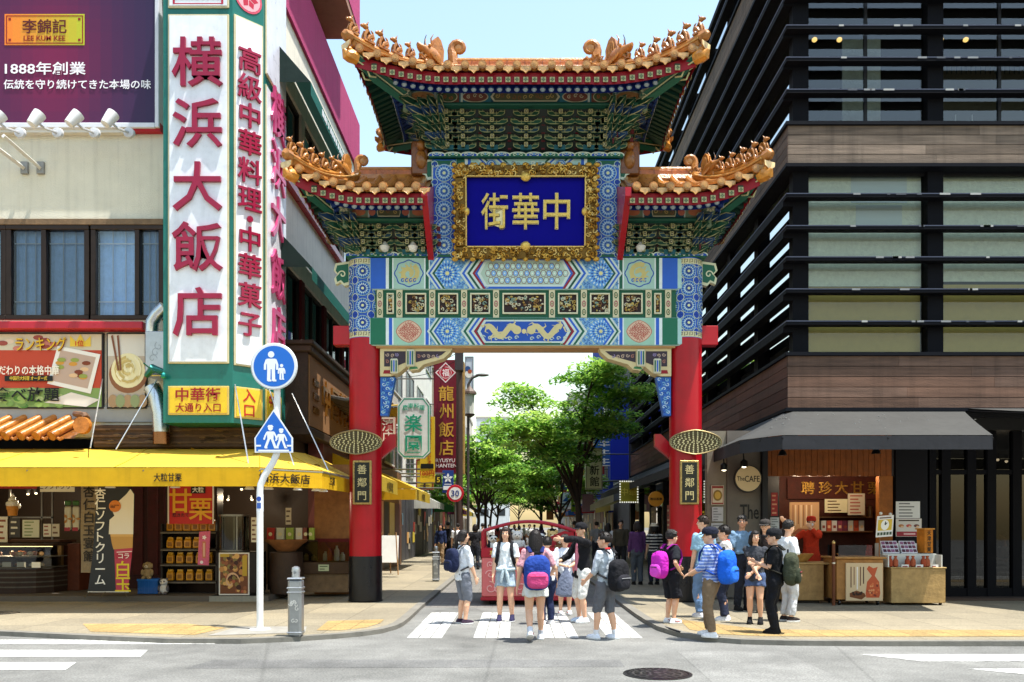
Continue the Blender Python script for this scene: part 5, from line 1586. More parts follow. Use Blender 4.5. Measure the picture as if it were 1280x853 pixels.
for z0, z1 in levels:
 mb = MB('gloss')
 for k, x in enumerate(px_): mb = MB('deep'); mb.span(x - .16, x + .16, GYl - .14, GYl + .1, z0, z1, '101116'); mb.build('post', rb)
 for y in py_[1:]: mb = MB('deep'); mb.span(GXl - .14, GXl + .1, y - .16, y + .16, z0, z1, '101116'); mb.build('post', rb)
 for k in range(7):
  xa, xb = px_[k] + .17, px_[k + 1] - .17
  w = MB('paint');
  for a, b in ((z0, z0 + .05), (z1 - .05, z1)): w.span(xa, xb, GYl - .03, GYl + .05, a, b, '121317')
  if z0 > 9 and z0 < 12: w.span((xa + xb) / 2 - .03, (xa + xb) / 2 + .03, GYl - .03, GYl + .05, z0 + .05, z1 - .05, '121317')
  wo_ = w.build('window', rb)
  p = MB('glass'); p.quad((xa, GYl, z0 + .05), (xb, GYl, z0 + .05), (xb, GYl, z1 - .05), (xa, GYl, z1 - .05), 'f0f6f2', 'glass' if z0 < 9 else 'coated_glass'); p.build('pane', wo_)
  if z0 < 6:
   b = MB('cloth')
   zb_ = z0 + (1.45, 1.55, 1.2)[k % 3]
   b.quad((xa, GYl + .12, zb_), (xb, GYl + .12, zb_), (xb, GYl + .12, z1), (xa, GYl + .12, z1), 'eef4e2'); b.build('roller_blind', wo_)
   if k == 0:
    t_ = MB('print'); d = Deco(t_, plane_map((xa, GYl + .11, z1 - 1.5)), 'print'); d.rect(.95, .95, 2.1, 1.5, 'd0dce0'); d.rect(1.05, .35, 2.0, .9, 'd0dce0'); t_.build('paper', wo_)
   b = MB('paint'); b.span(xa, xb, GYl + .16, GYl + .2, z0, z0 + 1.5, 'c4aa5a'); b.build('low_partition', wo_)
 for k in range(9):
  ya, yb2 = py_[k] + .17, py_[k + 1] - .17
  if yb2 > ye: break
  w = MB('paint')
  for a, b in ((z0, z0 + .05), (z1 - .05, z1)): w.span(GXl - .03, GXl + .05, ya, yb2, a, b, '121317')
  wo_ = w.build('window', rb)
  p = MB('glass'); p.quad((GXl, ya, z0 + .05), (GXl, yb2, z0 + .05), (GXl, yb2, z1 - .05), (GXl, ya, z1 - .05), '7f8c90', 'coated_glass'); p.build('pane', wo_)
mb = MB('paint')
for z in (3.75, bands[1][0] + .1, bands[2][0] + .1, TOP): mb.span(RX + .35, xe, RF + .35, ye, z, z + .2, '3c3c3a')
mb.span(RX + 5, xe, RF + 4.5, RF + 4.7, 0, TOP, '5c5a50'); mb.span(RX + 3.5, RX + 3.7, RF + 4.7, ye, 0, TOP, '4a4844'); mb.span(RX, xe, ye, ye + .3, 0, TOP, '3a3a3c')
mb.build('inner_wall', rb)
for k in range(5):
 for dx in (.65, 1.25):
  if k > 2: continue
  l = MB('emit'); l.ell((px_[k] + .2 + dx * .9 - .1, GYl + 1.0, ZR(21) + .3), (.06, .06, .05), '8a7040', nu=8, nv=6); l.build('ceiling_lamp', rb)
mb = MB('cloth'); mb.span(px_[0] + 1.1, px_[0] + 1.9, GYl + .5, GYl + .54, levels[1][0], ZR(20), 'a8aea8'); mb.build('blind_strip', rb)
mb = MB('paint')
for a in (.55, 1.05): mb.span(px_[1] + .35 + a * .7, px_[1] + .37 + a * .7 , GYl + .5, GYl + .52, levels[1][0], levels[1][0] + .55, 'd0d4d4')
for k in range(24): mb.span(px_[1] + .1 + k * .1, px_[1] + .115 + k * .1, GYl + .2, GYl + .215, levels[1][0] + 1.25, levels[1][0] + 1.6, '22242a')
mb.build('railing', rb)
mb = MB('matte'); mb.span(RX - .4, xe, 16.75, 22.5, SW, SW + .05, '4a3c34'); mb.build('shop_floor', rb)
mb = MB('paint'); mb.span(RX + .02, xe, 17.0, 22, 3.5, 3.74, '1a1a1a'); mb.build('shop_ceiling', rb)
mb = MB('gloss'); mb.span(RX, xe, RF + .06, RF + .3, 3.74, bands[0][0] - .07, DARK); mb.span(RX + .0, RX + .3, RF + .3, ye, 3.2, bands[0][0] - .07, DARK); mb.build('fascia', rb)
sx = lambda px, Y=17.2: WX(px, Y)
mb = MB('wood'); mb.span(sx(955), WX(1113, 19), 19.0, 19.1, .1, 3.4, '5a2c20'); mb.span(sx(952), sx(955), 17.3, 19.0, .1, 3.4, '3a1c18'); mb.span(WX(1113, 19), WX(1113, 19) + .05, 17.42, 19.0, .1, 3.4, '7a4420'); mb.build('recess_wall', rb)
mb = MB('wood')
for k in range(22): mb.span(sx(958) + k * (sx(1116) - sx(958)) / 22 + .004, sx(958) + (k + 1) * (sx(1116) - sx(958)) / 22, 17.25, 17.33, ZR(594), 3.5, '8a4c1e', ch=.006)
mb.build('timber_header', rb)
mb = MB('wood'); mb.span(sx(1100), sx(1117), 17.24, 17.4, .1, ZR(594) - .002, '94561f'); mb.build('timber_post', rb)
mb = MB('matte'); mb.span(sx(884), sx(908), 17.2, 17.4, .1, 3.5, '8a8270'); mb.span(sx(908) + .003, sx(952), 17.15, 17.35, .1, 3.5, '6e675e'); mb.build('grey_wall', rb)
mb = MB('paint'); mb.span(RX - .48, RX - .37, 17.0, 17.25, .1, 3.5, '16161a'); mb.build('corner_post', rb)
mb = MB('deep')
for a, b in ((1120, 1162), ): mb.span(sx(a), sx(b), 17.2, 17.4, .1, 3.5, '1c1c20')
for x in (1165, 1183, 1215, 1240, 1272, 1300, 1340): mb.span(sx(x) - .09, sx(x) + .09, 17.2, 17.35, .1, 3.5, '121216')
mb.span(sx(1162), xe, 17.22, 17.33, .1, .28, '121216'); mb.span(sx(1162), xe, 17.22, 17.33, ZR(592), ZR(586), '121216')
gl = mb.build('cafe_front', rb)
for a, b in ((1167, 1181), (1185, 1213), (1217, 1238), (1242, 1270), (1274, 1298), (1302, 1338)):
 p = MB('glass'); p.quad((sx(a), 17.27, .28), (sx(b), 17.27, .28), (sx(b), 17.27, 3.5), (sx(a), 17.27, 3.5), '4c4c4a'); p.build('pane', gl)
mb = MB('paint'); mb.span(sx(1120), xe, 21.5, 21.7, .1, 3.5, '17130f'); mb.span(WX(1113, 19) + .06, WX(1113, 19) + .1, 17.41, 21.5, .1, 3.5, '2a2420'); mb.build('cafe_back_wall', rb)
for y in (18.2, 20.5, 23, 25.5, 28, 31, 34, 37, 39.8): mb = MB('paint'); mb.span(RX - .05, RX + .2, y - .1, y + .1, .1, 3.2, '121216'); mb.build('side_post', rb)
mb = MB('glass'); mb.quad((RX + .06, 18.2, .1), (RX + .06, 39.8, .1), (RX + .06, 39.8, 3.2), (RX + .06, 18.2, 3.2), '6a6a68'); mb.build('side_glazing', rb)
def black_awning(wall, edge, zt, ze, zb, label, loc):
 o = thing('shop_awning', label, 'awning', loc)
 mb = MB('awning'); n = len(wall)
 W_, E_ = [], []
 for i in range(n - 1):
  k = 8
  for j in range(k):
   t = j / k
   W_.append([wall[i][q] + (wall[i + 1][q] - wall[i][q]) * t for q in (0, 1)]); E_.append([edge[i][q] + (edge[i + 1][q] - edge[i][q]) * t for q in (0, 1)])
 W_.append(wall[-1]); E_.append(edge[-1])
 g = [[(a[0] + (b[0] - a[0]) * t, a[1] + (b[1] - a[1]) * t, zt + (ze - zt) * t - .02 * math.sin(PI * t)) for t in (0, .25, .5, .75, 1)] for a, b in zip(W_, E_)]
 mb.loft(g, '4c4c4a', caps=False, closed=False)
 rg = random.Random(5)
 for k in range(60):
  i = rg.randrange(len(W_)); t = rg.uniform(.05, .7); a, b = W_[i], E_[i]
  c = Vector((a[0] + (b[0] - a[0]) * t + rg.uniform(-.1, .1), a[1] + (b[1] - a[1]) * t, zt + (ze - zt) * t + .004 - .02 * math.sin(PI * t)))
  r = rg.uniform(.008, .03)
  mb.ell(c, (r, r, .004), 'c9c9c4', 'matte', 6, 3)
 mb.build('canopy', o, smooth=30, fix=False)
 mb = MB('awning'); mb.loft([[(b[0], b[1], ze - .012), (b[0], b[1], zb)] for b in E_], '34353a', caps=False, closed=False); mb.build('valance', o, fix=False)
 mb = MB('metal')
 for a, b in list(zip(W_, E_))[::4]: mb.tube([(a[0], a[1], zt - .06), (b[0], b[1], ze - .06)], .02, '2a2a2c', n=6)
 mb.build('awning_frame', o)
 return o
AW_B, AW_E, AW_T = WZ(562, 14.35), WZ(544, 14.35), 3.86
black_awning([(WX(1205, RF), RF - .01), (RX + .1, RF - .01), (RX - .01, RF + .2), (RX - .01, 40)],
    [(WX(1241, 14.35), 14.35), (4.55, 14.35), (4.05, 15.2), (4.05, 40)], AW_T, AW_E, AW_B, 'long charcoal awning spattered white, wrapping round the sweet shop corner', (6.5, 15.5, 3))
black_awning([(WX(1208, RF), RF - .01), (16, RF - .01)], [(WX(1204, RF) + 1.15, 13.1), (16, 13.1)], 3.92, 3.28, 3.0, 'dark awning over the café glazing at the right edge', (12, 15, 3))
# ================================================================== the street beyond the gate
CWD = ('first', 'second', 'third', 'fourth', 'fifth', 'sixth', 'seventh', 'eighth', 'ninth', 'tenth', 'eleventh')
def block(name, label, x0, x1, y0, y1, h, col, side, storey=3.2, win='2a3038', mat='stucco', wn=3, trim=None):
 """street-front building; side = -1 stands left of the street (its windows look +x)"""
 o = thing(name, label, 'building', ((x0 + x1) / 2, (y0 + y1) / 2, 0))
 f = x1 if side < 0 else x0
 n = -side * 1.0
 mb = MB(mat); mb.span(x0, x1, y0, y1, 0, h, col); mb.build('wall', o)
 mb = MB('concrete'); mb.span(x0 - .1, x1 + .1, y0 - .1, y1 + .1, h + .003, h + .35, trim or 'b9b4aa'); mb.build('roof', o)
 ns = max(1, int((h - 3.4) / storey))
 for s in range(ns):
  z0 = 3.9 + s * storey
  for k in range(wn):
   a = y0 + (k + .18) * (y1 - y0) / wn; b = y0 + (k + .82) * (y1 - y0) / wn
   w = MB('paint')
   w.span(f, f + n * .06, a - .06, b + .06, z0 - .06, z0, 'c9c6be'); w.span(f, f + n * .05, a - .06, b + .06, z0 + 1.5, z0 + 1.56, 'c9c6be')
   for q in (a - .06, (a + b) / 2 - .03, b): w.span(f, f + n * .045, q, q + .06, z0, z0 + 1.5, '8a8a88')
   wo_ = w.build('window', o)
   p = MB('gloss'); p.quad((f + n * .012, a, z0), (f + n * .012, b, z0), (f + n * .012, b, z0 + 1.5), (f + n * .012, a, z0 + 1.5), win); p.build('pane', wo_)
 for s in range(ns):
  z0 = 3.9 + s * storey
  for k in range(2):
   a = x0 + (k + .25) * (x1 - x0) / 2; b = a + (x1 - x0) * .25
   p = MB('gloss'); p.span(a, b, y0 - .03, y0 + .01, z0, z0 + 1.5, win); p.build('window', o)
 return o
block('street_building', 'low brown shop house squeezed behind the left pillar', -14, -4.75, 26.6, 33.0, 6.2, '6a4a3c', -1, wn=2)
block('street_building', 'white shop block with tall windows behind the round-cornered green-lettered sign', -15, -5.0, 33.2, 50, 14.5, 'dedbd2', -1, wn=4)
block('street_building', 'brownish shop block on the left far down the street', -15, -5.0, 50.2, 72, 11, '9a8674', -1, wn=5)
block('street_building', 'pale block near the left end of the street', -16, -5.2, 72.2, 100, 13.5, 'c4bcae', -1, wn=6)
block('street_building', 'grey panelled block right behind the louvred building', 5.5, 15, 40.8, 47.5, 12.5, '6f6c72', 1, wn=2, mat='concrete')
block('street_building', 'blue painted shop block on the right of the street', 5.3, 15, 47.8, 58, 15.5, '2a3f9a', 1, wn=3)
block('street_building', 'cream shop block on the right far down the street', 5.2, 15, 58.2, 80, 11, 'b5a890', 1, wn=5)
block('street_building', 'grey block near the right end of the street', 5.2, 16, 80.2, 104, 14, '9a9a9c', 1, wn=6)
block('street_building', 'white block standing across the far end of the street', -9, -1.5, 190, 205, 26, 'c9d0d6', -1, wn=3)
block('street_building', 'pale grey tower rising behind the trees', 14, 22, 150, 165, 31, 'aab6c4', 1, wn=4)
o = thing('street_shop', 'shop with dark doorway under the small yellow awnings on the left', 'shop', (-4.5, 25, 0))
mb = MB('paint')
mb.span(-4.9, -4.55, 19.8, 26.4, SW, 3.5, '5a2a24'); mb.span(-4.74, -4.5, 26.7, 33, SW, 3.6, '7a5a40')
mb.build('wall', o)
mb = MB('print')
d = Deco(mb, plane_map((-4.55, 19.8, 0), R(90)), 'print', .004)
for a, b, z0, z1, c in ((.3, 1.5, .4, 2.5, 'b9a890'), (1.7, 2.9, .2, 2.4, '2a201c'), (3.1, 4.4, .5, 2.4, 'c9b44a'), (4.6, 6.2, .3, 2.5, '3a2c24')): d.rect(a, z0, b, z1, c, 1)
d2 = Deco(mb, plane_map((-4.5, 26.7, 0), R(90)), 'print', .004)
for a, b, z0, z1, c in ((.2, 1.8, .3, 2.4, 'c9a08c'), (2.0, 3.0, .1, 2.4, '1e1a18'), (3.2, 4.4, .3, 2.4, 'c8b87a'), (4.6, 6.0, .3, 2.4, '5a2a2a')): d2.rect(a, z0, b, z1, c, 1)
mb.build('doors', o)
def poster_side(label, X, y, z0, z1, w, col, txt, tcol, size, vertical=True, extra=None):
 o = thing('shop_poster', label, 'poster', (X, y, z0))
 mb = MB('print'); mb.span(X - .03, X, y - w / 2, y + w / 2, z0, z1, col); b = mb.build('board', o)
 if txt: lettering(b, txt, (X + .006, y, (z0 + z1) / 2), size, rz=R(90), col=tcol, vertical=vertical, bold=.03)
poster_side('yellow vertical menu poster beside the dark doorway beyond the left pillar', -4.52, 24.0, .7, 2.5, .5, 'c9b030', '中国名菜', '2a2a20', .36)
poster_side('white poster with red printing beyond the left pillar', -4.51, 22.2, .9, 2.4, .9, 'd9cfc4', '食べ放題', 'b02a20', .3)
for y0, y1, lab in ((20.6, 23.4, 'nearer small yellow awning just right of the left pillar'), (27.6, 32.2, 'farther yellow awning over the shop with pale curtains')):
 o = thing('small_awning', lab, 'awning', (-4.5, (y0 + y1) / 2, 2.6))
 zt, ze, X1 = 3.35, 2.78, -3.3
 mb = MB('awning'); mb.quad((-4.5, y0, zt), (-4.5, y1, zt), (X1, y1, ze), (X1, y0, ze), 'd8b840'); mb.add([(-4.5, y0, zt), (X1, y0, ze), (-4.5, y0, ze)], [(0, 1, 2)], 'c49a14'); mb.build('canopy', o, fix=False)
 mb = MB('awning'); mb.quad((X1, y0, ze - .01), (X1, y1, ze - .01), (X1, y1, ze - .36), (X1, y0, ze - .36), 'c9ac3a'); mb.quad((-4.5, y0, ze - .01), (X1, y0, ze - .01), (X1, y0, ze - .36), (-4.5, y0, ze - .36), 'd8a818'); mb.build('valance', o, fix=False)
 lettering(o, '中国料理', (X1 + .01, (y0 + y1) / 2, ze - .2), .26, rz=R(90), col='5a4a18', bold=.03)
for y0, y1, z, lab in ((19.9, 26.3, 4.05, 'small grey tiled porch roof behind the left pillar'), (27.0, 31.5, 4.9, 'golden tiled porch roof with upswept corner beside the white sign')):
 o = thing('porch_roof', lab, 'roof', (-4.6, (y0 + y1) / 2, z))
 mb = MB('tile'); c = '4a4640' if z < 4.5 else 'b9952f'
 g = [[(-4.9 + 1.3 * t, y, z + .75 - .6 * t - .15 * math.sin(PI * t) + .35 * abs(2 * (y - y0) / (y1 - y0) - 1) ** 4 * t) for t in (0, .33, .66, 1)] for y in [y0 + (y1 - y0) * i / 16 for i in range(17)]]
 mb.loft(g, c, caps=False, closed=False); mb.build('tiles', o, smooth=1)
 mb = MB('tile')
 for r in g: mb.tube([Vector(p) + Vector((0, 0, .04)) for p in r], .05, c, n=6)
 mb.build('tile_rolls' if False else 'tile_roll', o)
 mb = MB('paint'); mb.loft([[Vector(r[3]) + Vector((-.05, 0, -.02)), Vector(r[3]) + Vector((-.05, 0, -.18))] for r in g], '7a1a1e', caps=False, closed=False); mb.build('eave_board', o)
def hang_sign(label, px0, px1, py0, py1, Y, col, t=.25, rim=None, name='hanging_sign', cat='sign', rr=0., side=None):
 x0, x1, z0, z1 = WX(px0, Y), WX(px1, Y), WZ(py1, Y), WZ(py0, Y)
 o = thing(name, label, cat, ((x0 + x1) / 2, Y, z0))
 mb = MB('gloss')
 if rr:
  w, h = x1 - x0, z1 - z0
  c = rr * w
  pr = [(c, 0), (w - c, 0), (w, c), (w, h - c * 1.3), (w - c, h), (c, h), (0, h - c * 1.3), (0, c)]
  mb.prism(pr, (x0, Y + t, z0), (1, 0, 0), (0, 0, 1), (0, -1, 0), t, col, colside=side or rim)
  if rim:
   d = Deco(mb, lambda u, v, off: Vector((x0 + u, Y - off, z0 + v)), 'print'); d.stroke([((p[0] - w / 2) * .92 + w / 2, (p[1] - h / 2) * .95 + h / 2) for p in pr], .035, rim, 1, closed=True)
 else:
  mb.span(x0, x1, Y, Y + t, z0, z1, side or col); mb.quad((x0 + .002, Y - .003, z0 + .002), (x1 - .002, Y - .003, z0 + .002), (x1 - .002, Y - .003, z1 - .002), (x0 + .002, Y - .003, z1 - .002), col, 'print')
  if rim:
   for a in ((x0, x0 + .05), (x1 - .05, x1)): mb.span(a[0], a[1], Y - .03, Y - .004, z0, z1, rim)
   for a in ((z0, z0 + .05), (z1 - .05, z1)): mb.span(x0 + .05, x1 - .05, Y - .029, Y - .004, a[0], a[1], rim)
 b = mb.build('board', o)
 a = MB('metal')
 xw = -5.0 if x1 < 0 else 5.4
 for z in (z0 + (z1 - z0) * .2, z1 - (z1 - z0) * .15): a.tube([(x0 + .1 if x1 < 0 else x1 - .1, Y + t / 2, z), (xw, Y + t / 2, z)], .03, '6a6a68', n=5)
 a.build('wall_arm', o)
 return o, b, (x0, x1, z0, z1)
def sl(b, s, px, py, Y, hpx, **k):
 sc = Y / F
 lettering(b, s, (WX(px, Y), Y - .012, WZ(py, Y)), hpx * sc, **k)
o, b, q = hang_sign('white octagonal sign with green characters hanging over the left pavement', 497, 537, 497, 573, 24.0, 'dfe3e0', .22, '2a9a78', rr=.18)
sl(b, '楽', 517, 529, 24.0, 23, col='1a9a78', bold=.012); sl(b, '園', 517, 555, 24.0, 24, col='1a9a78', bold=.012)
mb = MB('print')
for i, ch in enumerate('廣東料理'):
 a = (i - 1.5) * .32
 letters(mb, ch, (WX(517, 24.0) + .52 * math.sin(a), 24.0 - .012, WZ(530, 24) + .52 * math.cos(a)), .16, col='2aa886', bold=.02)
mb.build('lettering', b, fix=False)
o, b, q = hang_sign('red and white lattice sign with two characters beside the left pillar', 474, 494, 522, 556, 22.0, 'b8222c', .2, 'e0c8b8')
sl(b, '濱', 485, 532, 22.0, 16, col='f0e0d4', bold=.02); sl(b, '店', 485, 547, 22.0, 16, col='f0e0d4', bold=.02)
o, b, q = hang_sign('tall yellow sign with red writing and 100円 price next to the maroon sign', 525, 543, 521, 603, 28.0, 'd9b22a', .2)
sl(b, '中国料理世界チャンピオン', 537, 552, 28.0, 5.4, col='b0281c', vertical=True, bold=.02)
mbx = MB('print'); mbx.span(WX(526, 28), WX(542, 28), 27.985, 27.99, WZ(586, 28), WZ(580, 28), '1a1a18'); mbx.build('strip', b)
sl(b, '100円', 534, 592, 28.0, 8, col='b0281c', bold=.04); sl(b, '1個', 534, 583, 28.0, 5, col='e8e0c0', bold=.03)
o, b, q = hang_sign('very tall maroon sign with golden characters and white fortune diamond', 542, 573, 450, 592, 34.0, '6e1628', .9, side='4a2a20')
sl(b, '福', 557, 466, 34.0, 10, col='f0e0e0', bold=.03)
mbx = MB('print'); d = Deco(mbx, plane_map((WX(557, 34), 33.994, WZ(466, 34))), 'print', .002); d.poly([(-.42, 0), (0, -.42), (.42, 0), (0, .42)], 'e6d4d4', 1); d.poly([(-.36, 0), (0, -.36), (.36, 0), (0, .36)], 'b01c34', 2); d.ring(0, 0, .22, .24, 'e6d4d4', 3); mbx.build('diamond', b)
for ch, y in zip('龍州飯店', (492, 514, 537, 560)): sl(b, ch, 558, y, 34.0, 20, col='c99a3a', bold=.01)
sl(b, 'RYUSYU\nHANTEN', 558, 579, 34.0, 5, col='e6dcd8', w=.85, h=.36)
mb = MB('wood'); mb.span(WX(573, 34) + .003, WX(580, 34), 34.05, 34.7, WZ(592, 34), WZ(452, 34), 'b08a4a'); mb.build('side_panel', o)
o, b, q = hang_sign('small dark sign with a yellow numeral below the maroon sign', 544, 552, 594, 606, 33.0, '2a2622', .1); sl(b, '5', 548, 600, 33.0, 9, col='d9c040', bold=.04)
o, b, q = hang_sign('blue banner with white figure hanging below the maroon sign', 553, 567, 588, 616, 32.5, '22408a', .03, name='street_banner', cat='banner')
mbx = MB('print'); d = Deco(mbx, plane_map((WX(560, 32.5), 32.49, WZ(598, 32.5))), 'print', .003); d.petals(0, 0, 0, .2, 5, .1, 'dfe6f0', 1, .3); d.rect(-.18, -.45, .18, -.3, 'dfe6f0', 1); d.rect(-.14, -.25, .14, -.22, 'dfe6f0', 1); mbx.build('print', b)
o, b, q = hang_sign('pale picture sign high behind the maroon sign', 581, 592, 446, 520, 40.0, 'c4ccd6', .15, '8a8c90')
mbx = MB('print'); d = Deco(mbx, plane_map((WX(586, 40), 39.96, WZ(468, 40))), 'print', .004); d.disc(0, 0, .18, 'e2dcd0', 1); d.disc(-.05, .25, .13, '2a4a7a', 1); d.disc(.05, .12, .1, 'a8502a', 2); d.rect(-.15, -1.9, .15, -.6, 'dfe2e0', 1); mbx.build('print', b)
o, b, q = hang_sign('cream sign with two black characters hanging behind the tree trunk on the right', 732, 753, 560, 612, 37.0, 'cfd3b4', .2, '9a9a88')
sl(b, '新', 743, 588, 37.0, 13, col='1e2a24', bold=.02); sl(b, '館', 743, 602, 37.0, 13, col='1e2a24', bold=.02)
for i, (a, b_, c, d_, Y, col, lab) in enumerate(((701, 713, 592, 612, 50, '3a5a6a', 'grey sign with round emblem in the stacked signs right of the trees'), (701, 713, 616, 634, 50, 'c9d8de', 'pale blue sign in the stacked signs right of the trees'), (714, 726, 584, 603, 48, 'dfe4e8', 'white topmost sign in the stacked signs right of the trees'),
  (714, 726, 604, 613, 48, 'c02a30', 'red strip sign in the stacked signs right of the trees'), (714, 726, 614, 640, 48, '8ab02a', 'lime green sign in the stacked signs right of the trees'), (728, 742, 618, 640, 46, '8a6a7a', 'dull pink sign below the cream sign on the right'), (683, 692, 586, 650, 60, 'b06a3a', 'tall narrow orange sign among the trees'),
  (763, 786, 478, 600, 40.4, '1a2fb0', 'tall royal blue sign panel behind the louvred building'))):
 o, b2, q = hang_sign(lab, a, b_, c, d_, Y, col, .15 if i < 7 else .5)
 if i in (1, 2, 4):
  mbx = MB('print'); d = Deco(mbx, plane_map((WX((a + b_) / 2, Y), Y - .01, WZ((c + d_) / 2, Y))), 'print'); d.poly([(-.2, -.1), (.22, -.1), (.1, .22)], '2a5a9a' if i < 4 else 'e8f0d8', 1); d.rect(-.22, -.3, .22, -.2, '3a4a5a', 1); mbx.build('print', b2)
 if i == 0:
  mbx = MB('print'); d = Deco(mbx, plane_map((WX(707, Y), Y - .01, WZ(602, Y))), 'print'); d.disc(0, 0, .24, 'b09a7a', 1); d.disc(0, 0, .16, '5a4a3a', 2); mbx.build('emblem', b2)
o = thing('bulb_sign', 'yellow sign edged with white bulbs under the long awning', 'sign', (WX(786, 30), 30, 2.4))
mb = MB('print'); x0, x1, z0, z1 = WX(775, 30), WX(797, 30), WZ(628, 30), WZ(602, 30)
mb.span(x0, x1, 30, 30.1, z0, z1, '8a8420'); mb.build('board', o); lettering(o, '中華', ((x0 + x1) / 2, 29.99, (z0 + z1) / 2), .3, col='c0b040')
mb = MB('emit')
for k in range(9):
 for p in ((x0 + (x1 - x0) * k / 8, z0), (x0 + (x1 - x0) * k / 8, z1), (x0, z0 + (z1 - z0) * k / 8), (x1, z0 + (z1 - z0) * k / 8)): mb.ell((p[0], 29.97, p[1]), (.028, .028, .028), '6a6a64', nu=6, nv=4)
mb.build('bulb_chain', o)
o = thing('round_sign', 'round orange sign on the dark wall left of the right pillar', 'sign', (WX(820, 24), 24, 2))
mb = MB('print'); mb.lathe([(.01, -.03), (.215, -.03), (.22, .03), (.01, .03)], 'd08a28', n=26, c=(WX(820, 24), 24, WZ(624, 24)), ax='y'); mb.build('disc', o); lettering(o, '聘珍茶寮', (WX(820, 24), 23.965, WZ(624, 24)), .08, col='2a1a10', w=.34)
mb = MB('metal'); mb.tube([(WX(820, 24), 24, WZ(624, 24)), (RX, 24, WZ(624, 24))], .02, '222222'); mb.build('wall_arm', o)
o = thing('small_awning', 'slanting olive shop awning under the long dark awning on the right', 'awning', (4.6, 36, 2.5))
mb = MB('awning'); mb.quad((5.3, 32, 3.0), (5.3, 38, 3.0), (3.6, 38, 2.35), (3.6, 32, 2.35), '8a7a2a'); mb.quad((3.6, 32, 2.35), (3.6, 38, 2.35), (3.6, 38, 2.15), (3.6, 32, 2.15), '9a8a3a'); mb.build('canopy', o, fix=False)
for i, (y, c, lab) in enumerate(((27.5, 'b59a3a', 'yellow poster in the dark right-hand shop fronts'), (33, '8a6a3a', 'brown menu board in the dark right-hand shop fronts'), (29.5, 'a03030', 'red poster in the dark right-hand shop fronts'))):
 o = thing('shop_poster', lab, 'poster', (RX - .03, y, 1)); mb = MB('print'); mb.span(RX - .08, RX - .05, y - .5, y + .5, .9, 2.3, c); d = Deco(mb, plane_map((RX - .08, y, .9), R(-90)), 'print', .004)
 for k in range(7): d.rect(-.4, .15 + k * .17, -.4 + rng.uniform(.3, .8), .22 + k * .17, rng.choice(('e6dcc0', '3a2a20', 'd0b060')), 1)
 mb.build('board', o)
o = thing('sign_easel', 'white sign board on a wooden easel beyond the left pillar', 'easel', (-3.95, 26.0, SW))
mb = MB('paint'); bx = -3.95
M = Matrix.Rotation(R(-12), 4, 'X')
mb.box((bx, 26.0, SW + .78), (.62, .03, .85), 'e2e2de', M=M, ch=.008); mb.build('board', o)
mb = MB('wood')
for s in (-1, 1): mb.tube([(bx + s * .33, 25.82, SW), (bx + s * .22, 26.1, SW + 1.3)], .02, 'a07a50', n=6)
mb.tube([(bx, 26.5, SW), (bx, 26.1, SW + 1.25)], .02, 'a07a50', n=6); mb.build('stand', o)
o = thing('utility_pole', 'brown utility pole carrying a grey box at the left kerb', 'pole', (-2.25, 33.4, SW))
mb = MB('paint'); mb.tube([(-2.25, 33.4, SW), (-2.25, 33.4, 9.5)], [.15, .12], '4a3a34', n=14); mb.build('shaft', o, smooth=1)
mb = MB('paint'); mb.span(-2.42, -2.1, 33.2, 33.6, 7.7, 9.4, '3a3638', ch=.03); mb.build('transformer', o)
o = thing('street_lamp', 'street lamp with a curved arm and hanging lantern beside the maroon sign', 'street lamp', (-2.0, 36, SW))
mb = MB('paint'); mb.tube([(-2.05, 36, SW), (-2.05, 36, 7.6), (-1.9, 36, 7.9), (-1.55, 36, 8.05)], .06, '5a5450', n=10); mb.build('post', o, smooth=1)
mb = MB('paint'); mb.ell((-1.45, 36, 8.03), (.3, .12, .07), '6a6664'); mb.build('lamp_head', o, smooth=1)
mb = MB('paint'); mb.lathe([(.05, 6.2), (.2, 6.3), (.22, 6.36)], '5a4a40', c=(-1.98, 36, 0), n=8); mb.lathe([(.16, 6.36), (.2, 7.2)], 'd6d6cc', c=(-1.98, 36, 0), n=8); mb.lathe([(.3, 7.2), (.28, 7.3), (.08, 7.5), (.02, 7.6)], '5a4a40', c=(-1.98, 36, 0), n=8); mb.build('lantern', o)
Y = 29.0
o = thing('speed_limit_sign', 'round 30 speed limit sign on a post at the left kerb', 'road sign', (-2.1, Y, SW))
cx, cz = WX(569, Y), WZ(617, Y)
mb = MB('metal'); mb.tube([(cx, Y + .05, SW), (cx, Y + .05, cz + .4)], .035, '8a8a88', n=8); mb.build('post', o)
mb = MB('print'); mb.lathe([(.01, .0), (.29, .0), (.30, .03), (.01, .03)], 'b82030', n=30, c=(cx, Y, cz), ax='y'); mb.lathe([(.01, -.004), (.215, -.004), (.215, .0)], 'e8e8e6', n=30, c=(cx, Y, cz), ax='y'); dd = mb.build('disc', o)
lettering(dd, '30', (cx, Y - .01, cz), .3, col='24408a', bold=.02)
o = thing('overhead_cable', 'thin dark cables slung between the white block and the pole on the left', 'cable', (-3, 30, 7))
mb = MB('paint')
for k in range(3):
 mb.tube([Vector((-5, 34 + k, 7.6 + .4 * k)).lerp(Vector((-2.25, 33.4, 8.2 + .3 * k)), t) + Vector((0, 0, -.25 * math.sin(PI * t))) for t in [i / 8 for i in range(9)]], .012, '1c1c1c', n=4)
mb.build('cable', o)
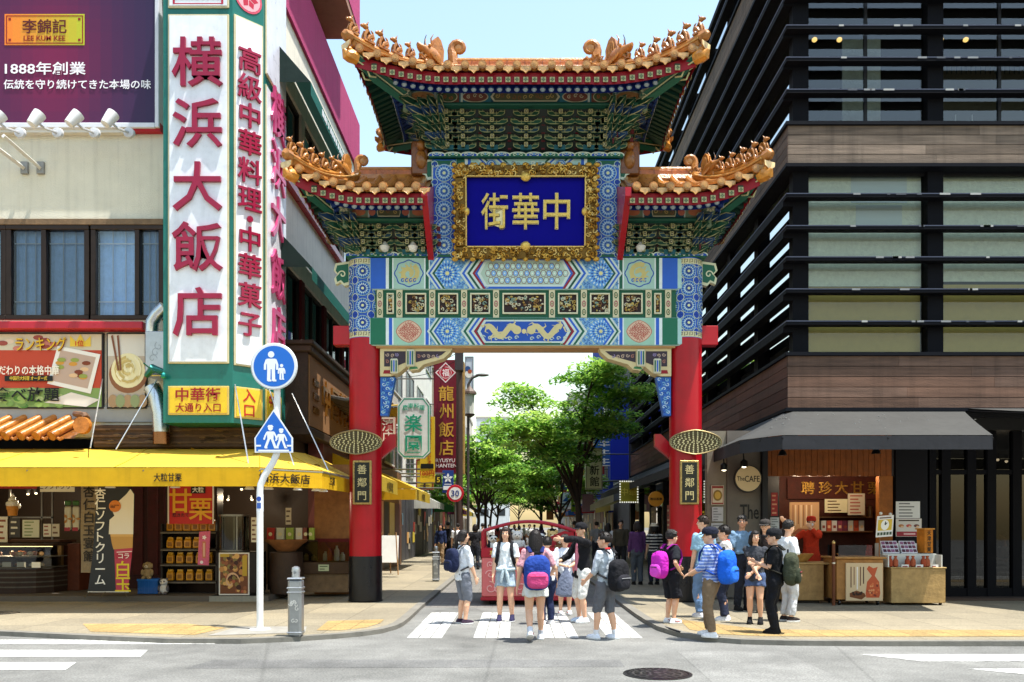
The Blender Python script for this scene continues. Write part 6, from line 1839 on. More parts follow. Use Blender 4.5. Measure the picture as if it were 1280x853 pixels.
def tree(x, y, h, spread, label, group, seed, n_clump=46, leaves=120, lean=(0, 0), z0=SW, trunk=.16, low=.42, lsz=.11):
 rg = random.Random(seed)
 o = thing('street_tree', label, 'tree', (x, y, z0), 0, group)
 tk = MB('bark')
 ht = h * low
 base = Vector((x, y, z0))
 tp = [base + Vector((lean[0] * t + .06 * math.sin(5 * t + seed), lean[1] * t, ht * t)) for t in [i / 7 for i in range(8)]]
 tk.tube(tp, [trunk * (1.25 if i == 0 else 1 - .35 * i / 7) for i in range(8)], '3a2f28', n=9)
 top = tp[-1]
 cl = []
 nl = 8
 for k in range(nl):
  a = 2 * PI * k / nl + rg.uniform(-.3, .3)
  L = spread * rg.uniform(.65, 1.05)
  rise = (h - ht) * rg.uniform(.25, .95)
  if k == 0: L *= .25; rise = (h - ht) * .95
  pts = []
  s0 = tp[rg.choice((5, 6, 7, 7))]
  for i in range(7):
   t = i / 6
   pts.append(s0 + Vector((math.cos(a) * L * t ** .9, math.sin(a) * L * t ** .9, rise * t ** .75 + rg.uniform(-.08, .08))))
  tk.tube(pts, [trunk * .55 * (1 - .85 * i / 6) for i in range(7)], '3a2f28', n=6)
  for q in range(4):
   t = rg.uniform(.35, .95); i = int(t * 6); p = pts[i].lerp(pts[min(6, i + 1)], t * 6 - i)
   b = a + rg.uniform(-1.3, 1.3); l2 = spread * rg.uniform(.2, .45)
   e = p + Vector((math.cos(b) * l2, math.sin(b) * l2, rg.uniform(.05, .5) * (h - ht) * .4))
   tk.tube([p, p.lerp(e, .5) + Vector((0, 0, .06)), e], [trunk * .2, trunk * .13, trunk * .05], '3a2f28', n=5)
   cl.append(e); cl.append(p.lerp(e, .6))
  cl.append(pts[-1]); cl.append(pts[-2])
 tk.build('trunk', o, smooth=1)
 rg.shuffle(cl)
 lf = MB('leaf')
 cols = [lin(c) for c in ('7aa83c', '8cb846', '649434', 'a0c654', '568430', 'aecf60')]
 while len(cl) < n_clump:
  c = rg.choice(cl); cl.append(c + Vector((rg.uniform(-1, 1), rg.uniform(-1, 1), rg.uniform(-.35, .55))) * spread * .3)
 vs, fs, cs = lf.v, lf.f, lf.c
 for c in cl[:n_clump]:
  R1 = spread * rg.uniform(.18, .33); R2 = R1 * rg.uniform(.14, .3)
  tint = rg.choice(cols)
  dr = rg.uniform(0, 6.28)
  for k in range(int(leaves * (R1 / (spread * .22)) ** 1.5)):
   a = rg.uniform(0, 6.28); r = R1 * rg.random() ** .6
   p = c + Vector((math.cos(a) * r * 1.15, math.sin(a) * r, rg.gauss(0, .5) * R2 - .18 * r * r / R1 + .05 * math.sin(3 * a + dr) * R1))
   s = lsz * rg.uniform(.6, 1.35)
   th = rg.uniform(0, 6.28); tl = rg.uniform(-.7, .7); t2 = rg.uniform(-.5, .5)
   u = Vector((math.cos(th), math.sin(th), tl)).normalized(); v = Vector((-math.sin(th), math.cos(th), t2))
   b = len(vs)
   vs.extend([tuple(p - u * s), tuple(p - v * s * .42 + u * s * .1), tuple(p + u * s), tuple(p + v * s * .42 + u * s * .1)])
   fs.append([b, b + 1, b + 2, b + 3])
   f = rg.uniform(.75, 1.3)
   q = tint if rg.random() < .7 else rg.choice(cols)
   cs.append((q[0] * f, q[1] * f, q[2] * f, 1)); lf.m.append('leaf')
 lf.build('crown', o, fix=False)
 return o
tree(2.66, 33.0, 8.6, 2.9, 'nearest street tree with a wide layered green crown right of the street', None, 23, n_clump=125, leaves=115, lean=(-.4, 0), low=.38, lsz=.12)
TG = 'street trees down the avenue'
for i, (x, y, h, s, lab) in enumerate(((-2.15, 44, 7.0, 2.3, 'slim tree at the left kerb beyond the utility pole'), (-2.0, 51, 7.6, 2.6, 'second tree back along the left kerb'), (2.3, 46, 6.8, 2.3, 'tree at the right kerb behind the nearest wide tree'),
  (-1.9, 60, 8.2, 2.8, 'third tree back along the left kerb'), (2.1, 58, 7.4, 2.6, 'leaning tree at the right kerb halfway down the avenue'), (-1.8, 74, 8.5, 3.0, 'left tree of the farthest pair of avenue trees'), (2.0, 72, 8.5, 3.0, 'right tree of the farthest pair of avenue trees'), (.2, 110, 9.5, 4.4, 'hazy tree closing the view at the end of the avenue'))):
 tree(x, y, h, s * 1.12, lab, TG, 30 + i, n_clump=95 if i < 5 else 70, leaves=95, lean=(-.5 if i == 4 else .2, 0), trunk=.11, low=.36, lsz=.13)
cols_ = ('c9b23a', 'a02a30', 'dcdcd4', '2a5a9a', '3a7a4a', 'd07a2a', '7a2a5a', 'e0d8b8')
nm_ = ('yellow', 'red', 'white', 'blue', 'green', 'orange', 'plum', 'cream')
rg = random.Random(41)
for i in range(22):
 sd = -1 if i % 2 == 0 else 1
 Y = 38 + i * 2.6
 k = (i * 3) % 8
 xw = (-4.6 if sd < 0 else 4.9); w = rg.uniform(.6, 1.1); h = rg.uniform(1., 2.6); z0 = rg.uniform(2.8, 5.2)
 xc = xw + (-sd) * w * .6
 a, b_ = VX + (xc - w / 2) * F / Y, VX + (xc + w / 2) * F / Y
 c, d_ = VY - (z0 + h - EYE) * F / Y, VY - (z0 - EYE) * F / Y
 o, b, q = hang_sign(f"{nm_[k]} {'tall' if h > 1.8 else 'squarish'} shop sign, {'left' if sd < 0 else 'right'} side of the street, {CWD[i // 2]} going back", a, b_, c, d_, Y, cols_[k], .15, ('8a2a2a', 'e0d8c8', '3a3a3a')[i % 3])
 mb = MB('print'); d = Deco(mb, plane_map((xc, Y - .008, z0)), 'print', .004)
 for q in range(int(h / .42)): d.rect(-w * .28, .16 + q * .42, w * .28, .20 + q * .42, ('3a2420', 'f0e8d8')[k in (1, 3, 4, 6)], 1); d.rect(-.05, .1 + q * .42, .04, .38 + q * .42, ('3a2420', 'f0e8d8')[k in (1, 3, 4, 6)], 2); d.rect(-w * .2, .30 + q * .42, w * .22, .34 + q * .42, ('3a2420', 'f0e8d8')[k in (1, 3, 4, 6)], 1)
 mb.build('print', b)
for i in range(10):
 sd = -1 if i % 2 == 0 else 1
 Y = 42 + i * 5; x = -4.95 if sd < 0 else 5.25; k = (i * 5 + 2) % 8
 o = thing('small_awning', f"{nm_[k]} shop awning, {'left' if sd < 0 else 'right'} side of the street, {CWD[i // 2]} going back", 'awning', (x, Y, 2.5))
 x2 = x - sd * 1.2
 mb = MB('awning'); mb.quad((x, Y - 1.8, 3.3), (x, Y + 1.8, 3.3), (x2, Y + 1.8, 2.7), (x2, Y - 1.8, 2.7), cols_[k]); mb.quad((x2, Y - 1.8, 2.7), (x2, Y + 1.8, 2.7), (x2, Y + 1.8, 2.4), (x2, Y - 1.8, 2.4), cols_[k]); mb.add([(x, Y - 1.8, 3.3), (x2, Y - 1.8, 2.7), (x2, Y - 1.8, 2.4), (x, Y - 1.8, 2.4)], [(0, 1, 2, 3)], cols_[k]); mb.build('canopy', o, fix=False)
 mb = MB('paint')
 for j in range(3): mb.span(x - sd * .01, x - sd * .06, Y - 1.7 + j * 1.15, Y - .7 + j * 1.15, SW + .3, 2.3, ('2a2420', '8a6a4a', '3a3a44', 'b09a6a')[(i + j) % 4])
 mb.build('shop_window', o)
for sd, ya, yb, lab in ((-1, 33.4, 72, 'row of dark shop fronts under the awnings far along the left side'), (1, 48, 80, 'row of dim shop fronts under the awnings far along the right side')):
 x = -4.98 if sd < 0 else 5.27
 o = thing('street_shop', lab, 'shop', (x, (ya + yb) / 2, 0))
 y = ya
 while y < yb:
  w = rg.uniform(1.2, 3.); mb = MB('paint'); mb.span(x, x - sd * .1, y, y + w - .15, SW, rg.uniform(2.5, 3.4), rg.choice(('2a2220', '4a3026', '6a2a24', '3a3a40', '5a4a30', '1e1e22'))); s_ = mb.build('shop_window', o)
  mb = MB('print')
  for j in range(3): a = y + rg.uniform(0, w * .6); z = rg.uniform(.4, 2.1); mb.span(x - sd * .11, x - sd * .13, a, a + w * .3, z + j * .003, z + .5, rg.choice(('c9b23a', 'b8b0a0', 'a03a30', 'd0a060', '6a8a9a')))
  mb.build('poster', s_); y += w
# ================================================================== street furniture
def ysw(row, z=SW): return F * (EYE - z) / (row - VY)
Y = ysw(787)
X0, X1 = WX(325, Y), WX(346.5, Y)
o = thing('pedestrian_sign_post', 'white bent post with blue round and five-sided pedestrian signs on the left pavement', 'road sign', (X0, Y, SW))
mb = MB('gloss')
za, zb = WZ(606, Y), WZ(568, Y)
pts = [(X0, Y, SW), (X0, Y, za - .1), (X0 + .01, Y, za), (X0 + .06, Y, za + .12), (X1 - .06, Y, zb - .12), (X1 - .01, Y, zb), (X1, Y, zb + .1), (X1, Y, WZ(430, Y))]
mb.tube(pts, .048, 'e4e4e2', n=14); mb.build('post', o, smooth=1)
mb = MB('concrete'); mb.lathe([(.16, SW - .0), (.14, SW + .015), (.06, SW + .02)], 'd0cfca', n=20, c=(X0, Y, 0)); mb.build('footing', o)
ys = Y - .08
mb = MB('print'); cx, cz, r = WX(342.5, ys), WZ(458, ys), .325
mb.lathe([(.01, .0), (r, .0), (r + .012, .012), (r, .028), (.01, .028)], 'c9cbcc', n=44, c=(cx, ys, cz), ax='y')
d = Deco(mb, plane_map((cx, ys, cz)), 'print', .0015)
d.disc(0, 0, r * .985, 'd9dde2', 1, 44); d.disc(0, 0, r * .90, '1f66c0', 2, 44)
def walker(d, u, v, s, col, lay, hat=False, stride=.0):
 d.disc(u, v + .86 * s, .105 * s, col, lay, 14)
 d.poly([(u - .15 * s, v + .72 * s), (u + .15 * s, v + .72 * s), (u + .13 * s, v + .38 * s), (u - .13 * s, v + .38 * s)], col, lay)
 for q in (-1, 1):
  d.stroke([(u + q * .14 * s, v + .69 * s), (u + q * (.2 + .04 * stride) * s, v + .52 * s), (u + q * (.2 + .12 * stride) * s, v + .36 * s)], .075 * s, col, lay)
  d.stroke([(u + q * .07 * s, v + .4 * s), (u + q * (.075 + .1 * stride) * s, v + .2 * s), (u + q * (.08 + .2 * stride) * s, v)], .11 * s, col, lay)
  d.stroke([(u + q * (.08 + .2 * stride) * s - .03 * s, v + .01 * s), (u + q * (.08 + .2 * stride) * s + .09 * s, v + .01 * s)], .06 * s, col, lay)
 if hat: d.poly([(u - .14 * s, v + .91 * s), (u + .14 * s, v + .91 * s), (u + .08 * s, v + 1.0 * s), (u - .08 * s, v + 1.0 * s)], col, lay)
walker(d, -.04, -.21, .44, 'dfe3e8', 3); walker(d, .11, -.19, .23, 'dfe3e8', 3)
mb.build('round_sign', o)
mb = MB('print')
ct = [W(x, y, ys) for x, y in ((318.5, 566), (318, 548), (342, 512), (366, 548), (366, 566))]
cx = WX(342, ys); zc = WZ(545, ys)
pr = [(p.x - cx, p.z - zc) for p in ct]
mb.prism(pr, (cx, ys + .02, zc), (1, 0, 0), (0, 0, 1), (0, -1, 0), .02, 'd9dde2')
d = Deco(mb, plane_map((cx, ys, zc)), 'print', .0015)
d.poly([(a * .92, b * .92) for a, b in pr], '1f62bc', 1)
walker(d, -.045, -.175, .33, 'dfe3e8', 2, True, .7); walker(d, .11, -.175, .28, 'dfe3e8', 2, True, .7)
for a, b in ((-.25, -.185), (.19, -.185)):
 for k in range(1): d.rect(a, b + .03, a + .07, b + .055, 'dfe3e8', 2)
d.rect(-.22, -.225, .22, -.20, 'dfe3e8', 2)
mb.build('five_sided_sign', o)
mb = MB('print'); mb.lathe([(.0495, WZ(640, Y)), (.0495, WZ(618, Y))], 'e4e6ea', n=14, c=(X0, Y, 0), caps=False); d = Deco(mb, plane_map((X0, Y - .05, 0)), 'print'); d.disc(0, WZ(624, Y), .035, '2a4a9a'); d.rect(-.03, WZ(636, Y), .03, WZ(629, Y), '3a5aa0'); mb.build('sticker', o)
def bollard(x, y, label):
 o = thing('bollard', label, 'bollard', (x, y, SW), 0, 'grey cast bollards along the left kerb')
 mb = MB('metal')
 mb.box((x, y, SW + .39), (.185, .185, .78), '9a9ea2', ch=.03)
 for z in (.06, .60, .66): mb.box((x, y, SW + z), (.20, .20, .022), 'a4a8ac', ch=.006)
 mb.box((x, y, SW + .785), (.2, .2, .025), 'a4a8ac', ch=.01)
 mb.build('shaft', o)
 mb = MB('metal'); mb.lathe([(.055, .79), (.052, .86), (.06, .89), (.052, .93), (.02, .95)], 'b4b8bc', n=16, c=(x, y, SW)); mb.ell((x, y - .05, SW + .875), (.02, .012, .03), '8a8e92'); mb.build('cap', o, smooth=1)
 mb = MB('metal')
 d = Deco(mb, plane_map((x, y - .094, SW)), 'metal', .003)
 rg = random.Random(2)
 for k in range(9): d.curl(rg.uniform(-.045, .045), rg.choice((.40, .43, .46, .18, .21)) + rg.uniform(-.02, .02), .03, rg.uniform(0, 6), .9, .012, 'd6d8da', 1)
 mb.build('relief', o)
bollard(WX(367.5, ysw(797)), ysw(797) + .1, 'grey cast bollard with dragon relief at the left kerb, near the sign post')
bollard(WX(545, ysw(727)), ysw(727), 'grey cast bollard beyond the left pillar beside the white easel')
mb = MB('matte'); pts = [W(783, 740, 20), ]
cp = [(780, 746), (792, 757), (806, 770), (822, 783), (838, 793), (850, 797)]
mb.tube([(WX(a, 1627.5 / (b - VY)), 1627.5 / (b - VY), .02 + (SW if a > 824 else .0)) for a, b in cp], .012, '26262a', n=6)
tag(mb.build('ground_cable'), 'black cable trailing across the road near the right kerb', 'cable')
# ================================================================== left shop contents
FL = .17
def pbox(mb, px0, py0, px1, py1, Y, depth, col, m=None, ch=0.): mb.span(WX(px0, Y), WX(px1, Y), Y, Y + depth, WZ(py1, Y), WZ(py0, Y), col, m, ch)
Y = 17.1
o = thing('pastry_showcase', 'dark curved showcase of lit pastries at the left edge of the shop', 'showcase', (WX(10, Y), Y, FL))
mb = MB('wood')
pr = [(-3.2, .0), (-.35, .0), (-.05, .12), (.12, .38), (.16, .8), (-3.2, .8)]
x1 = WX(50, Y)
ring = lambda z, k: [(x1 - 3.0, Y, z), (x1 - .5, Y, z), (x1 - .15, Y + .12 * k, z), (x1 + .06, Y + .4, z), (x1 + .08, Y + .9, z), (x1 - 3.0, Y + .9, z)]
mb.loft([ring(FL, 1), ring(WZ(712, Y), 1)], '2c1c16');
for k in range(5):
 z = FL + .12 + k * .1; mb.loft([[(p[0] + .006, p[1] - .006, p[2]) for p in ring(z, 1)], [(p[0] + .006, p[1] - .006, p[2]) for p in ring(z + .03, 1)]], '4a4640')
mb.build('base', o)
mb = MB('wood'); mb.loft([ring(WZ(683, Y), 1), ring(WZ(680, Y), 1)], '3a2a20'); mb.loft([ring(WZ(697, Y), 1), ring(WZ(696, Y), 1)], '8a8a88'); mb.span(x1 - 3, x1, Y + .8, Y + .9, WZ(712, Y), WZ(680, Y), 'b09060'); mb.build('shelves', o)
mb = MB('glass'); r0, r1 = ring(WZ(712, Y), 1)[:5], ring(WZ(683, Y), 1)[:5]; mb.loft([r0, r1], 'd8d8d0', caps=False, closed=False); mb.build('pane', o)
mb = MB('paint')
rg = random.Random(8)
for k in range(46):
 x = x1 - rg.uniform(.1, 2.4); z = rg.choice((WZ(712, Y) + .02, WZ(696, Y) + .01)); y = Y + rg.uniform(.1, .7)
 mb.ell((x, y, z + .045), (.06, .06, .05), rg.choice(('e0c89a', 'c99a5a', 'e8dcc8', 'b06a3a', 'd9b080')), nu=8, nv=5)
for k in range(6): x = x1 - .2 - k * .3; mb.span(x, x + .18, Y + .05, Y + .06, WZ(710, Y), WZ(703, Y), 'e6e2d8')
tag(mb.build('pastries', o), kind='stuff')
mb = MB('emit'); mb.span(x1 - 2.5, x1 - .1, Y + .62, Y + .65, WZ(684.5, Y), WZ(684, Y), 'ffdf9a'); mb.build('lamp_tube', o)
def lamp_light(p, e, r=.06):
 l = bpy.data.lights.new('lamp_light', 'POINT'); l.energy = e; l.color = (1, .8, .55); l.shadow_soft_size = r
 q = bpy.data.objects.new('lamp_light', l); q.location = p; COL.objects.link(q)
lamp_light((x1 - .9, Y + .5, WZ(688, Y)), 9); lamp_light(W(300, 622, 18.4), 22); lamp_light(W(40, 622, 18.4), 16)
Y = 17.9
o = thing('serving_counter', 'dark counter behind the pastry showcase', 'counter', (WX(20, Y), Y, FL))
mb = MB('wood'); mb.span(WX(-60, Y), WX(72, Y), Y, Y + .6, FL, WZ(678, Y), '2a1a14'); mb.span(WX(-60, Y), WX(76, Y), Y - .05, Y + .62, WZ(678, Y), WZ(675, Y), '4a2e20'); mb.span(WX(72, Y) + .003, WX(96, Y), Y + .1, Y + .6, FL, WZ(680, Y), '5a2c1c', ch=.01); mb.build('counter', o)
mb = MB('metal')
for a in (11, 51, 64): mb.span(WX(a, Y), WX(a + 2, Y), Y, Y + .03, WZ(675, Y), WZ(612, Y), '6a6662')
mb.span(WX(-20, Y), WX(66, Y), Y, Y + .03, WZ(648, Y), WZ(646, Y), '6a6662'); mb.build('window_frame', o)
o = thing('ice_cream_model', 'oversized soft ice cream cone model standing in the shop window', 'display model', (WX(20, Y), Y - .12, WZ(648, Y)))
mb = MB('paint'); z0 = WZ(645, Y); c = (WX(20, Y), Y - .12, 0)
mb.lathe([(.085, z0), (.1, z0 + .12), (.115, z0 + .13), (.12, z0 + .2)], 'd08a34', n=16, c=c); mb.build('cone', o, smooth=1)
mb = MB('paint')
sp = [(c[0] + (.10 * (1 - t)) * math.cos(t * 19), c[1] + (.10 * (1 - t)) * math.sin(t * 19), z0 + .2 + .26 * t) for t in [i / 40 for i in range(41)]]
mb.tube(sp, [.062 * (1 - .75 * i / 40) for i in range(41)], 'eeeae0', n=8); mb.lathe([(.11, z0 + .18), (.1, z0 + .25), (.02, z0 + .45)], 'eeeae0', n=12, c=c); mb.build('cream', o, smooth=1)
def card(px0, py0, px1, py1, Y, col, label, txt=None, tcol='2a2420', size=.1, cat='notice', name='notice_card', rows=0, vertical=False, bold=.01):
 o = thing(name, label, cat, (WX((px0 + px1) / 2, Y), Y, WZ(py1, Y)))
 mb = MB('print'); mb.span(WX(px0, Y), WX(px1, Y), Y, Y + .015, WZ(py1, Y), WZ(py0, Y), col)
 if rows:
  d = Deco(mb, lambda u, v, off: Vector((WX(px0, Y) + u * (WX(px1, Y) - WX(px0, Y)), Y - off, WZ(py1, Y) + v * (WZ(py0, Y) - WZ(py1, Y)))), 'print')
  rg = random.Random(px0 + py0)
  for k in range(rows): v = (k + .6) / (rows + .4); d.rect(.12, v - .02, rg.uniform(.5, .9), v + .25 / rows, tcol, 1)
 b = mb.build('card', o)
 if txt: lettering(b, txt, (WX((px0 + px1) / 2, Y), Y - .008, WZ((py0 + py1) / 2, Y)), size, col=tcol, vertical=vertical, bold=bold)
 return o
card(28, 650, 49, 672, 17.8, 'c9c8b4', 'pale green rimmed notice in the shop window below the ice cream cone', rows=5, tcol='7a8a5a')
card(-4, 646, 9, 678, 17.8, 'd9d4c8', 'white price card at the far left of the shop window', rows=4, tcol='8a4a30')
card(12, 648, 25, 672, 17.8, '3a3634', 'dark picture card with a white animal left of the pale notice', rows=3, tcol='d0ccc4')
card(54, 655, 64, 671, 17.8, 'cfc8bc', 'small white photo card right of the pale notice', rows=3, tcol='8a3a30')
card(65, 655, 74, 671, 17.8, 'bdb4a4', 'small brownish photo card beside the white photo card', rows=2, tcol='6a4a3a')
for i, x in enumerate((81, 91)):
 o = thing('snack_pouch', ('left' if i == 0 else 'right') + 'hand white green topped snack pouch hanging by the shop counter', 'pouch', (WX(x + 4, 17.9), 17.9, 1.1), 0, 'snack pouches by the counter')
 mb = MB('gloss'); mb.box((WX(x + 4, 17.9), 17.9, WZ(648, 17.9)), (.14, .05, .5), 'cfcab4', ch=.02); mb.box((WX(x + 4, 17.9), 17.9, WZ(629, 17.9)), (.14, .05, .1), '3a6a30', ch=.02); mb.build('pouch', o)
 mb = MB('print'); d = Deco(mb, plane_map((WX(x + 4, 17.9), 17.87, WZ(650, 17.9))), 'print'); d.petals(0, .02, 0, .12, 3, .06, 'b07a3a'); d.rect(-.06, -.24, .06, -.16, '9a2a3a'); mb.build('print', o)
card(-30, 599, 46, 611, 16.75, '8a1a1a', 'red light-up strip with lettering under the awning at the left edge', '中華まん', 'c03a2a', .16, 'sign', 'shop_sign', bold=.02)
card(50, 602, 93, 615, 16.8, 'c9c4b8', 'white shop strip sign with dark lettering under the awning', '杏仁ソフトクリーム', '4a2020', .11, 'sign', 'shop_sign', bold=.015)
o = thing('hanging_banner', 'long beige cloth banner with vertical dark characters behind the ice cream banner', 'banner', (WX(112, 17.3), 17.3, WZ(716, 17.3)))
mb = MB('cloth');
g = [[(WX(101, 17.3) + (WX(123, 17.3) - WX(101, 17.3)) * i / 4, 17.3 + .012 * math.sin(j * .9 + i), WZ(604, 17.3) + (WZ(716, 17.3) - WZ(604, 17.3)) * j / 10) for i in range(5)] for j in range(11)]
mb.loft(g, '9a8a74', caps=False, closed=False); b = mb.build('cloth', o)
lettering(b, '杏仁白玉宴館', (WX(112, 17.3), 17.27, WZ(655, 17.3)), .25, col='221a16', vertical=True, bold=.02)
Y = 16.3
o = thing('standing_banner', 'standing banner of a giant soft ice cream on black with white vertical writing', 'banner stand', (WX(138, Y), Y, FL))
mb = MB('print')
bz0, bz1 = WZ(740, Y), WZ(612, Y)
pl = lambda pts: [W(a, b, Y) for a, b in pts]
full = pl([(110, 739), (116, 690), (121, 612), (147, 612), (163, 611), (168, 618), (166, 680), (160, 740)])
n = len(full)
mb.add([(p.x, p.y + .012, p.z) for p in full], [list(range(n))], '3a3c40'); mb.add(full, [list(range(n))[::-1]], '26282c')
def lay(pts, col, k): mb.add([Vector(p) + Vector((0, -.002 * k, 0)) for p in pl(pts)], [list(range(len(pts)))], col)
lay([(136, 668), (137, 650), (143, 645), (141, 640), (150, 634), (147, 628), (158, 618), (163, 611.5), (167.5, 618), (166.5, 668)], 'dcd6ca', 1)
lay([(138, 668), (140, 680), (142, 687), (165.8, 685), (166.4, 668)], 'bd8f4a', 2); lay([(138, 668), (166.4, 668), (166.4, 671), (138.5, 671)], 'cfa460', 3)
lay([(143, 687), (145, 739.5), (160, 739.5), (165.8, 685)], 'b23a4c', 2); lay([(144, 692), (165, 691), (164.8, 698), (144.4, 699)], 'a82c40', 3)
lay([(146, 690), (146.1, 691), (165, 690), (165.2, 689)], 'e8d8d8', 4)
b = mb.build('print', o, fix=False)
lettering(b, '杏仁ソフトクリーム', (WX(125.5, Y) - .0, Y - .01, WZ(671, Y)), .225, col='e8e6e2', vertical=True, bold=.05, step=.93)
lettering(b, 'コラ', (WX(155, Y), Y - .012, WZ(695, Y)), .12, col='f0e4e0', bold=.03)
lettering(b, '白玉', (WX(154, Y), Y - .012, WZ(721, Y)), .33, col='d8c02a', vertical=True, bold=.05, step=.9)
mb = MB('print'); mb.lathe([(.01, -.004), (.115, -.004), (.115, .0)], 'c9762a', n=22, c=(WX(144, Y), Y - .008, WZ(633, Y)), ax='y'); s_ = mb.build('badge', o); lettering(s_, 'テイクアウト\n新発売', (WX(144, Y), Y - .016, WZ(633, Y)), .032, col='4a2412', w=.17)
mb = MB('metal'); mb.tube([W(110, 740, Y), W(161, 740, Y)], .012, 'd0d0d0', n=6)
for a, b_ in ((113, 108), (132, 129), (156, 163)): mb.tube([W(a, 740, Y), (WX(b_, Y), Y - .1, FL)], .01, '5a5a5c', n=5)
mb.build('stand', o)
o = thing('lacquer_door', 'dark red lacquer door panel with gold bands behind the banner', 'door', (WX(180, 18.6), 18.6, FL))
mb = MB('wood'); mb.span(WX(160, 18.6), WX(205, 18.6), 18.6, 18.7, FL, 3.0, '3a1216')
for a in (166, 185): mb.span(WX(a, 18.6), WX(a + 13, 18.6), 18.57, 18.6, FL + .3, 2.7, '4a161a', ch=.01)
mb.build('leaf', o)
Y = 17.2
o = thing('shelf_rack', 'dark four tier shelf rack of golden chestnut bags under the red poster', 'shelf', (WX(238, Y), Y, FL))
rows = (664, 685.5, 704.5, 726)
for r in rows: mb = MB('wood'); mb.span(WX(202, Y), WX(271, Y), Y - .05, Y + .35, WZ(r + 3, Y), WZ(r, Y), '2c2420', ch=.006); mb.span(WX(202, Y), WX(271, Y), Y - .06, Y - .05, WZ(r + 3.2, Y), WZ(r + 1.5, Y), '6a6258'); mb.build('shelf', o)
mb = MB('metal'); mb.span(WX(201, Y), WX(203, Y), Y, Y + .35, FL, WZ(655, Y), '4a4642'); mb.span(WX(269.5, Y), WX(271.5, Y), Y, Y + .35, FL, WZ(610, Y), '4a4642'); mb.span(WX(202, Y), WX(271, Y), Y + .36, Y + .38, FL, WZ(655, Y), '1e1612'); mb.build('frame', o)
first = None
RW, CW = ('top', 'second', 'third', 'bottom'), ('first', 'second', 'third', 'fourth', 'fifth', 'sixth')
for j, r in enumerate(rows):
 n = (6, 5, 5, 5)[j]
 for i in range(n):
  p = Vector((WX(211 + i * (10.5, 11, 12.2, 12.2)[j], Y), Y + .1, WZ(r, Y) + .002))
  lab = f'golden chestnut bag, {CW[i]} from the left on the {RW[j]} shelf of the rack'
  if first is None:
   first = thing('chestnut_bag', lab, 'bag', p, 0, 'golden chestnut bags on the rack')
   mb = MB('gloss'); mb.loft([[(p.x + sx_ * w, p.y + sy_ * dd, p.z + z) for sx_, sy_ in ((-1, -1), (1, -1), (1, 1), (-1, 1))] for z, w, dd in ((0, .062, .045), (.02, .068, .05), (.15, .066, .045), (.19, .055, .02))], 'c98a1c'); mb.span(p.x - .055, p.x + .055, p.y - .022, p.y + .022, p.z + .185, p.z + .225, 'd9a030', ch=.006); mb.build('pouch', first)
   mb = MB('print'); mb.span(p.x - .04, p.x + .04, p.y - .056, p.y - .05, p.z + .04, p.z + .12, '8a5a14'); mb.build('print', first)
  else: dup(first, p, None, lab, 'golden chestnut bags on the rack')
card(211, 608, 267, 655, 17.05, 'b8231c', 'big red poster with yellow chestnut characters above the rack', None, cat='poster', name='shop_poster')
pp = bpy.data.objects['shop_poster.005'] if 'shop_poster.005' in bpy.data.objects else None
o_ = [c for c in COL.objects if c.get('label', '').startswith('big red poster')][0]
lettering(o_, '甘', (WX(225, 17.05), 17.04, WZ(626, 17.05)), .52, col='dca020', bold=.05); lettering(o_, '栗', (WX(251, 17.05), 17.04, WZ(636, 17.05)), .5, col='dca020', bold=.05)
mb = MB('print'); mb.span(WX(239, 17.05), WX(257, 17.05), 17.035, 17.04, WZ(617, 17.05), WZ(608.5, 17.05), '1a1816'); mb.build('strip', o_); lettering(o_, '大粒', (WX(248, 17.05), 17.03, WZ(612.5, 17.05)), .12, col='e8e4dc', bold=.03); lettering(o_, '焼きたて', (WX(226, 17.05), 17.04, WZ(644, 17.05)), .085, col='3a1a14', bold=.03)
for a in (210, 266): mb = MB('print'); mb.span(WX(a, 17.05), WX(a + 1.6, 17.05), 17.03, 17.046, WZ(655, 17.05), WZ(608, 17.05), 'd9d4d0'); mb.build('edge_strip', o_)
o = thing('pink_pennant', 'narrow pink pennant hanging in front of the chestnut rack', 'pennant', (WX(254, 16.95), 16.95, 1))
mb = MB('cloth'); q = pl([(0, 0)]); Yp = 16.95
mb.add([W(a, b, Yp) for a, b in ((247, 706), (249, 665), (263, 664), (261, 707))], [(0, 1, 2, 3)], 'd06888'); d = Deco(mb, lambda u, v, off: W(255 + u, 686 - v, Yp) + Vector((0, -off, 0)), 'print')
d.petals(.5, 14, 0, 3, 5, 2, 'f0e4e8'); d.rect(-2, -12, 2.2, 9, 'c07050'); d.rect(-1, -10, 1.2, 7, 'd8a890', 2); d.disc(-3, -17, 2, 'e8dce0'); mb.build('cloth', o, fix=False)
Y = 17.0
o = thing('blue_crate', 'blue plastic crate on the shop floor with a plush dog on top', 'crate', (WX(185, Y), Y, FL))
mb = MB('gloss'); x0, x1, z1 = WX(172, Y), WX(197, Y), WZ(724, Y)
for a in ((x0, x0 + .015), (x1 - .015, x1)): mb.span(a[0], a[1], Y, Y + .3, FL, z1, '1f5aa8')
for a in ((Y, Y + .015), (Y + .285, Y + .3)): mb.span(x0 + .015, x1 - .015, a[0], a[1], FL, z1, '1f5aa8')
mb.span(x0, x1, Y, Y + .3, FL, FL + .015, '1f5aa8'); mb.span(x0 - .012, x1 + .012, Y - .012, Y - .001, z1 - .04, z1, '2a68b8'); mb.span(x0 + .01, x1 - .01, Y + .02, Y + .28, z1 - .03, z1 - .02, '2a4a80')
for k in range(4): mb.span(x0 + .04 + k * .09, x0 + .05 + k * .09, Y - .006, Y, FL + .02, z1 - .05, '2a68b8')
mb.build('tub', o)
